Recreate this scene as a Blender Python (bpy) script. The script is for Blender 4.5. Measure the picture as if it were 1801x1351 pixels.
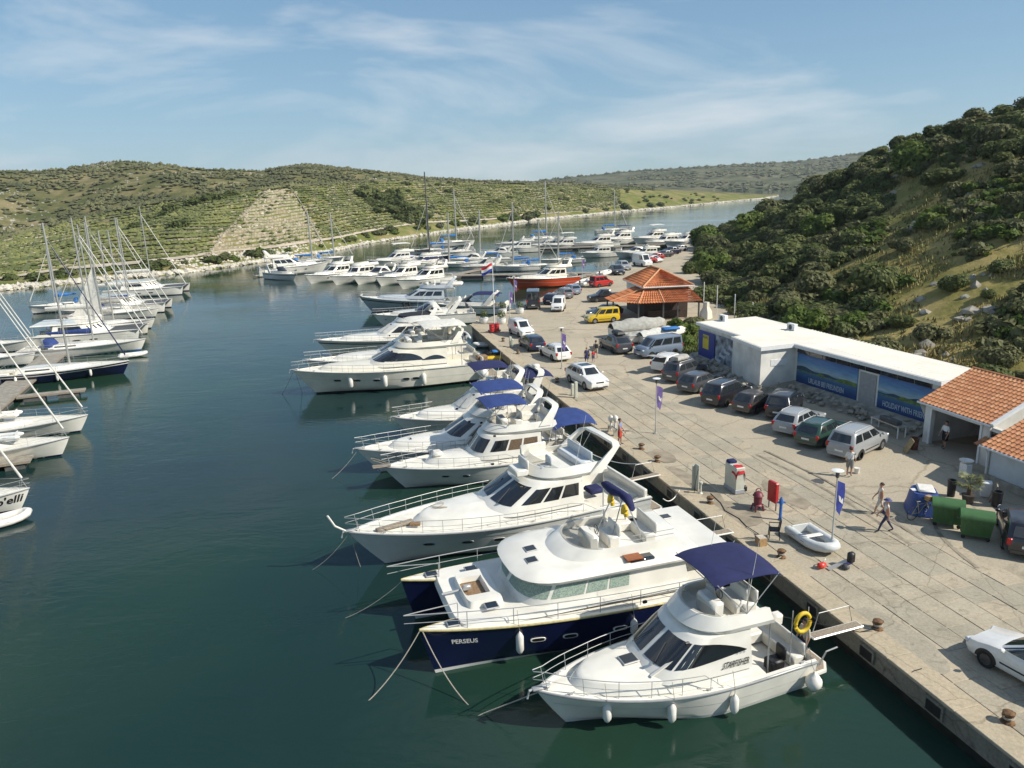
import bpy, math, random
import numpy as np
from mathutils import Vector, Matrix, noise
rnd = random.Random(7)
R = math.radians
scene = bpy.context.scene
for o in list(bpy.data.objects): bpy.data.objects.remove(o)
COL = scene.collection
# ------------------------------------------------------------------ camera
F, CX, CY, CZ = 1330.0, 900.5, 675.5, 17.6
PITCH, ROLL = math.atan(345.5 / 1330), R(1.7)
fw = np.array([0, math.cos(PITCH), -math.sin(PITCH)]); rt = np.array([1.0, 0, 0]); upv = np.cross(rt, fw)
r2 = rt * math.cos(ROLL) - upv * math.sin(ROLL); u2 = upv * math.cos(ROLL) + rt * math.sin(ROLL)
cd = bpy.data.cameras.new('camera'); cam = bpy.data.objects.new('camera', cd); COL.objects.link(cam)
cd.sensor_width = 36; cd.lens = 36 * F / 1801; cd.clip_start = 0.5; cd.clip_end = 9000
cam.matrix_world = Matrix(((r2[0], u2[0], -fw[0], 0), (r2[1], u2[1], -fw[1], 0), (r2[2], u2[2], -fw[2], CZ), (0, 0, 0, 1)))
scene.camera = cam
def ray(x, y): return fw + r2 * ((x - CX) / F) - u2 * ((y - CY) / F)
def P(x, y, z=1.1):
    d = ray(x, y); t = (z - CZ) / d[2]; return Vector((d[0] * t, d[1] * t, z))
def PY(x, y, Y):
    d = ray(x, y); t = Y / d[1]; return Vector((d[0] * t, Y, CZ + d[2] * t))
# quay frame: s along the quay (away from the camera), t inland
OX, OY = 10.2, 34.0
UX, UY, VX, VY = -.255, .967, .967, .255
QYAW = math.atan2(UY, UX)
def W(s, t, z=1.1): return Vector((OX + UX * s + VX * t, OY + UY * s + VY * t, z))
def ST(p):
    dx, dy = p[0] - OX, p[1] - OY; return (dx * UX + dy * UY, dx * VX + dy * VY)
# ------------------------------------------------------------------ sky, sun, exposure
SUN_EL, SUN_AZ = R(40), math.atan2(.95, -.33)      # azimuth from +Y towards +X
wd = bpy.data.worlds.new('World'); scene.world = wd; wd.use_nodes = True
nt = wd.node_tree; nt.nodes.clear()
def N(tree, typ, **kw):
    n = tree.nodes.new(typ)
    for k, v in kw.items():
        if hasattr(n, k): setattr(n, k, v)
    return n
out = N(nt, 'ShaderNodeOutputWorld'); bg = N(nt, 'ShaderNodeBackground'); bg.inputs[1].default_value = .128
sky = N(nt, 'ShaderNodeTexSky', sky_type='NISHITA', sun_disc=False, sun_elevation=SUN_EL, sun_rotation=SUN_AZ,
        air_density=1.0, dust_density=.25, ozone_density=3.5, altitude=900)
tc = N(nt, 'ShaderNodeTexCoord'); mp = N(nt, 'ShaderNodeMapping'); mp.inputs['Scale'].default_value = (1.1, 1.1, 4.6); mp.inputs['Location'].default_value = (9.2, 6.6, 1.7)
mp.inputs['Rotation'].default_value = (0.0, R(-9), R(20))
nz = N(nt, 'ShaderNodeTexNoise'); nz.inputs['Scale'].default_value = 1.9; nz.inputs['Detail'].default_value = 9; nz.inputs['Roughness'].default_value = .56
nz.inputs['Distortion'].default_value = .5
cr = N(nt, 'ShaderNodeValToRGB'); cr.color_ramp.elements[0].position = .50; cr.color_ramp.elements[1].position = .78
cr.color_ramp.elements[1].color = (.95, .95, .95, 1); cr.color_ramp.elements[0].color = (.04, .04, .04, 1)
mx = N(nt, 'ShaderNodeMixRGB'); mx.inputs[2].default_value = (4.3, 4.45, 4.55, 1)
nt.links.new(tc.outputs['Generated'], mp.inputs[0]); nt.links.new(mp.outputs[0], nz.inputs[0]); nt.links.new(nz.outputs[0], cr.inputs[0])
nt.links.new(cr.outputs[0], mx.inputs[0]); k1 = N(nt, 'ShaderNodeVectorMath', operation='MULTIPLY_ADD'); k1.inputs[1].default_value = (.16,) * 3; k1.inputs[2].default_value = (1,) * 3; k2 = N(nt, 'ShaderNodeVectorMath', operation='DIVIDE')
nt.links.new(sky.outputs[0], k1.inputs[0]); nt.links.new(sky.outputs[0], k2.inputs[0]); nt.links.new(k1.outputs[0], k2.inputs[1])
tn = N(nt, 'ShaderNodeMixRGB', blend_type='MULTIPLY'); tn.inputs[0].default_value = 1; tn.inputs[2].default_value = (.70, .92, 1.06, 1); nt.links.new(k2.outputs[0], tn.inputs[1]); nt.links.new(tn.outputs[0], mx.inputs[1]); nt.links.new(mx.outputs[0], bg.inputs[0]); nt.links.new(bg.outputs[0], out.inputs[0])
sd = bpy.data.lights.new('sun', 'SUN'); sd.energy = 3.9; sd.angle = R(.55); sd.color = (1, .945, .845)
sun = bpy.data.objects.new('sun', sd); COL.objects.link(sun)
sdir = Vector((math.sin(SUN_AZ) * math.cos(SUN_EL), math.cos(SUN_AZ) * math.cos(SUN_EL), math.sin(SUN_EL)))
sun.rotation_euler = sdir.to_track_quat('Z', 'Y').to_euler(); sun.location = (60, -30, 80)
scene.view_settings.view_transform = 'Standard'; scene.view_settings.look = 'None'
scene.view_settings.exposure = 0.62; scene.view_settings.gamma = 1.0; scene.view_settings.use_curve_mapping = False
# ------------------------------------------------------------------ materials
MATS = {}
def mat(name, col, rough=.5, metal=0.0, var=.12, scale=6.0, bump=0.0, bscale=40.0, spec=.5, coat=0.0, trans=0.0, col2=None, detail=4.0, alpha=1.0):
    if name in MATS: return MATS[name]
    m = bpy.data.materials.new(name); m.use_nodes = True; t = m.node_tree; b = t.nodes['Principled BSDF']
    b.inputs['Roughness'].default_value = rough; b.inputs['Metallic'].default_value = metal
    b.inputs['Specular IOR Level'].default_value = spec; b.inputs['Coat Weight'].default_value = coat; b.inputs['Alpha'].default_value = alpha
    b.inputs['Transmission Weight'].default_value = trans
    c = tuple(col) + (1,)
    if var > 0 or col2:
        co = N(t, 'ShaderNodeTexCoord'); n = N(t, 'ShaderNodeTexNoise'); n.inputs['Scale'].default_value = scale; n.inputs['Detail'].default_value = detail
        r_ = N(t, 'ShaderNodeValToRGB'); r_.color_ramp.elements[0].position = .35; r_.color_ramp.elements[1].position = .65
        a = tuple(x * (1 - var) for x in col) + (1,); e = tuple(col2) + (1,) if col2 else tuple(min(1, x * (1 + var)) for x in col) + (1,)
        r_.color_ramp.elements[0].color = a; r_.color_ramp.elements[1].color = e
        t.links.new(co.outputs['Object'], n.inputs[0]); t.links.new(n.outputs[0], r_.inputs[0]); t.links.new(r_.outputs[0], b.inputs['Base Color'])
    else: b.inputs['Base Color'].default_value = c
    if bump > 0:
        co = N(t, 'ShaderNodeTexCoord'); n2 = N(t, 'ShaderNodeTexNoise'); n2.inputs['Scale'].default_value = bscale; n2.inputs['Detail'].default_value = 5
        bm = N(t, 'ShaderNodeBump'); bm.inputs['Strength'].default_value = bump; bm.inputs['Distance'].default_value = .02
        t.links.new(co.outputs['Object'], n2.inputs[0]); t.links.new(n2.outputs[0], bm.inputs['Height']); t.links.new(bm.outputs[0], b.inputs['Normal'])
    MATS[name] = m; return m
M_WHITE = mat('gelcoat_white', (.73, .70, .62), .16, var=.08, scale=.9, coat=.3)
M_CREAM = mat('gelcoat_cream', (.70, .66, .55), .3, var=.06, scale=1.2, coat=.3)
M_HGREY = mat('hull_grey', (.57, .57, .53), .3, var=.06, scale=1.0, coat=.3)
M_SILV = mat('hull_silver', (.36, .40, .42), .25, var=.05, scale=1.0, coat=.4)
M_NAVY = mat('hull_navy', (.005, .008, .036), .22, var=.1, scale=1.0, coat=.5)
M_DECK = mat('deck_nonskid', (.70, .67, .58), .65, var=.07, scale=3, bump=.15, bscale=120)
M_GLASS = mat('tinted_glass', (.012, .014, .016), .06, var=0, spec=.8, coat=.5)
M_CLEAR = mat('smoked_acrylic', (.16, .17, .15), .1, var=0, spec=.6, alpha=.45)
M_STEEL = mat('stainless_steel', (.40, .40, .39), .5, .3, var=.05)
M_ALU = mat('mast_aluminium', (.52, .50, .45), .38, .6, var=.06, scale=2)
M_TEAK = mat('teak', (.22, .13, .065), .6, var=.3, scale=18, col2=(.30, .19, .10))
M_TEAKG = mat('weathered_teak', (.27, .22, .16), .7, var=.25, scale=14)
M_CNAVY = mat('canvas_navy', (.012, .016, .075), .85, var=.15, scale=3, bump=.3, bscale=9)
M_CBLUE = mat('canvas_blue', (.02, .045, .17), .85, var=.15, scale=3, bump=.3, bscale=9)
M_CBLACK = mat('canvas_black', (.012, .012, .016), .85, var=.2, scale=3)
M_CTURQ = mat('canvas_turquoise', (.03, .16, .42), .8, var=.15, scale=3)
M_CMAR = mat('canvas_maroon', (.15, .012, .03), .85, var=.15, scale=3)
M_CWHITE = mat('canvas_white', (.62, .60, .54), .85, var=.1, scale=3, bump=.3, bscale=7)
M_CGREY = mat('canvas_grey', (.36, .35, .31), .9, var=.15, scale=3, bump=.5, bscale=5)
M_SEAT = mat('seat_vinyl', (.68, .65, .57), .5, var=.06, scale=3)
M_SEATB = mat('seat_vinyl_blue', (.52, .55, .57), .5, var=.06, scale=3)
M_RUB = mat('black_rubber', (.015, .015, .016), .7, var=.2)
M_FEND = mat('fender_vinyl', (.72, .69, .62), .4, var=.08, scale=4)
M_ROPE = mat('rope', (.34, .31, .25), .9, var=.25, scale=30)
M_YEL = mat('yellow_foam', (.62, .42, .02), .6, var=.12)
M_BLUEP = mat('blue_plastic', (.02, .10, .35), .5, var=.1)
M_ORANGE = mat('orange_plastic', (.65, .05, .01), .45, var=.12)
M_RED = mat('red_paint', (.42, .018, .02), .4, var=.12, scale=4)
M_CURT = mat('brown_curtain', (.13, .085, .05), .9, var=.35, scale=20)
M_CURTG = mat('pale_curtain', (.26, .33, .27), .8, var=.3, scale=20)
M_BLACK = mat('black_plastic', (.014, .014, .015), .5, var=.2)
M_DGREY = mat('dark_grey', (.07, .07, .07), .6, var=.2)
M_SKIN = mat('skin', (.42, .23, .15), .55, var=.08)
# ------------------------------------------------------------------ mesh builder
class MB:
    def __init__(s): s.v = []; s.f = []
    def add(s, vs, fs):
        o = len(s.v); s.v += [tuple(p) for p in vs]; s.f += [tuple(i + o for i in f) for f in fs]; return s
    def box(s, c, d, rz=0.0, ch=0.0, rot=None):
        cx, cy, cz = c; hx, hy, hz = d[0] / 2, d[1] / 2, d[2] / 2; vs = []; fs = []
        if ch <= 0:
            vs = [(x, y, z) for z in (-hz, hz) for y in (-hy, hy) for x in (-hx, hx)]
            fs = [(0, 2, 3, 1), (4, 5, 7, 6), (0, 1, 5, 4), (2, 6, 7, 3), (0, 4, 6, 2), (1, 3, 7, 5)]
        else:
            ch = min(ch, hx * .95, hy * .95, hz * .95); idx = {}
            for sx in (-1, 1):
                for sy in (-1, 1):
                    for sz in (-1, 1):
                        for a in range(3):
                            q = [sx * (hx - ch), sy * (hy - ch), sz * (hz - ch)]; q[a] = (sx * hx, sy * hy, sz * hz)[a]
                            idx[(sx, sy, sz, a)] = len(vs); vs.append(tuple(q))
            g = lambda *k: idx[k]
            for k in (-1, 1):
                fs.append(tuple([g(k, -1, -1, 0), g(k, 1, -1, 0), g(k, 1, 1, 0), g(k, -1, 1, 0)][::k]))
                fs.append(tuple([g(-1, k, -1, 1), g(-1, k, 1, 1), g(1, k, 1, 1), g(1, k, -1, 1)][::k]))
                fs.append(tuple([g(-1, -1, k, 2), g(1, -1, k, 2), g(1, 1, k, 2), g(-1, 1, k, 2)][::k]))
            for a in (-1, 1):
                for b in (-1, 1):
                    fs.append(tuple([g(a, b, -1, 0), g(a, b, -1, 1), g(a, b, 1, 1), g(a, b, 1, 0)][::a * b]))
                    fs.append(tuple([g(a, -1, b, 0), g(a, 1, b, 0), g(a, 1, b, 2), g(a, -1, b, 2)][::a * b]))
                    fs.append(tuple([g(-1, a, b, 1), g(-1, a, b, 2), g(1, a, b, 2), g(1, a, b, 1)][::a * b]))
                    for c3 in (-1, 1): fs.append(tuple([g(a, b, c3, 0), g(a, b, c3, 1), g(a, b, c3, 2)][::a * b * c3]))
        m = rot if rot is not None else Matrix.Rotation(rz, 3, 'Z')
        vs = [tuple(m @ Vector(p) + Vector(c)) for p in vs]; return s.add(vs, fs)
    def loft(s, rings, closed=True, capa=False, capb=False):
        n = len(rings[0]); vs = [p for r_ in rings for p in r_]; fs = []
        for a in range(len(rings) - 1):
            for i in range(n if closed else n - 1):
                j = (i + 1) % n; fs.append((a * n + i, a * n + j, (a + 1) * n + j, (a + 1) * n + i))
        if capa: fs.append(tuple(range(n))[::-1])
        if capb: o = (len(rings) - 1) * n; fs.append(tuple(range(o, o + n)))
        return s.add(vs, fs)
    def tube(s, pts, r, n=6, cap=True, r1=None):
        pts = [Vector(p) for p in pts]; rings = []
        for k, p in enumerate(pts):
            d = (pts[min(k + 1, len(pts) - 1)] - pts[max(k - 1, 0)])
            d = d.normalized() if d.length > 1e-9 else Vector((0, 0, 1))
            a = d.orthogonal().normalized() if abs(d.z) > .95 else d.cross(Vector((0, 0, 1))).normalized()
            b = d.cross(a); rr = r if r1 is None else r + (r1 - r) * k / max(1, len(pts) - 1)
            rings.append([p + a * (rr * math.cos(2 * math.pi * i / n)) + b * (rr * math.sin(2 * math.pi * i / n)) for i in range(n)])
        return s.loft(rings, True, cap, cap)
    def band(s, pts, w, h, wdir=None):
        """rectangular section swept along pts; w along wdir, h across"""
        rings = []; pts = [Vector(p) for p in pts]; wd = Vector(wdir or (1, 0, 0))
        for k, p in enumerate(pts):
            d = (pts[min(k + 1, len(pts) - 1)] - pts[max(k - 1, 0)]).normalized(); b = d.cross(wd).normalized()
            ww = w[k] if isinstance(w, (list, tuple)) else w
            rings.append([p + wd * (ww / 2) + b * (h / 2), p - wd * (ww / 2) + b * (h / 2), p - wd * (ww / 2) - b * (h / 2), p + wd * (ww / 2) - b * (h / 2)])
        return s.loft(rings, True, True, True)
    def lathe(s, prof, c=(0, 0, 0), n=14, axis='z'):
        rings = []
        for r_, h in prof:
            rg = []
            for i in range(n):
                a = 2 * math.pi * i / n; x, y = r_ * math.cos(a), r_ * math.sin(a)
                q = (x, y, h) if axis == 'z' else ((h, x, y) if axis == 'x' else (y, h, x)); rg.append((c[0] + q[0], c[1] + q[1], c[2] + q[2]))
            rings.append(rg)
        return s.loft(rings, True, prof[0][0] > 1e-6, prof[-1][0] > 1e-6)
    def ball(s, c, r, n=10, m=6, sq=(1, 1, 1)):
        return s.lathe([(max(1e-7, r * math.sin(math.pi * k / m)) * sq[0], -r * math.cos(math.pi * k / m) * sq[2]) for k in range(m + 1)], c, n)
    def grid(s, rows, flip=False):
        n = len(rows[0]); fs = []
        for a in range(len(rows) - 1):
            for i in range(n - 1):
                f = (a * n + i, a * n + i + 1, (a + 1) * n + i + 1, (a + 1) * n + i); fs.append(f[::-1] if flip else f)
        return s.add([p for r_ in rows for p in r_], fs)
    def sheet(s, rows, th):
        """grid with thickness th downwards"""
        n = len(rows[0]); m = len(rows); s.grid(rows)
        low = [[(p[0], p[1], p[2] - th) for p in r_] for r_ in rows]; s.grid(low, True)
        def edge(A, B): s.grid([A, B])
        edge(low[0], rows[0]); edge(rows[-1], low[-1]); edge([r_[0] for r_ in rows], [r_[0] for r_ in low]); edge([r_[-1] for r_ in low], [r_[-1] for r_ in rows]); return s
    def prism(s, poly, z0, z1):
        n = len(poly); return s.loft([[(p[0], p[1], z0) for p in poly], [(p[0], p[1], z1) for p in poly]], True, True, True)
    def build(s, name, m=None, parent=None, smooth=35, loc=None, rz=0.0):
        me = bpy.data.meshes.new(name); me.from_pydata(s.v, [], s.f); me.validate()
        if m:
            for q in (m if isinstance(m, (list, tuple)) else [m]): me.materials.append(q)
        if smooth:
            me.polygons.foreach_set('use_smooth', [True] * len(me.polygons)); me.set_sharp_from_angle(angle=R(smooth))
        o = bpy.data.objects.new(name, me); COL.objects.link(o)
        if parent: o.parent = parent
        if loc is not None: o.location = loc
        if rz: o.rotation_euler = (0, 0, rz)
        return o
def tag(o, label=None, cat=None, group=None, kind=None):
    if label: o['label'] = label
    if cat: o['category'] = cat
    if group: o['group'] = group
    if kind: o['kind'] = kind
    return o
def thing(name, label, cat, loc=(0, 0, 0), rz=0.0, group=None):
    o = bpy.data.objects.new(name, None); COL.objects.link(o); o.location = loc; o.rotation_euler = (0, 0, rz); o.empty_display_size = .3
    return tag(o, label, cat, group)
CH = {}
def copy_tree(o, loc=None, rz=None, label=None, group=None, scale=None, top=True):
    c = o.copy(); COL.objects.link(c)
    if top:
        if loc is not None: c.location = loc
        if rz is not None: c.rotation_euler = (0, 0, rz)
        if scale is not None: c.scale = scale if isinstance(scale, (tuple, list)) else (scale,) * 3
        if label: c['label'] = label
        if group: c['group'] = group
    for ch in o.children:
        k = copy_tree(ch, top=False); k.parent = c
    return c
def inst(o, name, loc, rz=0.0, parent=None, scale=None):
    c = bpy.data.objects.new(name, o.data); COL.objects.link(c); c.location = loc; c.rotation_euler = (0, 0, rz)
    if parent: c.parent = parent
    if scale: c.scale = scale
    return c
def struct(o): o['kind'] = 'structure'; return o
def stuff(o, label=None, cat=None): return tag(o, label, cat, None, 'stuff')
def lerp(a, b, t): return a + (b - a) * t
def sm(t): t = max(0, min(1, t)); return t * t * (3 - 2 * t)
def interp(x, pts):
    if x <= pts[0][0]: return pts[0][1]
    for (a, b), (c, d) in zip(pts, pts[1:]):
        if x <= c: return b + (d - b) * (x - a) / (c - a)
    return pts[-1][1]
def text_mesh(name, body, size, m, parent, mw, extr=.004, shear=0.0, xscale=1.0, bold=0.0):
    cu = bpy.data.curves.new('lettering', 'FONT'); cu.body = body; cu.size = size; cu.extrude = extr; cu.align_x = 'CENTER'; cu.align_y = 'CENTER'; cu.shear = shear; cu.offset = bold
    cu.resolution_u = 3
    o = bpy.data.objects.new('lettering', cu); COL.objects.link(o); dg = bpy.context.evaluated_depsgraph_get()
    me = bpy.data.meshes.new_from_object(o.evaluated_get(dg)); bpy.data.objects.remove(o); bpy.data.curves.remove(cu)
    me.materials.clear(); me.materials.append(m); me.transform(Matrix.Diagonal((xscale, 1, 1, 1)))
    q = bpy.data.objects.new(name, me); COL.objects.link(q); q.parent = parent; q.matrix_local = mw; return q
def frame(loc, xdir, ydir):
    x = Vector(xdir).normalized(); y = Vector(ydir); y = (y - x * y.dot(x)).normalized(); z = x.cross(y)
    return Matrix(((x.x, y.x, z.x, loc[0]), (x.y, y.y, z.y, loc[1]), (x.z, y.z, z.z, loc[2]), (0, 0, 0, 1)))
# ================================================================== water, hills
def node_mat(name): 
    m = bpy.data.materials.new(name); m.use_nodes = True; return m, m.node_tree, m.node_tree.nodes['Principled BSDF']
m, t, b = node_mat('sea_water')
b.inputs['Base Color'].default_value = (.006, .030, .034, 1); b.inputs['Roughness'].default_value = .04; b.inputs['IOR'].default_value = 1.333
co = N(t, 'ShaderNodeTexCoord'); prev = None
mpn = N(t, 'ShaderNodeMapping'); mpn.inputs['Rotation'].default_value = (0, 0, R(35)); mpn.inputs['Scale'].default_value = (1, 1.9, 1); t.links.new(co.outputs['Object'], mpn.inputs[0])
for sc, st_, di, det in ((1.5, .20, .12, 6), (.22, .09, .35, 3)):
    n = N(t, 'ShaderNodeTexNoise'); n.inputs['Scale'].default_value = sc; n.inputs['Detail'].default_value = det; n.inputs['Roughness'].default_value = .55; n.inputs['Distortion'].default_value = .6
    bm = N(t, 'ShaderNodeBump'); bm.inputs['Strength'].default_value = st_; bm.inputs['Distance'].default_value = di
    t.links.new(mpn.outputs[0], n.inputs[0]); t.links.new(n.outputs[0], bm.inputs['Height'])
    if prev: t.links.new(prev.outputs[0], bm.inputs['Normal'])
    prev = bm
pt_ = N(t, 'ShaderNodeTexNoise'); pt_.inputs['Scale'].default_value = .03; pt_.inputs['Detail'].default_value = 4; pr_ = N(t, 'ShaderNodeMapRange'); pr_.inputs[1].default_value = .38; pr_.inputs[2].default_value = .62; pr_.inputs[3].default_value = .04; pr_.inputs[4].default_value = .16
t.links.new(mpn.outputs[0], pt_.inputs[0]); t.links.new(pt_.outputs[0], pr_.inputs[0])
for n_ in t.nodes:
    if n_.type == 'BUMP' and n_ is not prev: t.links.new(pr_.outputs[0], n_.inputs['Strength'])
t.links.new(prev.outputs[0], b.inputs['Normal'])
# greener, clearer shallows in places
n = N(t, 'ShaderNodeTexNoise'); n.inputs['Scale'].default_value = .035; n.inputs['Detail'].default_value = 3
rp = N(t, 'ShaderNodeValToRGB'); rp.color_ramp.elements[0].color = (.008, .026, .026, 1); rp.color_ramp.elements[1].color = (.015, .042, .022, 1)
rp.color_ramp.elements[0].position = .38; rp.color_ramp.elements[1].position = .62
t.links.new(co.outputs['Object'], n.inputs[0]); t.links.new(n.outputs[0], rp.inputs[0]); t.links.new(rp.outputs[0], b.inputs['Base Color'])
M_WATER = m
struct(MB().add([(-3000, -60, 0), (3400, -60, 0), (3400, 3000, 0), (-3000, 3000, 0)], [(0, 1, 2, 3)]).build('water', M_WATER, smooth=0))

def terrain_mat(name, cols, scale, rockpos=.62, bump=.6):
    m, t, b = node_mat(name); b.inputs['Roughness'].default_value = .95; b.inputs['Specular IOR Level'].default_value = .1
    co = N(t, 'ShaderNodeTexCoord')
    def nz(s, d=6, dist=0): 
        n = N(t, 'ShaderNodeTexNoise'); n.inputs['Scale'].default_value = s; n.inputs['Detail'].default_value = d; n.inputs['Distortion'].default_value = dist; n.inputs['Roughness'].default_value = .62
        t.links.new(co.outputs['Object'], n.inputs[0]); return n
    a = nz(scale, 8); rp = N(t, 'ShaderNodeValToRGB'); rp.color_ramp.elements[0].position = .36; rp.color_ramp.elements[1].position = .60
    rp.color_ramp.elements[0].color = cols[0] + (1,); rp.color_ramp.elements[1].color = cols[1] + (1,); e = rp.color_ramp.elements.new(.48); e.color = cols[2] + (1,)
    t.links.new(a.outputs[0], rp.inputs[0])
    k = nz(scale * 3.3, 8, .4); r3 = N(t, 'ShaderNodeValToRGB'); r3.color_ramp.elements[0].position = rockpos; r3.color_ramp.elements[1].position = rockpos + .07
    t.links.new(k.outputs[0], r3.inputs[0]); mx = N(t, 'ShaderNodeMixRGB'); mx.inputs[2].default_value = cols[3] + (1,)
    t.links.new(r3.outputs[0], mx.inputs[0]); t.links.new(rp.outputs[0], mx.inputs[1]); t.links.new(mx.outputs[0], b.inputs['Base Color'])
    bp = N(t, 'ShaderNodeBump'); bp.inputs['Strength'].default_value = bump; bp.inputs['Distance'].default_value = .25 / scale * .1
    f = nz(scale * 6, 8); t.links.new(f.outputs[0], bp.inputs['Height']); t.links.new(bp.outputs[0], b.inputs['Normal']); return m
M_TERR = terrain_mat('terraced_soil', ((.10, .125, .028), (.24, .20, .09), (.15, .16, .045), (.34, .30, .22)), .10, .66)
M_REAR = terrain_mat('scrub_hill', ((.075, .088, .032), (.22, .185, .095), (.13, .125, .05), (.38, .35, .29)), .05, .62)
M_FAR = terrain_mat('far_scrub', ((.045, .062, .030), (.14, .135, .075), (.08, .088, .042), (.36, .35, .31)), .018, .62)
M_RH = terrain_mat('dry_grass_hill', ((.14, .145, .04), (.36, .28, .11), (.25, .21, .07), (.42, .39, .33)), .16, .66, 1.0)
def cinterp(cols, n):
    """cols: list of columns, each a list of Vectors; resample smoothly to n per span"""
    res = []
    for i in range(len(cols) - 1):
        a, b_, c, d = cols[max(0, i - 1)], cols[i], cols[i + 1], cols[min(len(cols) - 1, i + 2)]
        for k in range(n):
            t = k / n; res.append([p1 * (1 - t) + p2 * t if True else None for p1, p2 in zip(b_, c)])
    res.append(cols[-1]); return res
skyl = [(-400, 318), (0, 304), (67, 304), (117, 298), (217, 285), (283, 292), (366, 303), (466, 303), (533, 292), (566, 293), (638, 301), (743, 314), (860, 321), (1000, 325), (1064, 328), (1162, 333), (1260, 337), (1372, 343.5)]
coast = [(-700, 600), (-400, 560), (0, 511.5), (177, 495), (320, 481.5), (473, 460), (600, 440), (638, 430.6), (720, 418), (790, 407), (860, 399), (942, 388), (1064, 375.7), (1162, 367), (1260, 357.4), (1340, 350), (1372, 344)]
fcrest = [(-400, 470), (0, 420), (117, 392), (200, 371), (300, 353), (400, 341), (500, 329), (600, 323), (700, 319), (860, 322), (1000, 326), (1372, 344)]
LCOL = []; NF = 26; NR = 22
for k in range(0, 131):
    x = -560 + k * (1368 + 560) / 130
    c = P(x, interp(x, coast), 0.0); ex = sm((x - 1100) / 270)
    yf = interp(x, fcrest); ys = interp(x, skyl)
    Yc = c.y; Yf = Yc + lerp(120, 20, ex) + 25 * math.sin(x * .011); Yr = Yf + lerp(260, 60, ex)
    if x > 640: ys2 = ys; yf = max(yf, ys + 3)
    f = PY(x, yf, Yf); r_ = PY(x, ys, Yr)
    f.z = max(f.z, .5 + 3 * (1 - ex)); r_.z = max(r_.z, .6)
    col = []
    d0 = (c - Vector((0, 0, 0))).normalized()
    col.append(Vector((c.x - d0.x * 6, c.y - d0.y * 6, -2.5)))
    for i in range(NF + 1):
        q = i / NF; p = c.lerp(f, q); zz = .15 + (f.z - .15) * (q ** .92)
        zz += (noise.noise(Vector((p.x * .02, p.y * .02, 1))) * 2.2 + noise.noise(Vector((p.x * .07, p.y * .07, 5))) * .7) * math.sin(math.pi * q) * (1 - ex)
        if i: zz = max(zz, .8)
        col.append(Vector((p.x, p.y, zz)))
    for i in range(1, NR + 1):
        q = i / NR; p = f.lerp(r_, q); dip = -.5 * math.sin(math.pi * min(1, q * 1.9)) * 10 * (1 - ex) if q < .526 else 0
        zz = lerp(f.z, r_.z, sm(q) ** 1.0) + dip * (1 if x < 640 else .3) + noise.noise(Vector((p.x * .012, p.y * .012, 9))) * 5 * math.sin(math.pi * q) * (1 - ex)
        zz += noise.noise(Vector((p.x * .05, p.y * .05, 3))) * 1.4 * (1 - ex)
        col.append(Vector((p.x, p.y, zz)))
    e = r_ + Vector((r_.x, r_.y, 0)).normalized() * lerp(200, 40, ex); e.z = lerp(6, -2, ex); col.append(e)
    LCOL.append(col)
hill = MB().grid(LCOL, True); ho = hill.build('hill', [M_TERR, M_REAR], smooth=60)
nper = len(LCOL[0]) - 1
ho.data.polygons.foreach_set('material_index', [0 if (i % nper) <= NF else 1 for i in range(len(ho.data.polygons))])
struct(ho)
def lpt(x, q):
    """point on the terraced slope: x photo column, q 0 coast..1 crest"""
    k = (x + 560) * 130 / 1928; i = int(max(0, min(129, k))); t = max(0, min(1, k - i)); r_ = 1 + max(0, min(NF - .001, q * NF)); j = int(r_); u = r_ - j
    a = LCOL[i][j].lerp(LCOL[i][j + 1], u); b_ = LCOL[i + 1][j].lerp(LCOL[i + 1][j + 1], u); return a.lerp(b_, t)
def lrear(x, q):
    k = (x + 560) * 130 / 1928; i = int(max(0, min(129, k))); t = max(0, min(1, k - i)); r_ = 1 + NF + max(0, min(NR - .001, q * NR)); j = int(r_); u = r_ - j
    a = LCOL[i][j].lerp(LCOL[i][j + 1], u); b_ = LCOL[i + 1][j].lerp(LCOL[i + 1][j + 1], u); return a.lerp(b_, t)
# far hills beyond the channel
fs_ = [(300, 345), (700, 335), (900, 323), (1000, 312), (1100, 302), (1200, 295), (1300, 289), (1400, 284), (1500, 271), (1560, 263), (1700, 262), (2000, 270), (2600, 280)]
FC = []
for k in range(90):
    x = 500 + k * 2000 / 89; c = PY(x, 330, 1420); c.z = 0; cr_ = PY(x, interp(x, fs_), 2100); col = [Vector((c.x * .99, c.y * .99, -3)), Vector((c.x, c.y, 0))]
    for i in range(1, 25):
        q = i / 24; p = c.lerp(cr_, q); z = cr_.z * (q ** .8) + (noise.noise(Vector((p.x * .006, p.y * .006, 2))) * 9 + noise.noise(Vector((p.x * .02, p.y * .02, 7))) * 4) * math.sin(math.pi * q); col.append(Vector((p.x, p.y, max(.5, z))))
    e = cr_ * 1.25; e.z = 0; col.append(e); FC.append(col)
struct(MB().grid(FC, True).build('far_hills', M_FAR, smooth=60))
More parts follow.
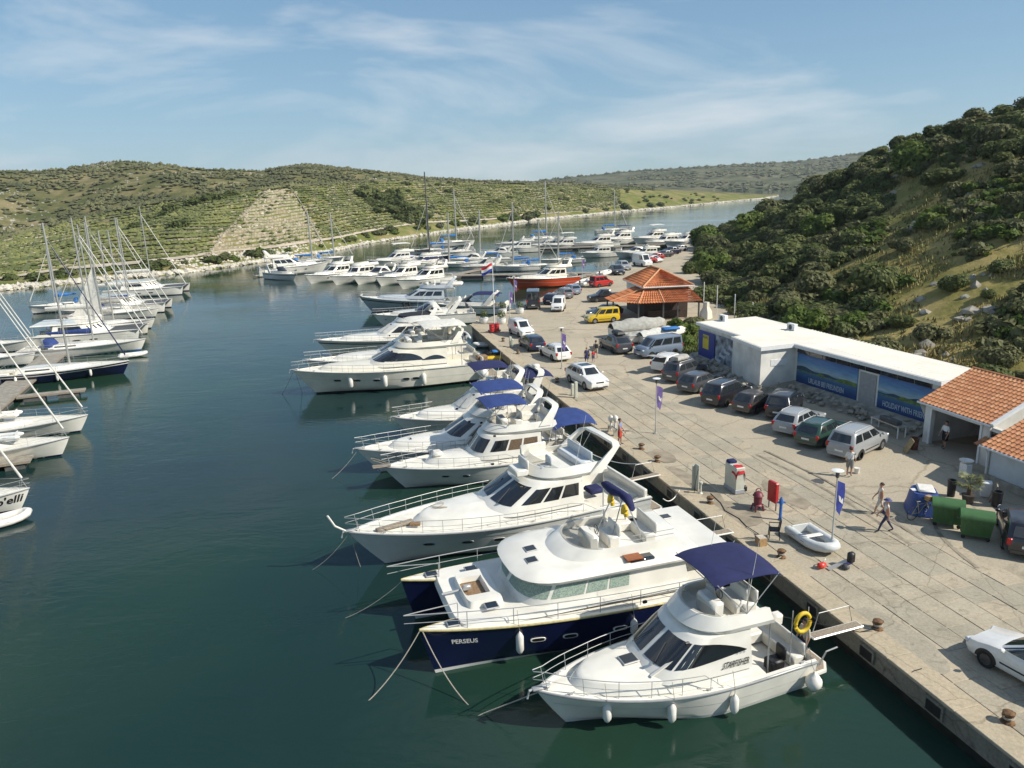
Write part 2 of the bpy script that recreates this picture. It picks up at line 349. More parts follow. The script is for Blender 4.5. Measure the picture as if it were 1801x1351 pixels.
# right hill
foot = [(80, 300), (62, 232), (46, 180), (35, 140), (29, 112), (28.5, 98), (27.5, 88), (25, 76), (27, 66), (31, 59.5), (35.5, 50), (40, 42), (45, 32), (52, 18), (60, -5)]
rcrest = [(1215, 432), (1300, 400), (1400, 353), (1440, 333), (1500, 302), (1550, 273), (1600, 253), (1650, 232), (1700, 213), (1760, 198), (1801, 196), (2000, 175), (2300, 160), (3000, 160)]
rdist = [(1215, 225), (1300, 205), (1400, 180), (1500, 160), (1600, 142), (1700, 128), (1801, 118), (2000, 100), (2300, 80), (3000, 60)]
def foot_hit(dx, dy):
    for (ax, ay), (bx, by) in zip(foot, foot[1:]):
        ex, ey = bx - ax, by - ay; det = dx * (-ey) + ex * dy
        if abs(det) < 1e-9: continue
        tt = (ax * (-ey) + ex * ay) / det; uu = (dx * ay - dy * ax) / det
        if tt > 0 and -1e-6 <= uu <= 1 + 1e-6: return Vector((dx * tt, dy * tt, 1.1))
    return None
RC = []; RN = 40
for k in range(141):
    x = 1218 + (3000 - 1218) * (k / 140) ** 1.35; d = ray(x, 300); f = foot_hit(d[0], d[1])
    if f is None: continue
    Y = interp(x, rdist); c = PY(x, interp(x, rcrest), Y)
    col = [f + Vector((-f.x, -f.y, 0)).normalized() * .6 + Vector((0, 0, -.8))]
    for i in range(RN + 1):
        q = i / RN; p = f.lerp(c, q); p.z = lerp(1.0, c.z, q ** 1.05) + (noise.noise(Vector((p.x * .06, p.y * .06, 4))) * 1.1 + noise.noise(Vector((p.x * .2, p.y * .2, 8))) * .35) * math.sin(math.pi * min(1, q * 1.2)) ** .5 * (1 if q < .83 else 0.4)
        col.append(p)
    for i in range(1, 9):
        q = i / 8; e = c + Vector((c.x, c.y, 0)).normalized() * 90 * q; e.z = c.z - 6 * q * q; col.append(e)
    RC.append(col)
struct(MB().grid(RC, True).build('hillside', M_RH, smooth=60))
def rpt(k, q):
    i = int(max(0, min(len(RC) - 2, k))); t = k - i; r_ = 1 + max(0, min(RN - .001, q * RN)); j = int(r_); u = r_ - j
    return RC[i][j].lerp(RC[i][j + 1], u).lerp(RC[i + 1][j].lerp(RC[i + 1][j + 1], u), t)
# ================================================================== quay and ground
m, t, b = node_mat('quay_concrete'); b.inputs['Roughness'].default_value = .9; b.inputs['Specular IOR Level'].default_value = .2
co = N(t, 'ShaderNodeTexCoord')
def nzz(tree, co, s, d=6, lo=.4, hi=.6, c0=(0, 0, 0), c1=(1, 1, 1), dist=0.0):
    n = N(tree, 'ShaderNodeTexNoise'); n.inputs['Scale'].default_value = s; n.inputs['Detail'].default_value = d; n.inputs['Distortion'].default_value = dist; n.inputs['Roughness'].default_value = .6
    r_ = N(tree, 'ShaderNodeValToRGB'); r_.color_ramp.elements[0].position = lo; r_.color_ramp.elements[1].position = hi
    r_.color_ramp.elements[0].color = c0 + (1,); r_.color_ramp.elements[1].color = c1 + (1,)
    tree.links.new(co.outputs[0] if co.type == 'NEW_GEOMETRY' else co.outputs['Object'], n.inputs[0]); tree.links.new(n.outputs[0], r_.inputs[0]); return r_
def concrete(name, c0, c1, stain, sc=.25, crack=.45):
    m, t, b = node_mat(name); b.inputs['Roughness'].default_value = .9; b.inputs['Specular IOR Level'].default_value = .2
    co = N(t, 'ShaderNodeNewGeometry'); a = nzz(t, co, sc, 8, .35, .65, c0, c1); s_ = nzz(t, co, sc * 2.7, 9, .56, .72, dist=.8)
    mx = N(t, 'ShaderNodeMixRGB'); mx.inputs[2].default_value = stain + (1,); t.links.new(s_.outputs[0], mx.inputs[0]); t.links.new(a.outputs[0], mx.inputs[1])
    f = nzz(t, co, 9, 8, .3, .7, (.82, .82, .82), (1.12, 1.12, 1.12)); m2 = N(t, 'ShaderNodeMixRGB', blend_type='MULTIPLY'); m2.inputs[0].default_value = 1
    t.links.new(mx.outputs[0], m2.inputs[1]); t.links.new(f.outputs[0], m2.inputs[2]); vo = N(t, 'ShaderNodeTexVoronoi'); vo.feature = 'DISTANCE_TO_EDGE'; vo.inputs['Scale'].default_value = crack
    wn = N(t, 'ShaderNodeTexNoise'); wn.inputs['Scale'].default_value = 1.4; wn.inputs['Detail'].default_value = 6; wm = N(t, 'ShaderNodeMixRGB'); wm.inputs[0].default_value = .35; t.links.new(co.outputs[0], wn.inputs[0]); t.links.new(co.outputs[0], wm.inputs[1]); t.links.new(wn.outputs['Color'], wm.inputs[2]); t.links.new(wm.outputs[0], vo.inputs['Vector'])
    vr = N(t, 'ShaderNodeValToRGB'); vr.color_ramp.elements[0].position = .002; vr.color_ramp.elements[1].position = .010; vr.color_ramp.elements[0].color = (.72, .70, .67, 1); t.links.new(vo.outputs['Distance'], vr.inputs[0])
    oil = nzz(t, co, .9, 5, .66, .74, (1, 1, 1), (.78, .76, .72)); m3 = N(t, 'ShaderNodeMixRGB', blend_type='MULTIPLY'); m3.inputs[0].default_value = 1; m4 = N(t, 'ShaderNodeMixRGB', blend_type='MULTIPLY'); m4.inputs[0].default_value = 1
    t.links.new(m2.outputs[0], m3.inputs[1]); t.links.new(vr.outputs[0], m3.inputs[2]); t.links.new(m3.outputs[0], m4.inputs[1]); t.links.new(oil.outputs[0], m4.inputs[2]); t.links.new(m4.outputs[0], b.inputs['Base Color'])
    bp = N(t, 'ShaderNodeBump'); bp.inputs['Strength'].default_value = .4; bp.inputs['Distance'].default_value = .02; g = nzz(t, co, 22, 8, .2, .8); t.links.new(g.outputs[0], bp.inputs['Height']); t.links.new(bp.outputs[0], b.inputs['Normal']); return m
M_LOT = concrete('parking_gravel_concrete', (.46, .395, .29), (.38, .33, .245), (.28, .24, .175), .16, .22)
M_SLAB = [concrete('slab_' + n, c, tuple(x * .84 for x in c), tuple(x * .6 for x in c), .7) for n, c in (('a', (.43, .375, .28)), ('b', (.40, .35, .26)), ('c', (.46, .39, .285)), ('d', (.38, .34, .26)))]
M_COPE = concrete('coping_concrete', (.47, .39, .275), (.40, .34, .24), (.31, .26, .18), .5)
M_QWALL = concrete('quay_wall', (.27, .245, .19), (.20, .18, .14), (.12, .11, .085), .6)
M_WET = mat('wet_wall', (.018, .02, .016), .35, var=.4, scale=3)
QE = [W(-75, 0), W(35, 0), W(50, .35), P(830, 569), P(862, 558), P(912, 541), P(984, 509), P(1030, 489), P(1075, 473), P(1130, 455), P(1205, 430)]
back = [Vector((70, 235, 1.1)), Vector((60, 160, 1.1)), Vector((75, 60, 1.1)), Vector((90, -45, 1.1))]
poly = [(p.x, p.y) for p in QE + back]
cb = MB(); cb.add([(p.x, p.y, 1.1) for p in QE + back], [tuple(range(len(QE) + len(back)))[::-1]]); struct(cb.build('pavement', M_LOT, smooth=0))
if True:
    wl = MB()
    for a, c in zip(QE, QE[1:]): wl.add([(a.x, a.y, -3), (c.x, c.y, -3), (c.x, c.y, .38), (a.x, a.y, .38)], [(0, 3, 2, 1)])
    root = tag(thing('quay_wall', 'concrete quay wall dropping into the water along the berths', 'wall'), None)
    wl.build('wet_base', M_WET, root, 0)
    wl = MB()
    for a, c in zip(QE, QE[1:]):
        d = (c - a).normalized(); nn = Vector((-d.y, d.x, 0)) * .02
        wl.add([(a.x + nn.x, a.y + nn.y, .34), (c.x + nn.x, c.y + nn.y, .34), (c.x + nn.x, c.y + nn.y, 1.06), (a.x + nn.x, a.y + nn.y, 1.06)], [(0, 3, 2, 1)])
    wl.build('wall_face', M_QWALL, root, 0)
    # dark square recesses in the face, with fender frame
    for k in range(18):
        s_ = -19.5 + k * 3.15
        q = MB(); q.box((0, 0, 0), (.62, .10, .42)); o = q.build('drain_recess', M_BLACK, root, 0); o.location = W(s_, -.03, .68); o.rotation_euler = (0, 0, QYAW)
        q = MB(); q.box((0, 0, .25), (.78, .14, .08)).box((-.36, 0, 0), (.08, .14, .42)).box((.36, 0, 0), (.08, .14, .42)); o = q.build('recess_frame', M_QWALL, root, 0); o.location = W(s_, -.04, .68); o.rotation_euler = (0, 0, QYAW)
pv = bpy.data.objects['pavement']
# coping stones (along the edge) and the concrete slabs behind them, each its own piece
cope = None; pieces = []
s_ = -20.0; k = 0
while s_ < 61:
    ln = 2.9 + .3 * rnd.random(); tt = 0 if s_ < 35 else (s_ - 35) * .02
    if cope is None: cope = MB().box((0, 0, 0), (3.0, 1.06, .12), ch=.025).build('coping_stone', M_COPE, pv, 0)
    o = cope if k == 0 else inst(cope, 'coping_stone', (0, 0, 0), 0, pv)
    o.location = W(s_ + ln / 2, .47 + tt, 1.085 + rnd.uniform(-.006, .006)); o.rotation_euler = (rnd.uniform(-.004, .004), rnd.uniform(-.002, .002), QYAW); o.scale = ((ln - .015) / 3.0, 1, 1); s_ += ln; k += 1
slabs = [MB().box((0, 0, 0), (1.16, 1.12, .10), ch=.012).build('slab', mm, pv, 0) for mm in M_SLAB]
rows = [(1.03, 1.2), (2.25, 1.13), (3.40, 1.13), (4.55, 1.16), (5.73, 1.13), (6.88, 1.12), (8.02, 1.15)]
cand = []
for ri, (t0, wdt) in enumerate(rows):
    s_ = -19.0 + (ri * .37) % 1.0; k = 0
    while s_ < 33:
        ln = rnd.choice((1.12, 1.16, 1.2, 1.18)) if ri > 1 else rnd.choice((1.5, 2.2, 1.8))
        end = 33 if ri < 6 else 3
        if s_ + ln < end and not (ri == 0 and rnd.random() < .35): cand.append((s_, ln, t0, wdt))
        s_ += ln
cand.sort(key=lambda c: c[0]); rest = MB(); first = set()
for k, (s0, ln, t0, wdt) in enumerate(cand):
    mi = rnd.randrange(4); c = W(s0 + ln / 2, t0 + wdt / 2, 1.071 + rnd.uniform(-.008, .008))
    if k < 296:
        o = slabs[mi] if mi not in first else inst(slabs[mi], 'slab', (0, 0, 0), 0, pv); first.add(mi)
        o.location = c; o.scale = ((ln - .035) / 1.16, (wdt - .03) / 1.12, 1); o.rotation_euler = (rnd.uniform(-.006, .006), rnd.uniform(-.006, .006), QYAW + rnd.uniform(-.006, .006))
    else: rest.box(c, (ln - .035, wdt - .03, .10), QYAW)
o = rest.build('slabs', M_SLAB[0], pv, 0); o['kind'] = 'stuff'
# stained, patched screed by the pumps and manhole
M_STAIN = mat('wet_stain', (.27, .225, .16), .75, var=.22, scale=1.5)
def blot(name, c, rx, ry, m, z, n=22, rz=0.0):
    vs = []
    for i in range(n):
        a = 2 * math.pi * i / n; k = 1 + .28 * noise.noise(Vector((c[0] + math.cos(a) * 1.3, c[1] + math.sin(a) * 1.3, 3))); vs.append((rx * k * math.cos(a), ry * k * math.sin(a), 0))
    o = MB().add(vs, [tuple(range(n))]).build(name, m, pv, 0); o.location = (c[0], c[1], z); o.rotation_euler = (0, 0, rz); return o
for (x, y, rx, ry) in ((1215, 855, 3.4, .9), (1290, 905, 1.6, 1.4), (1380, 870, 2.0, .7), (1165, 803, 1.3, .7)):
    blot('stain', P(x, y), rx, ry, M_STAIN, 1.1275 + .0005 * (x % 7), rz=QYAW)
blot('patch', P(1570, 1120), 2.2, 1.0, M_SLAB[3], 1.1305, rz=QYAW)
M_TYREM = mat('tyre_mark', (.24, .205, .15), .85, var=.3, scale=2)
for (a_, c_) in (((1330, 800), (1600, 960)), ((1345, 793), (1618, 950)), ((1720, 1000), (1640, 900))):
    A_, C_ = P(*a_), P(*c_); d_ = (C_ - A_).normalized(); n_ = Vector((-d_.y, d_.x, 0)); q_ = []
    for k in range(25): u_ = k / 24; p_ = A_.lerp(C_, u_) + n_ * (.5 * math.sin(u_ * 3)); w_ = .09 + .05 * noise.noise(Vector((u_ * 9, a_[0], 0))); q_.append([(p_.x + n_.x * w_, p_.y + n_.y * w_, 1.1335), (p_.x - n_.x * w_, p_.y - n_.y * w_, 1.1335)])
    MB().grid(q_).build('tyre_mark', M_TYREM, pv, 0)
blot('manhole', P(1438, 847), .35, .35, M_DGREY, 1.131)
# ------------------------------------------------------------------ roof tiles
M_TILE = [mat('clay_tile_' + n, c, .8, var=.18, scale=2.5) for n, c in (('a', (.50, .215, .095)), ('b', (.43, .18, .08)), ('c', (.56, .27, .13)))]
M_PLAS = mat('white_plaster', (.66, .64, .58), .9, var=.13, scale=.9, bump=.15)
M_PLASB = mat('pale_blue_plaster', (.50, .54, .55), .9, var=.07, scale=1.5, bump=.15)
M_TRIM = mat('white_trim', (.72, .72, .70), .6, var=.05)
M_ROOFW = mat('white_roof_sheet', (.74, .70, .61), .6, var=.06, scale=.4)
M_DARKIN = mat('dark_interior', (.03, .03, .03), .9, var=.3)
def tile_mesh(w, l, h=.055):
    mb = MB(); n = 5; top = []
    for e in (0, 1):
        row = []
        for i in range(n + 1):
            a = i / n; z = h * (math.sin(math.pi * min(1, a / .68)) if a < .68 else -.25 * math.sin(math.pi * (a - .68) / .32)); row.append((-w / 2 + w * a, -l / 2 + l * e, z + (.035 if e == 0 else .0)))
        top.append(row)
    mb.grid(top); mb.grid([[(x, y, z - .03) for x, y, z in top[0]], top[0]]); return mb
def tiled_slope(parent, e0, e1, r0, r1, tw, tl, limit, name='roof'):
    """eave e0->e1, ridge r0->r1; single tiles as children of a roof deck"""
    mb = MB(); mb.add([e0, e1, r1, r0], [(0, 1, 2, 3)]); deck = mb.build(name, M_TILE[1], parent, 0)
    wv = (e1 - e0); up = (r0 - e0); nx = max(1, round(wv.length / tw)); ny = max(1, round(up.length / tl)); nrm = wv.cross(up).normalized()
    if nrm.z < 0: nrm = -nrm
    protos = []; cnt = 0; rest = MB(); sh = tile_mesh(tw * 1.02, tl * 1.12)
    cells = [(i, j) for j in range(ny) for i in range(nx)]
    for (i, j) in cells:
        a, c = (i + .5) / nx, (j + .5) / ny
        p = (e0.lerp(e1, a)).lerp(r0.lerp(r1, a), c) + nrm * .03
        xd = wv.normalized(); yd = up.normalized(); mi = rnd.choice((0, 0, 0, 1, 2)); fr = frame(p, xd, yd)
        if cnt < limit:
            if len(protos) < 3:
                o = sh.build('tile', M_TILE[len(protos)], deck, 40); protos.append(o)
            else: o = inst(protos[mi], 'tile', (0, 0, 0), 0, deck)
            o.matrix_local = fr @ Matrix.Rotation(rnd.uniform(-.02, .02), 4, 'Z'); cnt += 1
        else: rest.add([fr @ Vector(q) for q in sh.v], sh.f)
    if rest.v: o = rest.build('tiles', M_TILE[0], deck, 40); o['kind'] = 'stuff'
    return deck
# ------------------------------------------------------------------ long white building with the billboards
wb = thing('marina_building', 'long low white flat-roofed building with big holiday billboards along its front', 'building')
zb, zt = 1.0, 4.55
pA, pB, pC, pD, pE, pF = W(33.2, 16.7), W(26.0, 16.8), W(26.0, 15.9), W(21.3, 15.6), W(21.5, 18.9), W(8.2, 20.2)
bk0, bk1 = W(33.6, 22.8), W(8.6, 24.3)
wall_poly = [pA, pB, pC, pD, pE, pF, bk1, bk0]
mb = MB()
n8 = len(wall_poly); mb.loft([[(p.x, p.y, zb) for p in wall_poly], [(p.x, p.y, zt) for p in wall_poly]], True)
mb.build('wall', M_PLAS, wb, 0)
def off(p, s_, t_): return Vector((p.x + UX * s_ + VX * t_, p.y + UY * s_ + VY * t_, 0))
rf = [off(pA, .3, -.25), off(pB, .0, -.25), off(pC, .0, -.2), off(pD, -.25, -.2), off(pE, -.25, -.35), off(pF, -.5, -.4), off(bk1, -.5, .3), off(bk0, .3, .3)]
mb = MB(); mb.loft([[(p.x, p.y, zt - .02) for p in rf], [(p.x, p.y, zt + .24) for p in rf]], True, True, True); roof = mb.build('roof', M_TRIM, wb, 0)
mb = MB(); rs = [off(rf[i], *d) for i, d in enumerate([(-.12, .1), (-.0, .1), (-.1, .1), (.1, .1), (.1, .1), (.1, .1), (.1, -.1), (-.1, -.1)])]
rib = MB()
for k in range(64):   # standing seams across the roof sheet
    s_ = 8.6 + k * .39; t0, t1 = (20.1, 24.2) if s_ < 21.5 else ((15.8, 23.8) if s_ < 26 else (16.8, 22.8)); a, c = W(s_, t0), W(s_, t1 - .2)
    rib.box(((a.x + c.x) / 2, (a.y + c.y) / 2, zt + .275), ((c - a).length, .045, .03), math.atan2(c.y - a.y, c.x - a.x))
mb.add([(p.x, p.y, zt + .262) for p in rs], [tuple(range(8))[::-1]]); mb.build('roof_sheet', M_ROOFW, roof, 0); o = rib.build('roof_seams', M_ROOFW, roof, 0); o['kind'] = 'stuff'
for (x, y) in ((1272, 564), (1393, 580)):
    c = P(x, y, zt + .3); q = MB().box((c.x, c.y, zt + .55), (.95, .4, .6), QYAW + .1, .03); ac = q.build('air_conditioner', M_TRIM, wb, 0)
    q = MB().lathe([(.22, 0), (.22, .02), (.02, .03)], n=14, axis='y'); g = q.build('fan_grille', M_DGREY, ac, 30); g.matrix_local = Matrix.Translation((c.x - VX * .212, c.y - VY * .212, zt + .55)) @ Matrix.Rotation(QYAW + .1 + math.pi, 4, 'Z')
# billboards: printed flat panels (procedural picture) set proud of the wall
def billboard_mat(name, green=True):
    m, t, b = node_mat(name); b.inputs['Roughness'].default_value = .45; co = N(t, 'ShaderNodeTexCoord'); sp = N(t, 'ShaderNodeSeparateXYZ'); t.links.new(co.outputs['Object'], sp.inputs[0])
    rp = N(t, 'ShaderNodeValToRGB'); e = rp.color_ramp.elements; e[0].position = 0; e[0].color = (.008, .035, .14, 1); e[1].position = 1; e[1].color = (.05, .13, .33, 1)
    for p, c in ((.28, (.015, .07, .20)), (.52, (.06, .17, .28)), (.60, (.30, .42, .46)), (.8, (.10, .24, .42))): q = e.new(p); q.color = c + (1,)
    ma = N(t, 'ShaderNodeMath', operation='MULTIPLY_ADD'); ma.inputs[1].default_value = .4; ma.inputs[2].default_value = .5; t.links.new(sp.outputs[1], ma.inputs[0]); t.links.new(ma.outputs[0], rp.inputs[0])
    n = N(t, 'ShaderNodeTexNoise'); n.inputs['Scale'].default_value = 2; n.inputs['Detail'].default_value = 5; mp_ = N(t, 'ShaderNodeMapping'); mp_.inputs['Scale'].default_value = (.6, 3, 1); t.links.new(co.outputs['Object'], mp_.inputs[0]); t.links.new(mp_.outputs[0], n.inputs[0])
    mx = N(t, 'ShaderNodeMixRGB', blend_type='OVERLAY'); mx.inputs[0].default_value = .5; t.links.new(rp.outputs[0], mx.inputs[1]); t.links.new(n.outputs[0], mx.inputs[2]); t.links.new(mx.outputs[0], b.inputs['Base Color']); return m
M_BB = billboard_mat('billboard_print'); M_BBG = mat('billboard_green_islands', (.10, .17, .04), .5, var=.4, scale=3); M_LETT = mat('billboard_lettering', (.42, .48, .52), .5, var=0)
M_BBD = mat('billboard_dark_hills', (.02, .06, .09), .5, var=.3, scale=3)
def billboard(a, c, z0, z1, text, size, kind):
    d = (c - a).normalized(); nrm = Vector((-d.y, d.x, 0)); nrm = nrm if nrm.dot(Vector((-VX, -VY, 0))) > 0 else -nrm
    mid = (a + c) / 2 + nrm * .05; mid.z = (z0 + z1) / 2; w = (c - a).length; h = z1 - z0; rgt = Vector((d.x, d.y, 0)); rgt = rgt if rgt.cross(Vector((0, 0, 1))).dot(nrm) > 0 else -rgt
    fr = frame(mid, rgt, (0, 0, 1))
    q = MB().box((0, 0, 0), (w, h, .05)); bo = q.build('billboard', M_BB, wb, 0); bo.matrix_local = fr
    for hm, zz, amp, off_ in ((M_BBD, .03, .30, 2.2), (M_BBG, .034, .42, 7.7)):
        q = MB(); up_ = []; lo = []; n = 30; yb = h * (.02 if hm is M_BBD else -.02)
        for i in range(n + 1):
            x = -w / 2 + .03 + (w - .06) * i / n; k = i / n
            hh = amp * h * .55 * max(0.03, .35 + .9 * noise.noise(Vector((k * 3.1 + off_, kind, 0))) - (.55 if (hm is M_BBG and k < .38) else 0)); up_.append((x, yb + hh, zz)); lo.append((x, yb - .02 * h, zz))
        q.grid([lo, up_]); q.build('printed_hills', hm, bo, 0)
    if text: text_mesh('lettering', text, size, M_LETT, bo, Matrix.Translation((.1, -h * .26, .032)), .002, xscale=.62, bold=.01)
    return bo
billboard(pE + Vector((UX, UY, 0)) * -.35, W(14.9, 19.55), 1.5, 4.08, 'URLAUB BEI FREUNDEN', .56, 1)
billboard(W(13.0, 19.75), pF + Vector((UX, UY, 0)) * .1, 1.5, 4.08, 'HOLIDAY WITH FRIENDS', .56, 2)
M_BLUEAD = mat('blue_poster', (.022, .04, .22), .45, var=.1, scale=2); M_YADS = mat('yellow_poster_square', (.60, .48, .03), .5, var=.05); M_PHOTO = mat('marina_photo_print', (.03, .05, .10), .45, var=.6, scale=1.4, col2=(.35, .40, .45), detail=8)
fr0 = frame(W(31.6, 16.58, 2.75), (-UX, -UY, 0), (0, 0, 1))
bo = MB().box((0, 0, 0), (2.9, 2.8, .05)).build('poster', M_BLUEAD, wb, 0); bo.matrix_local = fr0
q = MB().box((-.1, .45, .035), (1.05, 1.3, .02)).build('yellow_panel', M_YADS, bo, 0)
text_mesh('lettering', 'ADAC', .36, M_DGREY, bo, Matrix.Translation((-.1, .88, .05)), .002, bold=.008)
bo = MB().box((0, 0, 0), (3.9, 2.8, .05)).build('poster', M_PHOTO, wb, 0); bo.matrix_local = frame(W(28.15, 16.65, 2.75), (-UX, -UY, 0), (0, 0, 1))
for k in range(5):   # printed boats on the photo poster
    xx, yy = -1.5 + k * .75, -.9 + (k * .47) % 1.5
    MB().add([(xx - .45, yy, .035), (xx + .4, yy - .12, .035), (xx + .62, yy + .16, .035), (xx - .1, yy + .2, .035), (xx - .2, yy + .38, .035), (xx - .45, yy + .3, .035)], [(0, 1, 2, 3, 4, 5)]).build('printed_boat', M_LETT, bo, 0)
# window band above the billboards, door and box details
for k in range(9):
    a = W(20.6 - k * 1.4, 18.96 + k * .137, 4.28); q = MB().box(a, (1.34, .05, .36), QYAW + .098); q.build('window', M_GLASS, wb, 0)
q = MB().box(W(13.95, 19.62, 2.65), (1.5, .1, 2.6), QYAW + .098); q.build('door', mat('grey_door', (.30, .30, .29), .6, var=.1), wb, 0)
q = MB().box(W(21.36, 17.3, 3.4), (.05, 1.5, .5), QYAW); q.build('shutter', M_TRIM, wb, 0)
# stone rubble bank under the front of the building
M_ROCK = mat('limestone', (.30, .275, .22), .9, var=.25, scale=2, bump=.5, bscale=6)
def rock(mb, c, r, sd=None):
    rg = rnd; n = 5; vs = []; fs = []
    base = [(0, 0, 1), *[(math.cos(a) * .9, math.sin(a) * .9, .35) for a in [i * 2 * math.pi / 5 for i in range(5)]], *[(math.cos(a), math.sin(a), -.4) for a in [(i + .5) * 2 * math.pi / 5 for i in range(5)]]]
    sx, sy, sz = rg.uniform(.7, 1.4), rg.uniform(.7, 1.3), rg.uniform(.5, .9); a0 = rg.random() * 6.3; ca, sa = math.cos(a0), math.sin(a0)
    for p in base:
        k = r * rg.uniform(.75, 1.2); x, y, z = p[0] * k * sx, p[1] * k * sy, p[2] * k * sz; vs.append((c[0] + x * ca - y * sa, c[1] + x * sa + y * ca, c[2] + z))
    for i in range(5):
        j = (i + 1) % 5; fs += [(0, 1 + i, 1 + j), (1 + i, 6 + i, 1 + j), (1 + j, 6 + i, 6 + j)]
    mb.add(vs, fs)
bank = MB(); bank.loft([[W(34, 15.2, 1.05), W(26.4, 15.1, 1.05), W(26.2, 14.9, 1.05), W(21, 14.6, 1.05), W(20.6, 17.0, 1.05), W(8, 18.4, 1.05)], [W(34, 16.4, 1.75), W(26.2, 16.5, 1.72), W(26.1, 15.6, 1.6), W(20.9, 15.5, 1.55), W(20.9, 18.5, 1.75), W(8, 19.9, 1.7)], [W(34, 17.4, 1.75), W(26.2, 17.4, 1.72), W(26.1, 16.6, 1.6), W(21.4, 16.4, 1.55), W(21.6, 19.4, 1.75), W(8, 20.9, 1.7)]], False)
bk = tag(bank.build('stone_bank', M_ROCK, None, 30), 'low rubble stone bank along the foot of the white building', 'bank')
mb = MB()
for k in range(420):
    s_ = rnd.uniform(8.5, 34); t_ = (15.9 if s_ > 26 else 15.0 if s_ > 21 else lerp(19.3, 17.8, (s_ - 8.5) / 12.5)) + rnd.uniform(-.9, .7); rock(mb, W(s_, t_, 1.15 + max(0, rnd.uniform(-.1, .6))), rnd.uniform(.08, .28))
o = mb.build('rubble', M_ROCK, bk, 30); o['kind'] = 'stuff'
# ------------------------------------------------------------------ garage with the tiled roof
gr = thing('garage', 'open white garage under a clay tiled roof beside the billboards', 'garage')
zg = 3.75; s0, s1, t0, t1 = 7.3, -1.2, 18.5, 24.9
mb = MB(); mb.box(W(7.25, 21.7, 2.4), (.22, 6.4, 2.7), QYAW - math.pi / 2 + math.pi / 2); mb.build('side_wall', M_PLAS, gr, 0)
for nme, s_a, s_b, za, zb_ in (('front_pier', 7.35, 6.85, 1.05, zg), ('front_pier', 3.1, 2.4, 1.05, zg), ('lintel', 6.85, 3.1, 3.42, zg), ('front_wall', 2.4, .9, 1.05, zg - .25)):
    c = W((s_a + s_b) / 2, 18.6, (za + zb_) / 2); q = MB().box(c, (abs(s_a - s_b), .3, zb_ - za), QYAW); q.build(nme, M_PLAS, gr, 0)
q = MB().box(W(5.0, 24.5, 2.4), (4.6, .2, 2.7), QYAW); q.build('rear_wall', M_DARKIN, gr, 0)
q = MB().box(W(2.75, 21.6, 2.4), (.2, 5.8, 2.7), QYAW); q.build('inner_wall', M_DARKIN, gr, 0)
MB().add([e for e in (W(2.42, 18.3, 2.2), W(2.42, 18.3, zg - .1), W(2.42, 22.2, 5.42), W(2.42, 25.9, zg - .1), W(2.42, 25.9, 2.2))], [(0, 1, 2, 3, 4)]).build('right_gable', M_PLAS, gr, 0)
MB().band([W(2.28, 18.2, zg - .02), W(2.28, 22.2, 5.56)], .22, .16, (UX, UY, 0)).build('verge_board', M_TRIM, gr, 0)
for s_ in (6.85, 3.12): q = MB().box(W(s_, 18.42, 2.25), (.14, .08, 2.35), QYAW); q.build('door_jamb', M_TRIM, gr, 0)
q = MB().box(W(5, 18.42, 3.48), (3.9, .08, .12), QYAW); q.build('door_head', M_TRIM, gr, 0)
e0, e1, r0_, r1_ = W(7.75, 18.25, zg - .05), W(2.35, 18.25, zg - .05), W(7.75, 22.2, 5.5), W(2.35, 22.2, 5.5)
tiled_slope(gr, e0, e1, r0_, r1_, .29, .34, 296, 'roof'); b0, b1 = W(7.75, 25.9, zg - .05), W(2.35, 25.9, zg - .05)
MB().add([r0_, r1_, b1, b0], [(0, 1, 2, 3)]).build('rear_roof', M_TILE[0], gr, 0)
rg = MB()
for k in range(26): a = r0_.lerp(r1_, k / 26); c = r0_.lerp(r1_, (k + 1.1) / 26); rg.tube([a, c], .12, 8, True, .105)
rg.build('ridge_tiles', M_TILE[1], gr, 40)
MB().add([e0 + Vector((0, 0, -.03)), r0_ + Vector((0, 0, -.03)), b0 + Vector((0, 0, -.03)), W(7.3, 25.2, 2.4), W(7.3, 18.6, 2.4)], [(0, 1, 2, 3, 4)]).build('gable', M_PLAS, gr, 0)
q = MB().tube([W(7.8, 18.2, zg - .1), W(2.35, 18.2, zg - .1)], .07, 8); q.build('gutter', M_TRIM, gr)
# small porch window + canopy right of the door
q = MB().box(W(2.0, 18.43, 2.95), (.95, .06, .75), QYAW); wdw = q.build('window', M_GLASS, gr, 0); q = MB().box(W(2.0, 18.41, 3.36), (1.1, .08, .08), QYAW).box(W(2.0, 18.41, 2.54), (1.1, .08, .08), QYAW); q.build('frame', M_TRIM, wdw, 0)
tiled_slope(gr, W(2.8, 17.65, 2.5), W(1.3, 17.65, 2.5), W(2.8, 18.4, 2.85), W(1.3, 18.4, 2.85), .25, .36, 12, 'canopy')
q = MB().box(W(1.35, 18.36, 2.0), (.12, .14, 1.9), QYAW).box(W(2.35, 18.36, 2.0), (.10, .1, 1.9), QYAW); q.build('post', M_TRIM, gr, 0)
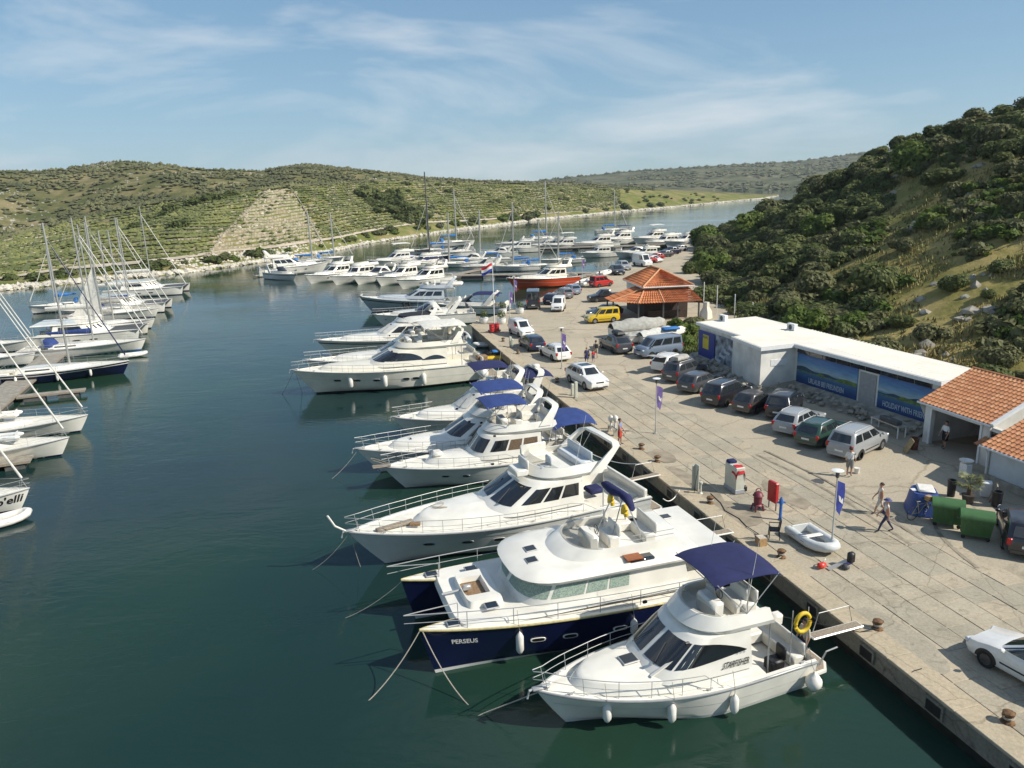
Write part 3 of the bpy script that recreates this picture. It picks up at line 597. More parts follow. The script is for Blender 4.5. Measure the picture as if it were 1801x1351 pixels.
# ------------------------------------------------------------------ house at the right edge
hs = thing('house', 'pale plastered house with clay tiled roof at the right edge', 'house')
zh = 3.12; q = MB(); hp = [W(.75, 16.7), W(-12, 16.5), W(-12, 24), W(.75, 24)]
q.loft([[(p.x, p.y, 1.0) for p in hp], [(p.x, p.y, zh) for p in hp]], True); q.build('wall', M_PLASB, hs, 0)
q = MB(); hq = [W(.93, 16.37), W(-12, 16.17)]; q.box(W(-5.6, 16.57, 1.3), (12.9, .12, .5), QYAW); q.build('plinth', M_ROCK, hs, 0)
tiled_slope(hs, W(1.05, 16.25, zh + .05), W(-12, 16.05, zh + .05), W(1.05, 20.5, zh + 1.85), W(-12, 20.5, zh + 1.85), .29, .34, 290, 'roof')
MB().add([W(1.05, 20.5, zh + 1.85), W(-12, 20.5, zh + 1.85), W(-12, 24.6, zh + .05), W(1.05, 24.6, zh + .05)], [(0, 1, 2, 3)]).build('rear_roof', M_TILE[0], hs, 0)
MB().add([W(.75, 16.7, zh), W(.75, 20.5, zh + 1.7), W(.75, 24, zh)], [(0, 1, 2)]).build('gable', M_PLASB, hs, 0)
MB().tube([W(1.1, 16.2, zh + .02), W(-12, 16.0, zh + .02)], .065, 8).build('gutter', M_TRIM, hs)
MB().tube([W(.95, 16.3, zh), W(.85, 16.55, zh - .35), W(.85, 16.62, 1.1)], .05, 8).build('downpipe', M_TRIM, hs)
q = MB().box(W(-2.6, 16.62, 2.3), (1.15, .08, .95), QYAW); ww = q.build('window', M_GLASS, hs, 0)
q = MB()
for d in ((-.6, 0, .1, 1.1), (.6, 0, .1, 1.1)): q.box(W(-2.6 + d[0], 16.59, 2.3), (d[2], .1, d[3]), QYAW)
for z in (-.52, .52): q.box(W(-2.6, 16.585, 2.3 + z), (1.3, .1, .1), QYAW)
q.build('frame', M_TRIM, ww, 0)
# ------------------------------------------------------------------ restaurant with the two-tier orange roof
rs_ = thing('restaurant', 'restaurant pavilion with a two-tier orange tiled hip roof', 'restaurant')
A, B = P(1109, 566), P(1223, 560); xd = (B - A).normalized(); yd = Vector((-xd.y, xd.x, 0)); wid = (B - A).length
def L(x, y, z): return Vector((A.x + xd.x * x + yd.x * y, A.y + xd.y * x + yd.y * y, z))
M_OT = mat('orange_tile', (.46, .155, .055), .8, var=.22, scale=1.2)
q = MB(); dp = 10.0
q.loft([[L(x, y, 1.0) for x, y in ((2.4, 2.3), (wid - .2, 2.3), (wid - .2, dp), (2.4, dp))], [L(x, y, 4.95) for x, y in ((2.4, 2.3), (wid - .2, 2.3), (wid - .2, dp), (2.4, dp))]], True); q.build('wall', mat('dark_brown_wall', (.06, .04, .03), .8, var=.3), rs_, 0)
q = MB(); q.loft([[L(x, y, 3.9) for x, y in ((2.35, 2.25), (wid - .15, 2.25), (wid - .15, dp + .05), (2.35, dp + .05))], [L(x, y, 5.0) for x, y in ((2.35, 2.25), (wid - .15, 2.25), (wid - .15, dp + .05), (2.35, dp + .05))]], True); q.build('upper_wall', M_PLAS, rs_, 0)
def corr(parent, quad, n, name, rows=9):
    """tiled roof plane built as corrugated courses: quad = eave0, eave1, ridge1, ridge0"""
    e0, e1, k1, k0 = quad; mb = MB(); nrm = (e1 - e0).cross(k0 - e0).normalized(); nrm = nrm if nrm.z > 0 else -nrm
    for j in range(rows):
        R_ = []
        for v in (j / rows, (j + 1.0) / rows):
            row = []
            for i in range(n * 4 + 1):
                a = i / (n * 4); row.append(e0.lerp(e1, a).lerp(k0.lerp(k1, a), v) + nrm * (.045 * math.sin(a * n * 2 * math.pi) + (.05 if v == j / rows else 0.0) + .03))
            R_.append(row)
        mb.grid(R_)
    o = mb.build(name, M_OT, parent, 60); return o
up = [L(2.0, 1.6, 5.0), L(wid + .3, 1.6, 5.0), L(wid + .3, dp + .6, 5.0), L(2.0, dp + .6, 5.0)]; ra, rb = L(wid * .5 + 1.0, 4.6, 6.85), L(wid * .5 + 1.0, 8.2, 6.85)
rfo = corr(rs_, (up[0], up[1], ra, ra), 26, 'roof'); corr(rfo, (up[3], up[0], ra, rb), 24, 'roof_slope'); corr(rfo, (up[1], up[2], rb, ra), 24, 'roof_slope'); corr(rfo, (up[2], up[3], rb, rb), 26, 'roof_slope')
q = MB()
for a, c in ((up[0], ra), (up[1], ra), (ra, rb), (up[3], rb), (up[2], rb)): q.tube([a + Vector((0, 0, .08)), c + Vector((0, 0, .08))], .12, 8)
q.build('ridge_tiles', M_TILE[2], rfo, 40)
q = MB()
for a, c in zip(up, up[1:] + up[:1]): q.tube([a, c], .08, 8)
q.build('gutter', M_TRIM, rs_, 40)
lo = [L(-1.9, 5.5, 3.35), L(-1.9, 2.2, 3.35), L(.8, -.6, 3.35), L(4.0, -.8, 3.35), L(wid + .6, -.8, 3.35)]; hi = [L(2.2, 5.5, 4.7), L(2.2, 2.4, 4.7), L(2.4, 2.2, 4.7), L(4.2, 2.2, 4.7), L(wid - .1, 2.2, 4.7)]
for k in range(4): corr(rs_, (lo[k], lo[k + 1], hi[k + 1], hi[k]), (9, 9, 9, 22)[k], 'porch_roof', 6)
q = MB()
for k in (1, 2, 3): q.tube([lo[k] + Vector((0, 0, .07)), hi[k] + Vector((0, 0, .07))], .1, 8)
q.build('hip_tiles', M_TILE[2], rs_, 40)
for (x, y) in ((-1.6, 5.2), (-1.6, 2.3), (.9, -.3), (4, -.5), (wid * .7, -.5), (wid + .2, -.5)):
    q = MB().box(L(x, y, 2.2), (.18, .18, 2.3)); q.build('post', M_DGREY, rs_, 0)
q = MB().box(L(wid * .62, 1.2, 1.6), (wid * .6, .15, 1.0), math.atan2(xd.y, xd.x)); q.build('bar_front', mat('dark_timber', (.05, .03, .02), .7, var=.3), rs_, 0)
ch_ = MB(); ch_.lathe([(.85, 0), (.75, .9), (.4, 1.5), (.38, 2.1)], L(wid + 1.2, -.4, 1.05), 4); tag(ch_.build('outdoor_oven', M_CREAM, None, 20), 'cream masonry outdoor oven at the corner of the restaurant', 'oven')
# ================================================================== boats
def ring(xa, xf, hw, z, nose=.4, p=2.2, aft=1.0, ns=8, nn=8):
    xm = xf - nose * (xf - xa); pts = []; zf = z if callable(z) else (lambda x: z)
    half = []
    for i in range(ns + 1):
        x = lerp(xa, xm, i / ns); half.append((x, hw * lerp(aft, 1, min(1, 2 * i / ns)), zf(x)))
    for j in range(1, nn):
        a = j / nn * math.pi / 2; x = xm + (xf - xm) * math.sin(a) ** (2 / p); half.append((x, hw * math.cos(a) ** (2 / p), zf(x)))
    tip = (xf, 0, zf(xf))
    return [Vector(q) for q in half] + [Vector(tip)] + [Vector((q[0], -q[1], q[2])) for q in half[::-1]]
def rlerp(A, B, v): return [a.lerp(b, v) for a, b in zip(A, B)]
def at(rg, i):
    i = max(0, min(len(rg) - 1.0001, i)); k = int(i); return rg[k].lerp(rg[k + 1], i - k)
def patch(A, B, i0, i1, v0, v1, off=.015, n=8, m=2):
    f0 = v0 if callable(v0) else (lambda t: v0); f1 = v1 if callable(v1) else (lambda t: v1); rows = []
    for r_ in range(m + 1):
        row = []
        for k in range(n + 1):
            t = k / n; i = lerp(i0, i1, t); v = lerp(f0(t), f1(t), r_ / m); p = at(A, i).lerp(at(B, i), v)
            tx = at(A, i + .3).lerp(at(B, i + .3), v) - at(A, i - .3).lerp(at(B, i - .3), v); tv = at(B, i) - at(A, i); nr = tx.cross(tv).normalized()
            if nr.x * (p.x - (A[0].x + A[len(A) // 2].x) / 2) * .3 + nr.y * p.y + nr.z * .05 < 0: nr = -nr
            row.append(p + nr * off)
        rows.append(row)
    return MB().grid(rows)
def sidewin(parent, A, B, i0, i1, v0, v1, m=None, name='window', off=.015):
    """the same window on both sides"""
    n = len(A) - 1
    patch(A, B, i0, i1, v0, v1, off).build(name, m or M_GLASS, parent, 60)
    f0 = (lambda t: v0(1 - t)) if callable(v0) else v0; f1 = (lambda t: v1(1 - t)) if callable(v1) else v1
    patch(A, B, n - i1, n - i0, f0, f1, off).build(name, m or M_GLASS, parent, 60)
class Hull:
    def __init__(s, L, B, fs, fb, rake=1.4, fullness=2.3, stern=.9, sheerp=2.0, keel=-.5, chine=.86):
        s.L, s.B, s.fs, s.fb, s.rake, s.full, s.stern, s.sp, s.keel, s.ch = L, B, fs, fb, rake, fullness, stern, sheerp, keel, chine
    def hb(s, u):
        a = s.stern + (1 - s.stern) * sm(u / .4); k = max(0, (u - .38) / .62); return s.B / 2 * a * max(0.0, 1 - k ** s.full) ** .92
    def zs(s, u): return s.fs + (s.fb - s.fs) * max(0, u) ** s.sp
    def pt(s, u, v, sd=1, off=0.0):
        sec = v / .28 * s.ch if v < .28 else s.ch + (1 - s.ch) * ((v - .28) / .72) ** .8
        fine = .15 * v + .85 * v ** 1.25; k = sm((u - .35) / .6); pr = lerp(sec, fine, k * .85)
        z = lerp(s.keel * (1 - .6 * u ** 3), s.zs(u), v); x = u * s.L - s.rake * (1 - v) ** 1.15 * u ** 5
        return Vector((x, sd * (s.hb(u) * pr + off), z))
    def build(s, parent, m, boot=None, stripe=None, n=26, mv=9, name='hull', bstripe=None):
        us = [1 - (1 - k / n) ** 1.25 for k in range(n + 1)]; rows = []
        for u in us:
            l = [s.pt(u, k / mv, 1) for k in range(mv + 1)]; r_ = [s.pt(u, k / mv, -1) for k in range(mv + 1)]; rows.append(l[::-1] + r_[1:])
        mb = MB().grid(rows, True); k = len(rows[0]); mb.f.append(tuple(range(k))); h = mb.build(name, m, parent, 40)
        def strip(v0, v1, mm, nm, off):
            q = MB()
            for sd in (1, -1): q.grid([[s.pt(u, v0, sd, off) for u in us], [s.pt(u, v1, sd, off) for u in us]], sd > 0)
            q.build(nm, mm, h, 60)
        if boot:
            q = MB()
            for sd in (1, -1):
                q.grid([[s.pt(u, (z - s.keel * (1 - .6 * u ** 3)) / (s.zs(u) - s.keel * (1 - .6 * u ** 3)), sd, .012) for u in us] for z in (.0, .14)], sd > 0)
            q.build('boot_stripe', boot, h, 60)
        if stripe: strip(.80, .86, stripe, 'hull_stripe', .014)
        q = MB()
        for sd in (1, -1): q.tube([s.pt(u, .985, sd, .02) for u in us], .045, 6)
        q.build('rub_rail', bstripe or M_STEEL, h, 60); return h
    def deck(s, parent, m, uc=.0, zc=.0, gun=.16, name='deck', n=24):
        """gunwale + deck; cockpit well of depth zc aft of uc"""
        us = [k / n for k in range(n)] + [.985, .999]; g = MB(); d = MB()
        for sd in (1, -1):
            outer = [s.pt(u, 1, sd) for u in us]; inner = [Vector((p.x - .02, sd * max(0, abs(p.y) - gun), p.z + .01)) for p in outer]; g.grid([outer, inner], sd < 0)
            low = []
            for u, p in zip(us, inner): low.append(Vector((p.x, p.y, p.z - (zc if u < uc else .06))))
            g.grid([inner, low], sd < 0)
        g.build('gunwale', parent and m, parent, 30)
        for a, b_ in zip(us, us[1:]):
            z0 = zc if a < uc - 1e-6 else .06; z1 = zc if b_ <= uc + 1e-6 else .06
            if z0 != z1: z1 = z0
            rr = []
            for u, dz in ((a, z0), (b_, z1)):
                w = max(0, s.hb(u) - gun); rr.append([Vector((u * s.L - .02, w * y, s.zs(u) + .01 - dz + (.05 * (1 - y * y) if dz < .1 else 0))) for y in (1, .5, 0, -.5, -1)])
            d.grid(rr)
        return d.build(name, m if name != 'deck' else M_DECK, parent, 30)
    def rail(s, parent, u0=.35, h=.62, two=True, inset=.10, r=.016, stanch=1.0, name='bow_rail', rise=.12, fwd=.15, m=None):
        q = MB(); us = [lerp(u0, 1, k / 16) for k in range(17)]; top = []; 
        def rp(u, sd, hh): 
            p = s.pt(u, 1, sd); w = max(0.05, abs(p.y) - inset); f = max(0, (u - .8) / .2); return Vector((p.x + fwd * f - .05, sd * w, p.z + (hh + rise * f) * sm((u - u0) / .08 + .05)))
        port = [rp(u, 1, h) for u in us]; stb = [rp(u, -1, h) for u in us]; q.tube(port + stb[::-1], r, 5)
        if two:
            us2 = [u for u in us if u > u0 + .12]; q.tube([rp(u, 1, h * .52) for u in us2] + [rp(u, -1, h * .52) for u in us2[::-1]], r * .7, 5)
        k = max(3, int((1 - u0) * s.L / stanch))
        for j in range(k + 1):
            u = lerp(u0 + .05, .97, j / k)
            for sd in (1, -1):
                a = rp(u, sd, h); p = s.pt(u, 1, sd); q.tube([(p.x - .05, a.y, p.z), a], r * .8, 5)
        return q.build(name, m or M_STEEL, parent, 60)
def cabin(parent, rings, m=M_WHITE, name='cabin', crown=.10):
    top = rings[-1]; c = sum((Vector(p) for p in top), Vector()) / len(top)
    up1 = [Vector((lerp(p.x, c.x, .06), p.y * .93, p.z + crown * .6)) for p in top]; up2 = [Vector((lerp(p.x, c.x, .30), p.y * .65, p.z + crown)) for p in top]; up3 = [Vector((lerp(p.x, c.x, .75), p.y * .2, p.z + crown * 1.1)) for p in top]
    return MB().loft(rings + [up1, up2, up3], True, False, True).build(name, m, parent, 40)
def coaming(parent, A, B, th=.12, m=M_WHITE, name='flybridge', floor=True):
    c = sum(B, Vector()) / len(B)
    def ins(rg, d): return [Vector((p.x + (d if p.x < c.x else -d * 1.3 * abs((p.x - c.x) / max(.1, B[len(B) // 2].x - c.x))), math.copysign(max(0, abs(p.y) - d), p.y), p.z)) for p in rg]
    iB, iA = ins(B, th), ins(A, th)
    for p in iA: p.z += .03
    mb = MB().loft([A, B, iB, iA], False); k = len(A)
    for e in (0, k - 1): mb.add([A[e], B[e], iB[e], iA[e]], [(0, 1, 2, 3) if e == 0 else (3, 2, 1, 0)])
    if floor: mb.add(iA, [tuple(range(k))])
    return mb.build(name, m, parent, 40)
def bimini(parent, xa, xb, w, z, m, legs_z, camber=.16, drop=.14, tilt=0.0, name='bimini', lx=None):
    rows = []
    for i in range(9):
        t = i / 8; x = lerp(xa, xb, t); e = 1 - (2 * t - 1) ** 4
        rows.append([(x, w * y, z + tilt * t + camber * (1 - abs(y) ** 2.5) - drop * (1 - e) + .012 * math.sin(t * 9.4) * (1 - y * y)) for y in [k / 4 - 1 for k in range(9)]])
    b_ = MB().sheet(rows, .025).build(name, m, parent, 50); q = MB(); xm = lx if lx is not None else (xa + xb) / 2
    for sd in (1, -1):
        for x in (xa + .05, xb - .05, (xa + xb) / 2): q.tube([(xm, sd * w * .98, legs_z), (x, sd * w * .985, z + tilt * (x - xa) / (xb - xa) - .03)], .018, 5)
    for x in (xa + .05, (xa + xb) / 2, xb - .05):
        q.tube([(x, w * y, z + tilt * (x - xa) / (xb - xa) - .035 + camber * (1 - abs(y) ** 2.5) - (drop if abs(2 * (x - xa) / (xb - xa) - 1) > .5 else 0) * .9) for y in (-1, -.6, 0, .6, 1)], .016, 5)
    q.build('frame', M_STEEL, b_, 60); return b_
def arch(parent, x0, x1, w0, w1, z0, z1, wid=.5, th=.12, m=M_WHITE, name='radar_arch'):
    pts = [(x0, w0, z0), (lerp(x0, x1, .55), lerp(w0, w1, .5), lerp(z0, z1, .6)), (lerp(x0, x1, .9), w1, lerp(z0, z1, .93)), (x1, w1 * .8, z1), (x1, 0, z1 + .04), (x1, -w1 * .8, z1), (lerp(x0, x1, .9), -w1, lerp(z0, z1, .93)), (lerp(x0, x1, .55), -lerp(w0, w1, .5), lerp(z0, z1, .6)), (x0, -w0, z0)]
    ws = [wid * 1.7, wid * 1.3, wid, wid * .9, wid * .85, wid * .9, wid, wid * 1.3, wid * 1.7]; return MB().band(pts, ws, th).build(name, m, parent, 50)
def rings_from(Hl, specs): return [ring(*sp) for sp in specs]
def hatch(parent, c, d, rz=0.0, zr=0.0):
    h = MB().box((0, 0, 0), (d[0], d[1], .05), ch=.02).build('hatch', M_STEEL, parent, 30); h.location = c; h.rotation_euler = (0, zr, rz)
    MB().box((0, 0, .03), (d[0] * .8, d[1] * .8, .02)).build('pane', M_GLASS, h, 0); return h
def seat(parent, c, d, m=M_SEAT, back=None, rz=0.0, name='seat'):
    q = MB().box((0, 0, d[2] / 2), d, ch=.06)
    if back: q.box((back[0] * d[0] / 2 * .9, back[1] * d[1] / 2 * .9, d[2] + .2), (.14 if back[0] else d[0], .14 if back[1] else d[1], .5), ch=.05)
    o = q.build(name, m, parent, 40); o.location = c; o.rotation_euler = (0, 0, rz); return o
def portholes(parent, Hl, us, v, m_rim=M_STEEL, w=.42, h=.17):
    for u in us:
        for sd in (1, -1):
            p = Hl.pt(u, v, sd, .012); t_ = (Hl.pt(u + .01, v, sd) - Hl.pt(u - .01, v, sd)).normalized(); up = (Hl.pt(u, v + .05, sd) - Hl.pt(u, v - .05, sd)).normalized()
            q = MB(); n = 14
            ell = lambda k: [p + t_ * (w * k / 2 * math.copysign(abs(math.cos(a)) ** .6, math.cos(a))) + up * (h * k / 2 * math.copysign(abs(math.sin(a)) ** .7, math.sin(a))) for a in [2 * math.pi * i / n for i in range(n)]]
            nr = t_.cross(up) * sd * -1; nr = nr if nr.y * sd > 0 else -nr
            rim = MB().loft([[x for x in ell(1.25)], [x + nr * .025 for x in ell(1.2)], [x + nr * .025 for x in ell(1.0)]], True).build('porthole', m_rim, parent, 30)
            MB().add([x + nr * .012 for x in ell(1.02)], [tuple(range(n))]).build('pane', M_GLASS, rim, 0)
def fly_fit(root, x0, x1, w, z, mseat=M_SEAT, dish=True):
    """helm console, helm seat, settee on a flybridge floor"""
    MB().box((x1 - .5, w * .25, z + .35), (.5, w * .9, .7), ch=.1).build('helm_console', M_WHITE, root, 40)
    q = MB().tube([(x1 - .85 + .0, w * .25 + .2 * math.cos(a), z + .72 + .2 * math.sin(a)) for a in [i * math.pi / 6 for i in range(13)]], .018, 5).build('steering_wheel', M_BLACK, root, 60)
    seat(root, (x1 - 1.45, w * .25, z), (.5, w * .8, .5), mseat, (-1, 0))
    seat(root, (lerp(x0, x1, .28), -w * .55, z), ((x1 - x0) * .4, w * .55, .42), mseat, (0, -1)); seat(root, (x0 + .45, w * .1, z), (.55, w * 1.3, .42), mseat, (-1, 0))
def root_at(name, label, cat, bow, stern, group=None):
    d = bow - stern; yaw = math.atan2(d.y, d.x); return thing(name, label, cat, (stern.x, stern.y, 0), yaw, group), math.hypot(d.x, d.y)
def toworld(root, p):
    c, s_ = math.cos(root.rotation_euler[2]), math.sin(root.rotation_euler[2]); k = root.scale[0]; return Vector((root.location[0] + k * (p[0] * c - p[1] * s_), root.location[1] + k * (p[0] * s_ + p[1] * c), k * p[2]))
def fender(root, Hl, u, label, sd=1, ball=False, r=.15, h=.62, zoff=.0, rope=.9):
    p = Hl.pt(u, .62, sd, r + .02); w = toworld(root, p); t_ = toworld(root, Hl.pt(u, 1, sd, -.12)) + Vector((0, 0, .55)); w.z = max(.45, w.z + zoff)
    o = thing('fender', label, 'fender', w)
    prof = [(.02, h / 2 + .1), (.04, h / 2 + .05), (r * .6, h / 2), (r, h / 2 - .12), (r, -h / 2 + .12), (r * .6, -h / 2), (.04, -h / 2 - .05), (.01, -h / 2 - .08)] if not ball else [(.03, r * 1.45), (.05, r * 1.2), (r * .55, r * .9), (r * .95, r * .3), (r * .95, -r * .3), (r * .6, -r * .85), (.02, -r)]
    MB().lathe(prof, n=12).build('body', M_FEND, o, 50)
    e = t_ - w; gq = toworld(root, Hl.pt(u, 1, sd, .05)) - w; MB().tube([(0, 0, prof[0][1]), gq, e], .012, 4).build('lanyard', M_ROPE, o, 60); return o
def rope(name, pts, label, r=.018, sag=0.0, m=None):
    a, c = Vector(pts[0]), Vector(pts[-1]); n = 14
    if len(pts) == 2: pts = [a.lerp(c, k / n) - Vector((0, 0, sag * 4 * (k / n) * (1 - k / n))) for k in range(n + 1)]
    o = MB().tube(pts, r, 5).build(name, m or M_ROPE, None, 60); return tag(o, label, 'rope')
def radar(parent, c, r=.28):
    MB().lathe([(.05, 0), (r, .02), (r, .12), (r * .8, .2), (.01, .23)], c, 14).build('radar_dome', M_WHITE, parent, 50)
def passerelle(root, x0, y, z, ln=2.6, w=.42):
    q = MB().box((x0 - ln / 2, y, z), (ln, w, .07), ch=.02).build('gangway', M_WHITE, root, 30); MB().box((x0 - ln / 2, y, z + .04), (ln * .95, w * .75, .012)).build('tread', M_TEAKG, q, 0)
    MB().tube([(x0 - .3, y - w / 2, z + .05), (x0 - .5, y - w / 2, z + .75), (x0 - ln + .4, y - w / 2, z + .75), (x0 - ln + .2, y - w / 2, z + .05)], .018, 5).build('handrail', M_STEEL, q, 60); return q
def wrap_text(name, body, size, m, parent, fn, xscale=1.0, bold=0.0, shear=0.0):
    """flat lettering laid onto a curved surface: fn(x, y) gives the surface point"""
    o = text_mesh(name, body, size, m, parent, Matrix.Identity(4), 0.0, shear, xscale, bold)
    for v in o.data.vertices: v.co = fn(v.co.x, v.co.y)
    o.data.update(); return o
def hull_text(body, size, m, parent, Hl, u0, v0, sd, xscale=1.0, bold=0.0):
    h = Hl.zs(u0) - Hl.keel; return wrap_text('lettering', body, size, m, parent, lambda x, y: Hl.pt(u0 - sd * x / Hl.L, v0 + y / h, sd, .022), xscale, bold)
# ------------------------------------------------------------------ generic flybridge / sport motor yacht
def yacht(label, bow, stern, B=4.2, fs=1.25, fb=2.0, hull=None, style='fly', bim=None, bimspan=(.16, .47), fcover=None, archm=True, name='motor_yacht', plat=.07, ports=(.5, .6, .7), cab=None, win='dark', railu=.34, top=None, group=None, boot=None, stripe=None, rake=None, canopy=None, dome=False, mast=False, fullness=2.3, vis=M_CLEAR, scale=1.0, seats=True, hatchn=1, tan=None, two=True):
    hull = hull or M_WHITE; tp = top or M_WHITE; root, L = root_at(name, label, 'motor yacht', bow, stern, group)
    Lh = L * (1 - plat); Hl = Hull(Lh, B, fs, fb, rake or .11 * L, fullness); hx = plat * L
    hr = bpy.data.objects.new('hull_assembly', None)
    bpy.data.objects.remove(hr)
    g = root
    ob0 = set(o.name for o in root.children)
    Hl.build(g, hull, boot, stripe); Hl.deck(g, tp, .20, .55)
    if railu: Hl.rail(g, railu, .62 if L > 10 else .5, two)
    zc = lambda x: Hl.zs(max(0, x / Lh)) - .03
    # foredeck trunk
    c0, c1, c2 = cab or (.20, .60, .84)
    hwm = B / 2 * .80
    r0 = ring(c0 * Lh, c2 * Lh, hwm, zc, .62, 1.9, .98); r1 = ring(c0 * Lh, (c2 - .03) * Lh, hwm * .9, lambda x: zc(x) + .30 + .22 * (1 - x / Lh), .60, 1.9, .98)
    cabin(g, [r0, rlerp(r0, r1, .8), r1], tp, 'coachroof', .06)
    for k in range(hatchn): hatch(g, ((c1 + .09 + .07 * k) * Lh, 0, zc((c1 + .09 + .07 * k) * Lh) + .33 + .22 * (1 - (c1 + .1))), (.5, .5), 0, .05)
    zd = Hl.zs(.4); zr = zd + 1.62
    if style in ('fly', 'trawler'):
        fa = .055 if style == 'trawler' else .13
        A = ring(c0 * Lh, c1 * Lh + .35, hwm, lambda x: zc(x) + .3, .34, 2.6, .98); Bq = ring((c0 + .0) * Lh, (c1 - fa) * Lh, hwm * .86, zr, .34, 2.6, .98)
        cabin(g, [A, rlerp(A, Bq, .3), rlerp(A, Bq, .65), Bq], tp, 'deckhouse', .08); n = len(A) - 1; mid = n / 2
        wm = M_GLASS if win != 'curtain' else M_CURT
        root['rings'] = 0; RINGS[root.name] = (A, Bq)
        if win == 'swoosh':
            sidewin(g, A, Bq, .8, 10.7, lambda t: .50 - .20 * t, lambda t: .52 + .36 * math.sin(t * math.pi / 2) ** .8)
        elif win == 'lens':
            sidewin(g, A, Bq, 4.2, 11.5, lambda t: .34, lambda t: .36 + .50 * math.sin(min(1, t * 1.05) * math.pi * .62) ** .7); sidewin(g, A, Bq, .3, 4.4, lambda t: .30, lambda t: .32 + .26 * math.sin(t * math.pi) ** .7)
        else:
            sidewin(g, A, Bq, .8, 3.6, .36, .80, wm); sidewin(g, A, Bq, 4.0, 6.4, .34, .80, wm); sidewin(g, A, Bq, 6.8, 9.6, .34, lambda t: .82, M_GLASS)
        patch(A, Bq, mid - 4.9, mid - .25, .30, .88).build('windscreen', M_GLASS, g, 60); patch(A, Bq, mid + .25, mid + 4.9, .30, .88).build('windscreen', M_GLASS, g, 60)
        if win == 'cover':
            patch(A, Bq, mid - 4.9, mid + 4.9, .28, .9, .03).build('windscreen_cover', M_CWHITE, g, 60)
        # flybridge with overhanging deck
        f0, f1 = (c0 - .10) * Lh, (c1 - fa - .02) * Lh; FA = ring(f0, f1 - .1, hwm * .88, zr + .03, .45, 2.3); FB = ring(f0 + .15, f1 + .12, hwm * .93, zr + .22, .45, 2.3); FC_ = ring(f0 + .25, f1 - .25, hwm * .84, zr + .62, .45, 2.2)
        slab = MB().loft([FA, FB], True, True, True).build('flybridge_deck', tp, g, 40); coaming(g, FB, FC_, .1, tp)
        FD = ring(f0 + .5, f1 - .5, hwm * .80, zr + .98, .45, 2.2)
        patch(FC_, FD, mid - 6.2, mid + 6.2, 0, lambda t: max(0.05, 1 - abs(2 * t - 1) ** 3), -.04, 20).build('visor', vis, g, 60)
        if seats: fly_fit(g, f0 + .3, f1 - .6, hwm * .8, zr + .25)
        if archm: arch(g, f0 + 1.0, f0 + .1, hwm * .9, hwm * .72, zr + .35, zr + 1.45, .45, .12, tp)
        if dome: radar(g, (f0 + .1, 0, zr + 1.5), .3)
        if fcover: 
            q = MB(); rows = [[(p.x, p.y, p.z + .03) for p in FC_]]; q.loft([[Vector((p.x, p.y * 1.02, p.z + .0)) for p in FC_], [Vector((lerp(p.x, (f0 + f1) / 2, .06), p.y * .95, p.z + .22)) for p in FC_], [Vector((lerp(p.x, (f0 + f1) / 2, .4), p.y * .5, p.z + .34)) for p in FC_]], True, False, True); q.build('flybridge_cover', fcover, g, 40)
        if bim: bimini(g, lerp(0, L, bimspan[0]), lerp(0, L, bimspan[1]), hwm * .86, zr + 1.95, bim, zr + .6)
        # aft overhang posts, cockpit settee
        q = MB()
        for sd in (1, -1): q.tube([((c0 - .08) * Lh, sd * hwm * .85, zd - .4), ((c0 - .08) * Lh, sd * hwm * .85, zr + .05)], .03, 6)
        q.build('stanchion', M_STEEL, g, 60)
        MB().box((c0 * Lh - .02, 0, zd + .75), (.05, hwm * 1.2, 1.3)).build('saloon_door', M_GLASS, g, 0)
    else:   # open sport cruiser
        A = ring(c0 * Lh + L * .05, c1 * Lh + .5, hwm, lambda x: zc(x) + .3, .55, 2.1, .96); Bq = ring((c0 + .12) * Lh, (c1 - .13) * Lh, hwm * .78, zd + 1.45, .55, 2.2, .96); n = len(A) - 1; mid = n / 2
        patch(A, Bq, mid - 5.2, mid + 5.2, .02, .88, 0, 22).build('windscreen', M_GLASS, g, 60)
        if style == 'coupe':
            cabin(g, [A, rlerp(A, Bq, .5), Bq], tp, 'deckhouse', .1); sidewin(g, A, Bq, 2, 10.5, lambda t: .25 + .1 * t, lambda t: .35 + .5 * math.sin(min(1, t * 1.3) * math.pi / 2)); patch(A, Bq, mid - 5.2, mid + 5.2, .12, .92, .02, 22).build('windscreen', M_GLASS, g, 60)
        else:
            q = MB().tube([at(Bq, i).lerp(at(A, i), .1) for i in [mid - 5.4 + k * 10.8 / 20 for k in range(21)]], .03, 5); q.build('windscreen_frame', M_STEEL, g, 60)
            MB().box((.42 * Lh, .2 * B, zd + .2), (.5, .9, .8), ch=.1).build('helm_console', M_WHITE, g, 40)
            seat(g, (.30 * Lh, .2 * B, zd - .45), (.6, 1.0, .6), M_SEAT, (-1, 0)); seat(g, (.06 * Lh, 0, zd - .5), (.7, B * .6, .45), M_SEAT, (-1, 0))
        if archm: arch(g, .26 * Lh, .14 * Lh, B * .43, B * .36, zd + .05, zd + 1.75, .5, .12, tp); radar(g, (.14 * Lh, 0, zd + 1.8), .22)
        if canopy: bimini(g, .10 * Lh, (c1 - .16) * Lh, B * .36, zd + 1.55, canopy, zd + .3, .3, .25, name='canopy')
    if bim and style not in ('fly', 'trawler'): bimini(g, .08 * L, .42 * L, B * .40, zd + 1.95, bim, zd + .2)
    if ports: portholes(g, Hl, ports, .66, w=.40 * max(1, L / 13), h=.16 * max(1, L / 13))
    seat(g, (.035 * Lh, 0, fs - .5), (.5, B * .62, .45), M_SEAT, (-1, 0), name='cockpit_sofa')
    # swim platform
    pts = [(0, B * .40), (-hx * .7, B * .38), (-hx, B * .28), (-hx, -B * .28), (-hx * .7, -B * .38), (0, -B * .40)]
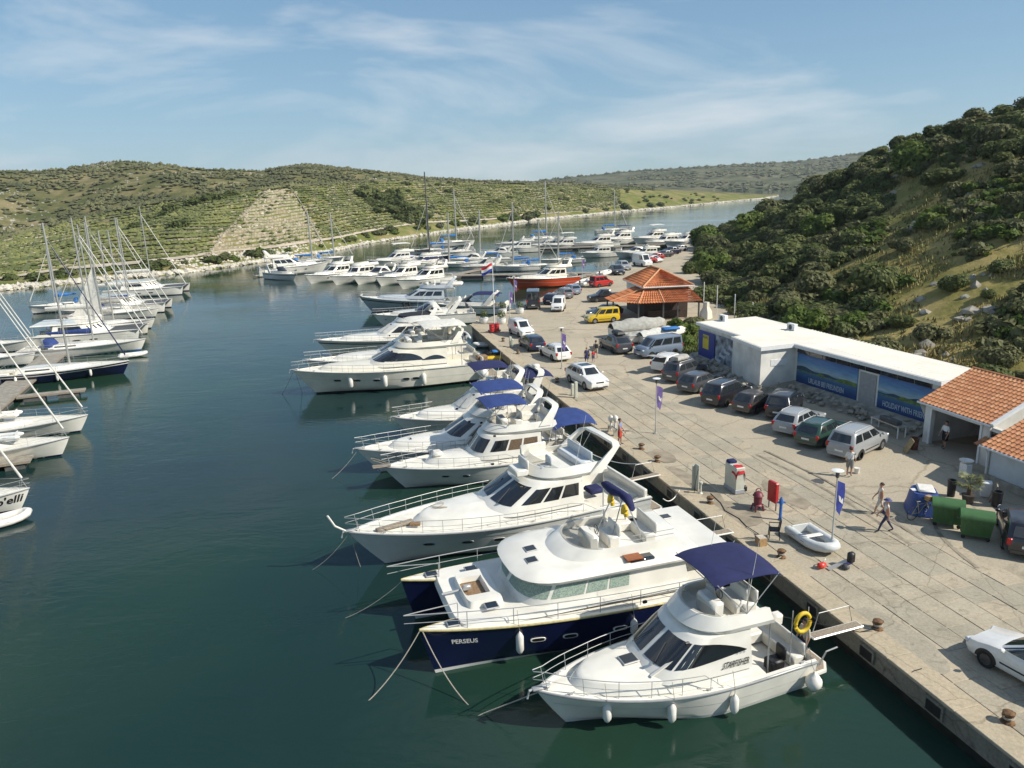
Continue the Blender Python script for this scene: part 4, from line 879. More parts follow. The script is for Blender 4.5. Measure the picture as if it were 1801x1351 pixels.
    pl = MB().prism([(x + .05 if x == 0 else x, y) for x, y in pts][::-1], .32, .42).build('swim_platform', tp, g, 30); MB().prism([(x * .93 - .01, y * .93) for x, y in pts][::-1], .42, .432).build('teak_planking', tan or M_TEAKG, pl, 0)
    MB().box((Lh - .15, 0, fb + .04), (.6, .22, .1), ch=.03).tube([(Lh - .5, 0, fb + .1), (Lh + .25, 0, fb + .02), (Lh + .32, 0, fb - .25)], .045, 6).build('anchor_roller', M_STEEL, g, 50)
    for u in (.06, .45, .90):   # deck cleats, both sides
        for sd in (1, -1): p = Hl.pt(u, 1, sd, -.10); MB().tube([(p.x - .13, p.y, p.z + .09), (p.x + .13, p.y, p.z + .09)], .018, 5).box((p.x, p.y, p.z + .05), (.12, .04, .08)).build('cleat', M_STEEL, g, 40)
    q = MB()
    for sd in (1, -1):
        ul = [lerp(.0, .97, k / 20) for k in range(21)]; q.grid([[Hl.pt(u, .60 + .10 * u, sd, .006) for u in ul], [Hl.pt(u, .615 + .10 * u, sd, .009) for u in ul]], sd > 0)
    q.build('knuckle_line', M_HGREY if hull is not M_HGREY else M_WHITE, g, 60)
    if style in ('fly', 'trawler'):
        for sd in (1, -1): MB().tube([((c0 + .02) * Lh, sd * hwm * .8, zr + .6), ((c0 - .02) * Lh, sd * hwm * .8, zr + 3.2)], .014, 5, True, .006).build('whip_antenna', M_FEND, g)
        for sd in (1, -1): a_, b2_ = at(A, mid + sd * 2.2).lerp(at(Bq, mid + sd * 2.2), .28), at(A, mid + sd * 1.2).lerp(at(Bq, mid + sd * 1.2), .70); MB().tube([a_ + Vector((.05, 0, .03)), b2_ + Vector((.05, 0, .03))], .012, 4).build('wiper', M_BLACK, g)
        for sd in (1, -1): MB().box((lerp(c0, c1, .72) * Lh, sd * hwm * .93, zd + 1.75), (.18, .1, .12), 0, .03).build('navigation_light', M_BLACK, g, 30)
    if mast: MB().tube([(.3 * Lh, 0, zr), (.28 * Lh, 0, zr + 3.2)], .04, 6).build('signal_mast', M_ALU, g)
    for c in root.children:   # everything was modelled from the transom: shift forward by the platform
        c.location.x += hx
    root['L'] = L; return root, Hl, L
RINGS = {}
def unprop(o):
    if 'rings' in o: del o['rings']
    if 'L' in o: del o['L']
class HX:   # hull seen from the root (shifted by the platform)
    def __init__(s, Hl, dx): s.h, s.dx = Hl, dx
    def pt(s, u, v, sd=1, off=0.0): p = s.h.pt(u, v, sd, off); p.x += s.dx; return p
    def zs(s, u): return s.h.zs(u)
# ------------------------------------------------------------------ sailing yachts
def fit_top(w, y):
    d = ray(CX, y); best = None
    for k in range(400):
        z = k * .1; v = np.array([w[0], w[1], z - CZ]); yy = CY - F * (v @ u2) / (v @ fw)
        if best is None or abs(yy - y) < best[0]: best = (abs(yy - y), z)
    return best[1]
def sailboat(label, bow, stern, mast_h=None, top_y=None, B=None, hull=None, cover=M_CBLUE, fs=1.05, fb=1.35, mast_u=.58, name='sailing_yacht', furl=M_CWHITE, hood=M_CBLUE, group=None, deckm=None, stripe=None, boot=None, raft=False, sail_up=False, dark_mast=False, wires=True, wr=.009, mr=.115):
    root, L = root_at(name, label, 'sailing yacht', bow, stern, group); B = B or L * .31; hull = hull or M_WHITE
    Hl = Hull(L, B, fs, fb, .06 * L, 2.0, .78, 1.6, -.35, .80); Hl.build(root, hull, boot or M_NAVY, stripe, 20, 7); Hl.deck(root, deckm or M_DECK, .26, .45, .14); Hl.rail(root, .05, .58, True, .06, .014, 1.8, 'guard_rail', .0, .1)
    z = lambda x: Hl.zs(x / L) - .03
    A = ring(.24 * L, .74 * L, B * .30, z, .6, 1.9, .95); Bq = ring(.25 * L, .70 * L, B * .25, lambda x: z(x) + .42 - .25 * x / L, .6, 1.9, .95); cabin(root, [A, Bq], M_WHITE, 'coachroof', .06); sidewin(root, A, Bq, 2, 8.5, .35, .75)
    q = MB().box((.10 * L, B * .24, fs - .02), (.16 * L, B * .14, .3), ch=.05).box((.10 * L, -B * .24, fs - .02), (.16 * L, B * .14, .3), ch=.05); q.build('cockpit_seats', M_TEAKG if raft else M_SEAT, root, 40)
    MB().tube([(.09 * L, .4 * math.cos(a), fs + .35 + .4 * math.sin(a)) for a in [i * math.pi / 7 for i in range(15)]], .018, 5).build('steering_wheel', M_STEEL, root, 60)
    if hood:
        HA = ring(.22 * L, .31 * L, B * .29, fs + .25, .7, 2.2); HB = ring(.21 * L, .27 * L, B * .26, fs + .95, .6, 2.2); MB().loft([HA, HB, [Vector((p.x - .15, p.y * .5, p.z + .1)) for p in HB]], True, False, True).build('sprayhood', hood, root, 50)
    mh = mast_h or 1.28 * L; mx = mast_u * L
    if top_y: w0 = toworld(root, (mx, 0, 0)); mh = fit_top(w0, top_y) - fs
    zt = fs + mh; tx = mx - .012 * mh
    MB().tube([(mx, 0, fs + .3), (lerp(mx, tx, .5), 0, lerp(fs, zt, .5)), (tx, 0, zt)], mr, 8, True, mr * .75).build('mast', M_ALU if not dark_mast else M_DGREY, root)
    bz = fs + 1.55; bl = .36 * L; MB().tube([(mx - .1, 0, bz), (mx - bl, 0, bz + .05)], .07, 6).build('boom', M_ALU, root)
    if cover: MB().loft([[(x, w * math.cos(a), bz + .12 + h * math.sin(a)) for a in [i * math.pi / 4 for i in range(8)]] for x, w, h in ((mx - .05, .12, .30), (mx - .3, .16, .34), (mx - bl * .5, .15, .24), (mx - bl, .08, .12))], True, True, True).build('sail_cover', cover, root, 60)
    st_ = MB().tube([(L - .12, 0, fb + .05), (tx + .05, 0, zt - .10 * mh)], .02, 5); st_.build('forestay', M_STEEL, root)
    if furl: MB().tube([(lerp(L - .12, tx, .03), 0, fb + .35 + .02 * mh), (lerp(L - .12, tx, .5), 0, lerp(fb, zt - .1 * mh, .5)), (lerp(L - .12, tx, .93), 0, lerp(fb, zt - .1 * mh, .93))], .065, 7, True, .035).build('furled_genoa', furl, root)
    if sail_up:
        rows = [[(lerp(mx - .1, tx - .08, v) - w * (1 - v) * .27 * L, .03 * math.sin(w * 3) * B, lerp(bz + .2, bz + .2 + mh * .45, v)) for w in (0, .35, .7, 1)] for v in (0, .3, .6, .98)]; MB().grid(rows).build('mainsail', M_CWHITE, root, 60)
    q = MB()
    if wires:
        for sd in (1, -1):
            q.tube([(mx - .1, sd * B * .46, fs), (lerp(mx, tx, .5), sd * B * .24, lerp(fs, zt, .5)), (tx, 0, zt - .1 * mh)], wr, 4); q.tube([(.01 * L, sd * B * .2, fs), (tx - .03, 0, zt)], wr * .7, 4)
            q.tube([(mx, sd * B * .46, fs), (lerp(mx, tx, .3), 0, lerp(fs, zt, .48))], wr * .8, 4)
        q.build('rigging', M_STEEL, root)
    q = MB()
    for k in (.34, .62): q.tube([(lerp(mx, tx, k), -B * .27, lerp(fs, zt, k)), (lerp(mx, tx, k) + .12, 0, lerp(fs, zt, k)), (lerp(mx, tx, k), B * .27, lerp(fs, zt, k))], .03, 5)
    q.build('spreader', M_ALU, root)
    return root, Hl, L
def sailcat(label, bow, stern, mast_h=None, top_y=None, B=None, cover=M_CWHITE, group=None, furl=M_CWHITE):
    root, L = root_at('sailing_catamaran', label, 'catamaran', bow, stern, group); B = B or L * .54
    for sd in (1, -1):
        Hl = Hull(L, L * .13, 1.35, 1.55, .03 * L, 2.2, .7, 1.5, -.3, .85); n0 = set(c.name for c in root.children); h = Hl.build(root, M_WHITE, M_NAVY, None, 16, 6); d = Hl.deck(root, M_WHITE)
        for c in [c for c in root.children if c.name not in n0]: c.location.y = sd * (B / 2 - L * .065)
        portholes(h, Hl, (.45, .6), .6, w=.8, h=.16)
    MB().box((L * .38, 0, 1.18), (L * .62, B * .78, .5), ch=.1).build('bridge_deck', M_DECK, root, 40)
    A = ring(.22 * L, .70 * L, B * .40, 1.4, .5, 2.4); Bq = ring(.24 * L, .60 * L, B * .34, 2.5, .5, 2.4); cabin(root, [A, Bq], M_WHITE, 'saloon', .1); n = len(A) - 1
    patch(A, Bq, 2, n / 2 - .4, .42, .85).build('window', M_GLASS, root, 60); patch(A, Bq, n / 2 + .4, n - 2, .42, .85).build('window', M_GLASS, root, 60)
    MB().loft([ring(.04 * L, .62 * L, B * .36, 2.58, .4, 2.6), ring(.05 * L, .61 * L, B * .35, 2.72, .4, 2.6)], True, True, True).build('hardtop', M_WHITE, root, 40)
    q = MB()
    for sd in (1, -1): q.tube([(.06 * L, sd * B * .34, 1.4), (.06 * L, sd * B * .34, 2.6)], .04, 6)
    q.tube([(L - .1, -B * .43, 1.5), (L - .1, 0, 1.62), (L - .1, B * .43, 1.5)], .06, 6); q.build('crossbeam', M_ALU, root)
    rows = [[(lerp(.70 * L, L - .15, u), B * .42 * v, 1.42) for v in (-1, 0, 1)] for u in (0, .5, 1)]; MB().grid(rows).build('trampoline', M_DGREY, root, 0)
    mh = mast_h or 1.35 * L; mx = .56 * L
    if top_y: mh = fit_top(toworld(root, (mx, 0, 0)), top_y) - 1.5
    tx = mx - .012 * mh; zt = 1.5 + mh
    MB().tube([(mx, 0, 2.4), (tx, 0, zt)], .11, 8, True, .08).build('mast', M_ALU, root); MB().tube([(mx, 0, 4.2), (mx - .42 * L, 0, 4.3)], .08, 6).build('boom', M_ALU, root)
    MB().loft([[(x, w * math.cos(a), 4.5 + h * math.sin(a)) for a in [i * math.pi / 4 for i in range(8)]] for x, w, h in ((mx - .05, .14, .35), (mx - .2 * L, .2, .3), (mx - .42 * L, .1, .15))], True, True, True).build('sail_cover', cover, root, 60)
    MB().tube([(L - .1, 0, 1.7), (tx + .05, 0, zt - .1 * mh)], .075, 6, True, .05).build('furled_genoa', furl, root)
    q = MB()
    for sd in (1, -1): q.tube([(mx - .8, sd * B * .47, 1.5), (tx, 0, zt - .1 * mh)], .016, 4)
    q.build('rigging', M_STEEL, root); MB().tube([(lerp(mx, tx, .5), -1.2, lerp(1.5, zt, .5)), (lerp(mx, tx, .5) + .2, 0, lerp(1.5, zt, .5)), (lerp(mx, tx, .5), 1.2, lerp(1.5, zt, .5))], .03, 5).build('spreader', M_ALU, root)
    return root, Hl, L
def dinghy(label, c, yaw, L=2.6, W_=1.4, m=None, z=.0, engine=False, name='inflatable_dinghy'):
    root = thing(name, label, 'dinghy', (c[0], c[1], z), yaw); m = m or mat('hypalon_grey', (.56, .57, .55), .55, var=.06, scale=4); r = .20 * W_ / 1.4
    y = W_ / 2 - r; pts = [(0, y, r + .04)] + [(L * k, y, r + .04 + .03 * k) for k in (.2, .45, .6)] + [(L * .78, y * .86, r + .10), (L * .92, y * .5, r + .17), (L * .97, 0, r + .2)]
    pts = pts + [(a, -b_, c_) for a, b_, c_ in pts[:-1]][::-1]
    MB().tube(pts, r, 10).build('tube', m, root, 60)
    for sd in (1, -1): MB().tube([(0, sd * y, r + .04), (-.16, sd * y, r + .06), (-.24, sd * y, r + .07)], r * .95, 10, True, .05).build('cone', m, root, 60)
    MB().grid([[(0, -y, .12), (0, 0, .05), (0, y, .12)], [(L * .6, -y, .12), (L * .6, 0, .05), (L * .6, y, .12)], [(L * .93, -.1, .22), (L * .93, 0, .2), (L * .93, .1, .22)]]).build('floor', mat('dinghy_floor', (.42, .43, .42), .7, var=.08), root, 50)
    MB().box((.08, 0, .30), (.06, 2 * y - r, .42), ch=.015).build('transom', m, root, 30)
    MB().box((L * .45, 0, r * 1.9), (.26, 2 * y - .05, .04), ch=.01).build('thwart', M_DGREY if engine else M_FEND, root, 30)
    q = MB()
    for sd in (1, -1): q.tube([(L * k, sd * (W_ / 2 - .02), r + .12 - .05 * abs(math.sin(k * 12))) for k in [.1 + .05 * i for i in range(11)]], .012, 4)
    q.build('grab_line', M_RUB, root)
    if engine: MB().box((-.12, 0, .72), (.34, .26, .36), ch=.08).box((-.12, 0, .3), (.14, .1, .6), ch=.03).build('outboard', M_BLACK, root, 40)
    return root
# ================================================================== the berths along the quay
HD = R(-162)
def stern_for(bow, gap=1.2, hd=HD):
    """stern point so that the boat lies stern-to with the given gap to the quay edge"""
    d = Vector((math.cos(hd), math.sin(hd), 0)); k = VX * d.x + VY * d.y; t = ST(bow)[1]; return bow - d * ((-gap - t) / (-k))
def back_from(bow, L, hd): return bow - Vector((math.cos(R(hd)) * L, math.sin(R(hd)) * L, 0))
# 1 ------------------------------------------------ nearest white cruiser with the navy bimini
bow = P(943, 1213, 1.55); st1 = P(1418, 1136, .45)
r1, H1, L1 = yacht('white flybridge cruiser nearest the camera, navy bimini over its flybridge', bow, st1, 3.75, 1.12, 1.55, win='swoosh', bim=M_CNAVY, bimspan=(.135, .37), ports=(), cab=(.26, .62, .88), railu=.40, archm=False, plat=.09, name='motor_cruiser', boot=M_HGREY, two=True, hatchn=0)
h1 = HX(H1, .09 * L1); Lh = L1 * .91; zd = H1.zs(.4)
# raised textured sun pads with the hatch, on the foredeck
for sd in (1, -1):
    q = MB(); q.prism([(.70 * Lh, sd * .12), (.70 * Lh, sd * .95), (.83 * Lh, sd * .52), (.845 * Lh, sd * .12)][::sd], 0, .05); o = q.build('sun_pad', M_CGREY if False else mat('pad_vinyl', (.60, .57, .49), .8, var=.1, scale=30, bump=.4, bscale=30), r1, 30); o.location = (.09 * L1, 0, H1.zs(.78) + .42); o.rotation_euler = (0, .055, 0)
hatch(r1, (.69 * L1, 0, H1.zs(.66) + .53), (.62, .55), 0, .05)
MB().band([(.60 * Lh + .3 + .09 * L1, 1.02, zd + .55), (.44 * Lh + .09 * L1, 1.06, zd + 1.5)], .1, .05, (0, 1, 0)).build('wiper_post', M_WHITE, r1, 30)
A1, B1 = RINGS[r1.name]; wrap_text('lettering', 'STARFISHER', .30, M_BLACK, r1, lambda x, y: at(A1, 2.3 - x / (A1[1].x - A1[0].x)).lerp(at(B1, 2.3 - x / (A1[1].x - A1[0].x)), .22 + y / 1.3) + Vector((.09 * L1, .03, 0)), .75, .004, .3)
wrap_text('lettering', '* * *', .25, M_BLACK, r1, lambda x, y: at(A1, 1.75 - x / (A1[1].x - A1[0].x)).lerp(at(B1, 1.75 - x / (A1[1].x - A1[0].x)), .44 + y / 1.3) + Vector((.09 * L1, .03, 0)))
passerelle(r1, .35, .55, 1.25, 2.3, .42)
q = MB(); q.tube([(.24 * L1, 1.62 + .0, zd + 1.15 + .0)] * 2, .01, 4)
q = MB().tube([(.255 * L1 + .10 * math.sin(a) * 0, 1.62, zd + 1.55) if False else (.15 * L1 + .30 * math.cos(a), 1.55, zd + 1.55 + .36 * math.sin(a)) for a in [i * math.pi / 8 for i in range(17)]], .075, 7); q.build('life_ring', M_YEL, r1, 60)
for e in (-.33, .33): MB().tube([(.15 * L1 + e, 1.42, zd + .0), (.15 * L1 + e, 1.42, zd + 2.0)], .02, 5).build('ring_bracket', M_STEEL, r1)
seat(r1, (.19 * L1, -.9, .62), (1.3, .6, .45), M_SEAT, (0, -1)); seat(r1, (.20 * L1, .9, .62), (.6, .5, .45), M_BLACK, (-1, 0), name='deck_chair')
MB().tube([(.03 * L1, 1.1, .45), (.02 * L1, 1.25, 1.05), (-.02 * L1, 1.3, 1.15)], .03, 6).tube([(.05 * L1, 1.2, .45), (.02 * L1, 1.25, 1.05)], .02, 5).build('stern_davit', M_STEEL, r1)
MB().box((.06 * L1, -1.0, 1.2), (.5, .4, .5), ch=.1).build('liferaft_box', M_WHITE, r1, 40)
for u, nm in ((.80, 'at the bow of the nearest white cruiser'), (.585, 'amidships on the nearest white cruiser'), (.36, 'below the cockpit of the nearest white cruiser')): fender(r1, h1, u, 'long white fender hanging ' + nm, 1)
fender(r1, h1, .03, 'round white ball fender at the stern of the nearest cruiser', 1, True, .30)
# 2 ------------------------------------------------ navy hulled power catamaran
cb_, cs = P(738, 1110, 1.9), P(1330, 1010, 1.5)
cb2 = P(715, 1000, 1.9); BW = 5.5; hdv = Vector((math.cos(R(-162.5)), math.sin(R(-162.5)), 0)); nl = Vector((-hdv.y, hdv.x, 0))
Lc = 12.9; mid_bow = cb_ + (-nl) * (BW / 2 - .75); stc = mid_bow - hdv * Lc
r2c, Lc = root_at('power_catamaran', 'navy blue hulled white power catamaran with a high flybridge', 'catamaran', mid_bow, stc)
ho_ = BW / 2 - .78
for sd in (1, -1):
    Hc = Hull(Lc, 1.75, 1.45, 1.95, .55, 2.6, .9, 1.6, -.4, .9); n0 = set(c.name for c in r2c.children); h = Hc.build(r2c, M_NAVY, M_HGREY, None, 20, 8, bstripe=mat('cream_rail', (.50, .42, .20), .5, var=.2)); Hc.deck(r2c, M_WHITE)
    portholes(h, Hc, (.40, .56, .66), .60, M_WHITE, .50, .16)
    for c in [c for c in r2c.children if c.name not in n0]: c.location.y = sd * ho_
    if sd > 0: hull_text('PERSEUS', .30, M_FEND, h, Hc, .88, .72, 1, .9, .006)
    q = MB(); us = [lerp(.06, 1, k / 14) for k in range(15)]; tp = [Vector((u * Lc + (.55 * max(0, (u - .9) / .1)), sd * (ho_ + Hc.hb(u) * .86 if u < .97 else ho_), Hc.zs(u) + .68)) for u in us]; q.tube(tp, .02, 5); q.tube([p - Vector((0, 0, .33)) for p in tp], .013, 5)
    for p, u in list(zip(tp, us))[:-1][::2]: q.tube([p, (p.x, p.y, Hc.zs(u))], .017, 5)
    inn = [Vector((u * Lc + (.55 * max(0, (u - .9) / .1)), sd * (ho_ - Hc.hb(u) * .8 if u < .97 else ho_), Hc.zs(u) + .68)) for u in (.88, .92, .96, 1.0)]; q.tube(inn, .02, 5); q.tube([inn[0], (inn[0].x, inn[0].y, 1.9)], .018, 5); q.build('guard_rail', M_STEEL, r2c)
    hatch(r2c, (Lc * .90, sd * ho_, Hc.zs(.9) + .07), (.55, .45)); hatch(r2c, (Lc * .775, sd * ho_ * .78, Hc.zs(.78) + .30), (.55, .5)); 
# bridge deck, foredeck with anchor well
q = MB().box((Lc * .44, 0, 1.42), (Lc * .84, BW * .74, .66), ch=.12); q.build('bridge_deck', M_WHITE, r2c, 40)
dk = MB(); FA = ring(.02 * Lc, .90 * Lc, BW * .44, 1.72, .10, 5.0); FB = ring(.02 * Lc, .89 * Lc, BW * .425, 1.93, .10, 5.0); dk.loft([FA, FB], True, False, True); dk.build('foredeck', M_WHITE, r2c, 40)
seat(r2c, (.80 * Lc, 0, 1.93), (.9, 1.5, .02), M_TEAK, name='anchor_well_floor')
q = MB(); RA = ring(.70 * Lc, .80 * Lc, 1.25, 1.93, .5, 3); q.loft([ring(.73 * Lc, .845 * Lc, 1.3, 1.92, .2, 4), ring(.735 * Lc, .84 * Lc, 1.22, 2.20, .2, 4), ring(.76 * Lc, .838 * Lc, .72, 2.20, .2, 4), ring(.765 * Lc, .835 * Lc, .70, 1.97, .2, 4)], True); q.build('well_coaming', M_WHITE, r2c, 40)
MB().tube([(.83 * Lc, 0, 2.1), (.90 * Lc, 0, 2.05)], .05, 6).box((.82 * Lc, 0, 2.15), (.35, .2, .22), ch=.05).build('windlass', M_STEEL, r2c, 40)
# saloon with wrap-around curtained windows, overhanging brow, flybridge
SA = ring(.14 * Lc, .70 * Lc, BW * .40, 1.90, .30, 3.2, 1.0, 8, 8); SB = ring(.15 * Lc, .655 * Lc, BW * .37, 2.85, .30, 3.2, 1.0, 8, 8); MB().loft([SA, SB], True, False, True).build('saloon', M_WHITE, r2c, 40); n = len(SA) - 1
sidewin(r2c, SA, SB, 4.3, 5.7, .30, .80, M_CURTG); sidewin(r2c, SA, SB, 5.85, 7.3, .30, .80, M_CURTG); sidewin(r2c, SA, SB, 7.45, 9.6, .30, .82, M_CURTG); patch(SA, SB, n / 2 - 6, n / 2 - .2, .3, .82).build('window', M_CURTG, r2c, 60); patch(SA, SB, n / 2 + .2, n / 2 + 6, .3, .82).build('window', M_CURTG, r2c, 60)
brow = [ring(.08 * Lc, .685 * Lc, BW * .415, 2.84, .30, 3.0), ring(.08 * Lc, .70 * Lc, BW * .425, 2.95, .30, 3.0), ring(.09 * Lc, .675 * Lc, BW * .405, 3.08, .30, 3.0), ring(.1 * Lc, .60 * Lc, BW * .33, 3.16, .30, 3.0)]
MB().loft(brow, True, True, True).build('coach_roof', M_WHITE, r2c, 45)
for (x, y) in ((.62, .55), (.60, -.35)): hatch(r2c, (x * Lc, y, 3.17 if x < .61 else 3.14), (.5, .5), 0, .06)
KA = ring(.16 * Lc, .555 * Lc, BW * .30, 3.10, .42, 2.5); KB = ring(.17 * Lc, .50 * Lc, BW * .285, 3.55, .42, 2.5); KC = ring(.17 * Lc, .485 * Lc, BW * .275, 3.85, .42, 2.5); coaming(r2c, KA, KB, .1, M_WHITE, 'flybridge'); KD = ring(.2 * Lc, .455 * Lc, BW * .255, 4.12, .42, 2.5)
patch(KB, KD, n / 2 - 6.5, n / 2 + 6.5, 0, lambda t: 1 - abs(2 * t - 1) ** 4 * .9, -.03, 20).build('visor', M_CLEAR, r2c, 60)
fly_fit(r2c, .19 * Lc, .46 * Lc, BW * .24, 3.16)
q = MB()   # low rail round the flybridge, tripod mast with navy bundle and yellow floats
for z in (3.95, 3.75): q.tube([at(KB, i) + Vector((0, 0, z - 3.55)) for i in range(0, 7)], .015, 5); q.tube([at(KB, n - i) + Vector((0, 0, z - 3.55)) for i in range(0, 7)], .015, 5)
q.build('flybridge_rail', M_STEEL, r2c); q = MB()
for sd in (1, -1): q.tube([(.24 * Lc, sd * .75, 3.2), (.30 * Lc, sd * .35, 5.2)], .03, 6); q.tube([(.36 * Lc, sd * .7, 3.2), (.30 * Lc, sd * .35, 5.2)], .025, 6)
q.build('mast_frame', M_STEEL, r2c); q = MB().loft([[Vector((.30 * Lc + dx, w, 5.1 + dz)) + Vector((.2 * math.cos(a) * k, 0, .2 * math.sin(a) * k)) for a in [i * math.pi / 4 for i in range(8)]] for w, dx, dz, k in ((-1.15, .25, .10, .4), (-.9, .2, .12, .9), (-.3, .1, .05, 1.1), (.2, 0, .1, .8), (.6, -.1, 0, 1.0), (.9, -.15, -.3, .6))], True, True, True); q.build('rolled_bimini', M_CNAVY, r2c, 60)
for y, z in ((.75, 4.6), (-.55, 4.55)): MB().tube([(.31 * Lc, y + .16 * math.cos(a), z + .3 * math.sin(a)) for a in [-.3 + i * (math.pi * 1.2) / 8 for i in range(9)]], .09, 7).build('horseshoe_float', M_YEL, r2c, 60)
# side hatchway with wooden door on the roof edge, aft cockpit roof
MB().box((.30 * Lc, BW * .345, 3.0), (1.2, .5, .42), ch=.1).build('hatchway', M_GLASS, r2c, 40); MB().box((.325 * Lc, BW * .35, 3.23), (.7, .5, .04)).build('varnished_door', mat('varnished_wood', (.26, .07, .015), .3, var=.2, scale=8), r2c, 0)
MB().loft([ring(-.02 * Lc, .2 * Lc, BW * .42, 2.86, .05, 5), ring(-.02 * Lc, .2 * Lc, BW * .42, 2.98, .05, 5)], True, True, True).build('cockpit_roof', M_WHITE, r2c, 30); hatch(r2c, (.07 * Lc, -1.4, 3.0), (.5, .45)); hatch(r2c, (.12 * Lc, 1.6, 3.0), (.5, .45))
MB().box((.02 * Lc, 0, 1.55), (.3, BW * .8, 1.0), ch=.05).build('aft_bulwark', M_WHITE, r2c, 30)
q = MB()
for sd in (1, -1): q.tube([(0, sd * BW * .4, 1.9), (0, sd * BW * .4, 2.9)], .035, 6)
q.build('stanchion', M_STEEL, r2c); passerelle(r2c, -.05, -1.3, 1.75, 2.5, .45); seat(r2c, (.06 * Lc, -1.0, 1.9), (.6, 1.6, .4), M_SEAT, (-1, 0), name='cockpit_sofa')
class HC:
    def pt(s, u, v, sd=1, off=0.0): p = Hc.pt(u, v, sd, off); p.y += ho_; return p
fender(r2c, HC(), .72, 'white fender against the navy hull near its portholes', 1, False, .15, .8); fender(r2c, HC(), .36, 'white fender between the navy catamaran and the nearest cruiser', 1, False, .15, .6)
# 3 ------------------------------------------------ big grey-sided flybridge yacht
bow = P(612, 935, 2.05); st3 = P(1140, 876, .4)
r3, H3, L3 = yacht('large older flybridge yacht with grey hull sides, oval portholes and slanted open arch', bow, st3, 4.9, 1.55, 2.05, hull=M_HGREY, win='dark', ports=(.36, .46, .56, .66, .78), cab=(.25, .56, .80), railu=.22, archm=False, plat=.075, boot=M_HGREY, bim=None, hatchn=0, stripe=M_HGREY, seats=False)
z3 = H3.zs(.4); dx = .075 * L3; Lh = L3 * .925
arch(r3, .21 * Lh + dx, .115 * Lh + dx, 1.95, 1.75, z3 + 1.75, z3 + 3.0, .42, .13)
for (x, y, d, mm, bk_) in ((.44, 0.35, (.7, 1.1, .35), M_WHITE, (-1, 0)), (.34, -.9, (1.5, .6, .45), M_SEAT, (0, -1)), (.22, 0, (.7, 2.6, .35), M_SEATB, (-1, 0)), (.36, .8, (.6, .6, .4), M_SEATB, (-1, 0))): seat(r3, (x * Lh + dx, y, z3 + 1.87), d, mm, bk_)
MB().box((.02 * Lh + dx, 0, 1.55), (.25, 4.2, .9), ch=.06).build('transom_bulwark', M_WHITE, r3, 40)
q = MB(); q.box((.86 * Lh + dx, .35, H3.zs(.86) + .12), (1.9, .32, .14), .15, .03); q.build('gangplank', M_TEAKG, r3, 20)
q = MB()
for k in range(3):
    q.tube([(.70 * Lh + dx + .3 * k + .35 * math.cos(a * 1.7), -.4 + .35 * math.sin(a) + .1 * k, H3.zs(.7) + .45 - .1 * k) for a in [i * .5 for i in range(14)]], .022, 4)
q.build('coiled_line', M_ROPE, r3)
MB().box((.80 * Lh + dx, .62, H3.zs(.8) + .16), (.5, .28, .12), -.4, .02).build('wooden_step', M_TEAK, r3, 0)
MB().tube([(Lh + dx + .1, 0, 2.1), (Lh + dx + .6, .1, 2.5), (Lh + dx + .9, .15, 3.1)], .05, 6).build('bow_pole', M_FEND, r3)
q = MB().tube([(.15 * Lh + dx, 2.1, z3 - .2), (.15 * Lh + dx, 2.1, z3 + 1.2)], .02, 5).build('flag_staff', M_STEEL, r3)
MB().box((.13 * Lh + dx, -.4, z3 - .2), (.9, .9, .3), ch=.1).build('navy_bundle', M_CNAVY, r3, 40); passerelle(r3, .6, -1.0, 1.25, 2.0, .4)
for k in range(3): MB().box((.30 * Lh + dx - .35 * k, 2.42, H3.zs(.3) - .25), (.22, .03, .05)).build('vent', M_DGREY, r3, 0)
# 4-6 ---------------------------------------------- three smaller flybridge boats with blue biminis
bow = P(674, 822, 1.5); r4, H4, L4 = yacht('small white trawler yacht with brown curtained windows and two blue awnings', bow, stern_for(bow, 2.2), 3.9, 1.25, 1.55, hull=M_HGREY, style='trawler', win='curtain', bim=M_CBLUE, bimspan=(.27, .47), ports=(.62, .72), cab=(.22, .56, .80), name='trawler_yacht', archm=True, hatchn=1, plat=.05)
z4 = H4.zs(.4); bimini(r4, -.02 * L4, .20 * L4, 1.75, z4 + 1.95, M_CBLUE, z4 - .3, .35, .25, name='cockpit_awning')
MB().box((.745 * L4, 0, z4 + .62), (.7, .8, .35), ch=.15).build('covered_tender', M_CWHITE, r4, 40)
MB().box((L4 + .1, 0, 1.6), (1.1, .5, .06), ch=.02).tube([(L4 - .4, .25, 1.62), (L4 + .6, .2, 2.1), (L4 + .7, 0, 2.15), (L4 + .6, -.2, 2.1), (L4 - .4, -.25, 1.62)], .02, 5).build('bow_pulpit', M_TEAKG, r4, 40)
bow = P(628, 792, 1.65); r5, H5, L5 = yacht('white flybridge cruiser with bright navy bimini, second behind the trawler yacht', bow, stern_for(bow, 1.6), 4.3, 1.3, 1.75, bim=M_CBLUE, bimspan=(.20, .40), ports=(.55, .68, .78), cab=(.22, .60, .86), win='dark', railu=.42, hatchn=2, boot=M_HGREY)
o = hull_text('ALMARIA II', .34, M_DGREY, r5, H5, .84, .80, 1, .8); o.location.x += .07 * L5
bow = P(693, 735, 1.6); r6, H6, L6 = yacht('white flybridge cruiser under a purple-navy bimini, farthest of the blue-topped cluster', bow, stern_for(bow, 1.3), 4.0, 1.25, 1.65, bim=M_CNAVY, bimspan=(.23, .45), ports=(.55, .68), cab=(.24, .60, .86), win='cover', railu=.42, hatchn=1)
z6 = H6.zs(.4); bimini(r6, .02 * L6, .20 * L6, 1.55, z6 + 2.6, M_CNAVY, z6 - .2, .2, .15, name='cockpit_awning'); arch(r6, .17 * L6, .09 * L6, 1.6, 1.4, z6 + 1.3, z6 + 2.9, .5, .14); radar(r6, (.09 * L6, 0, z6 + 3.0), .3)
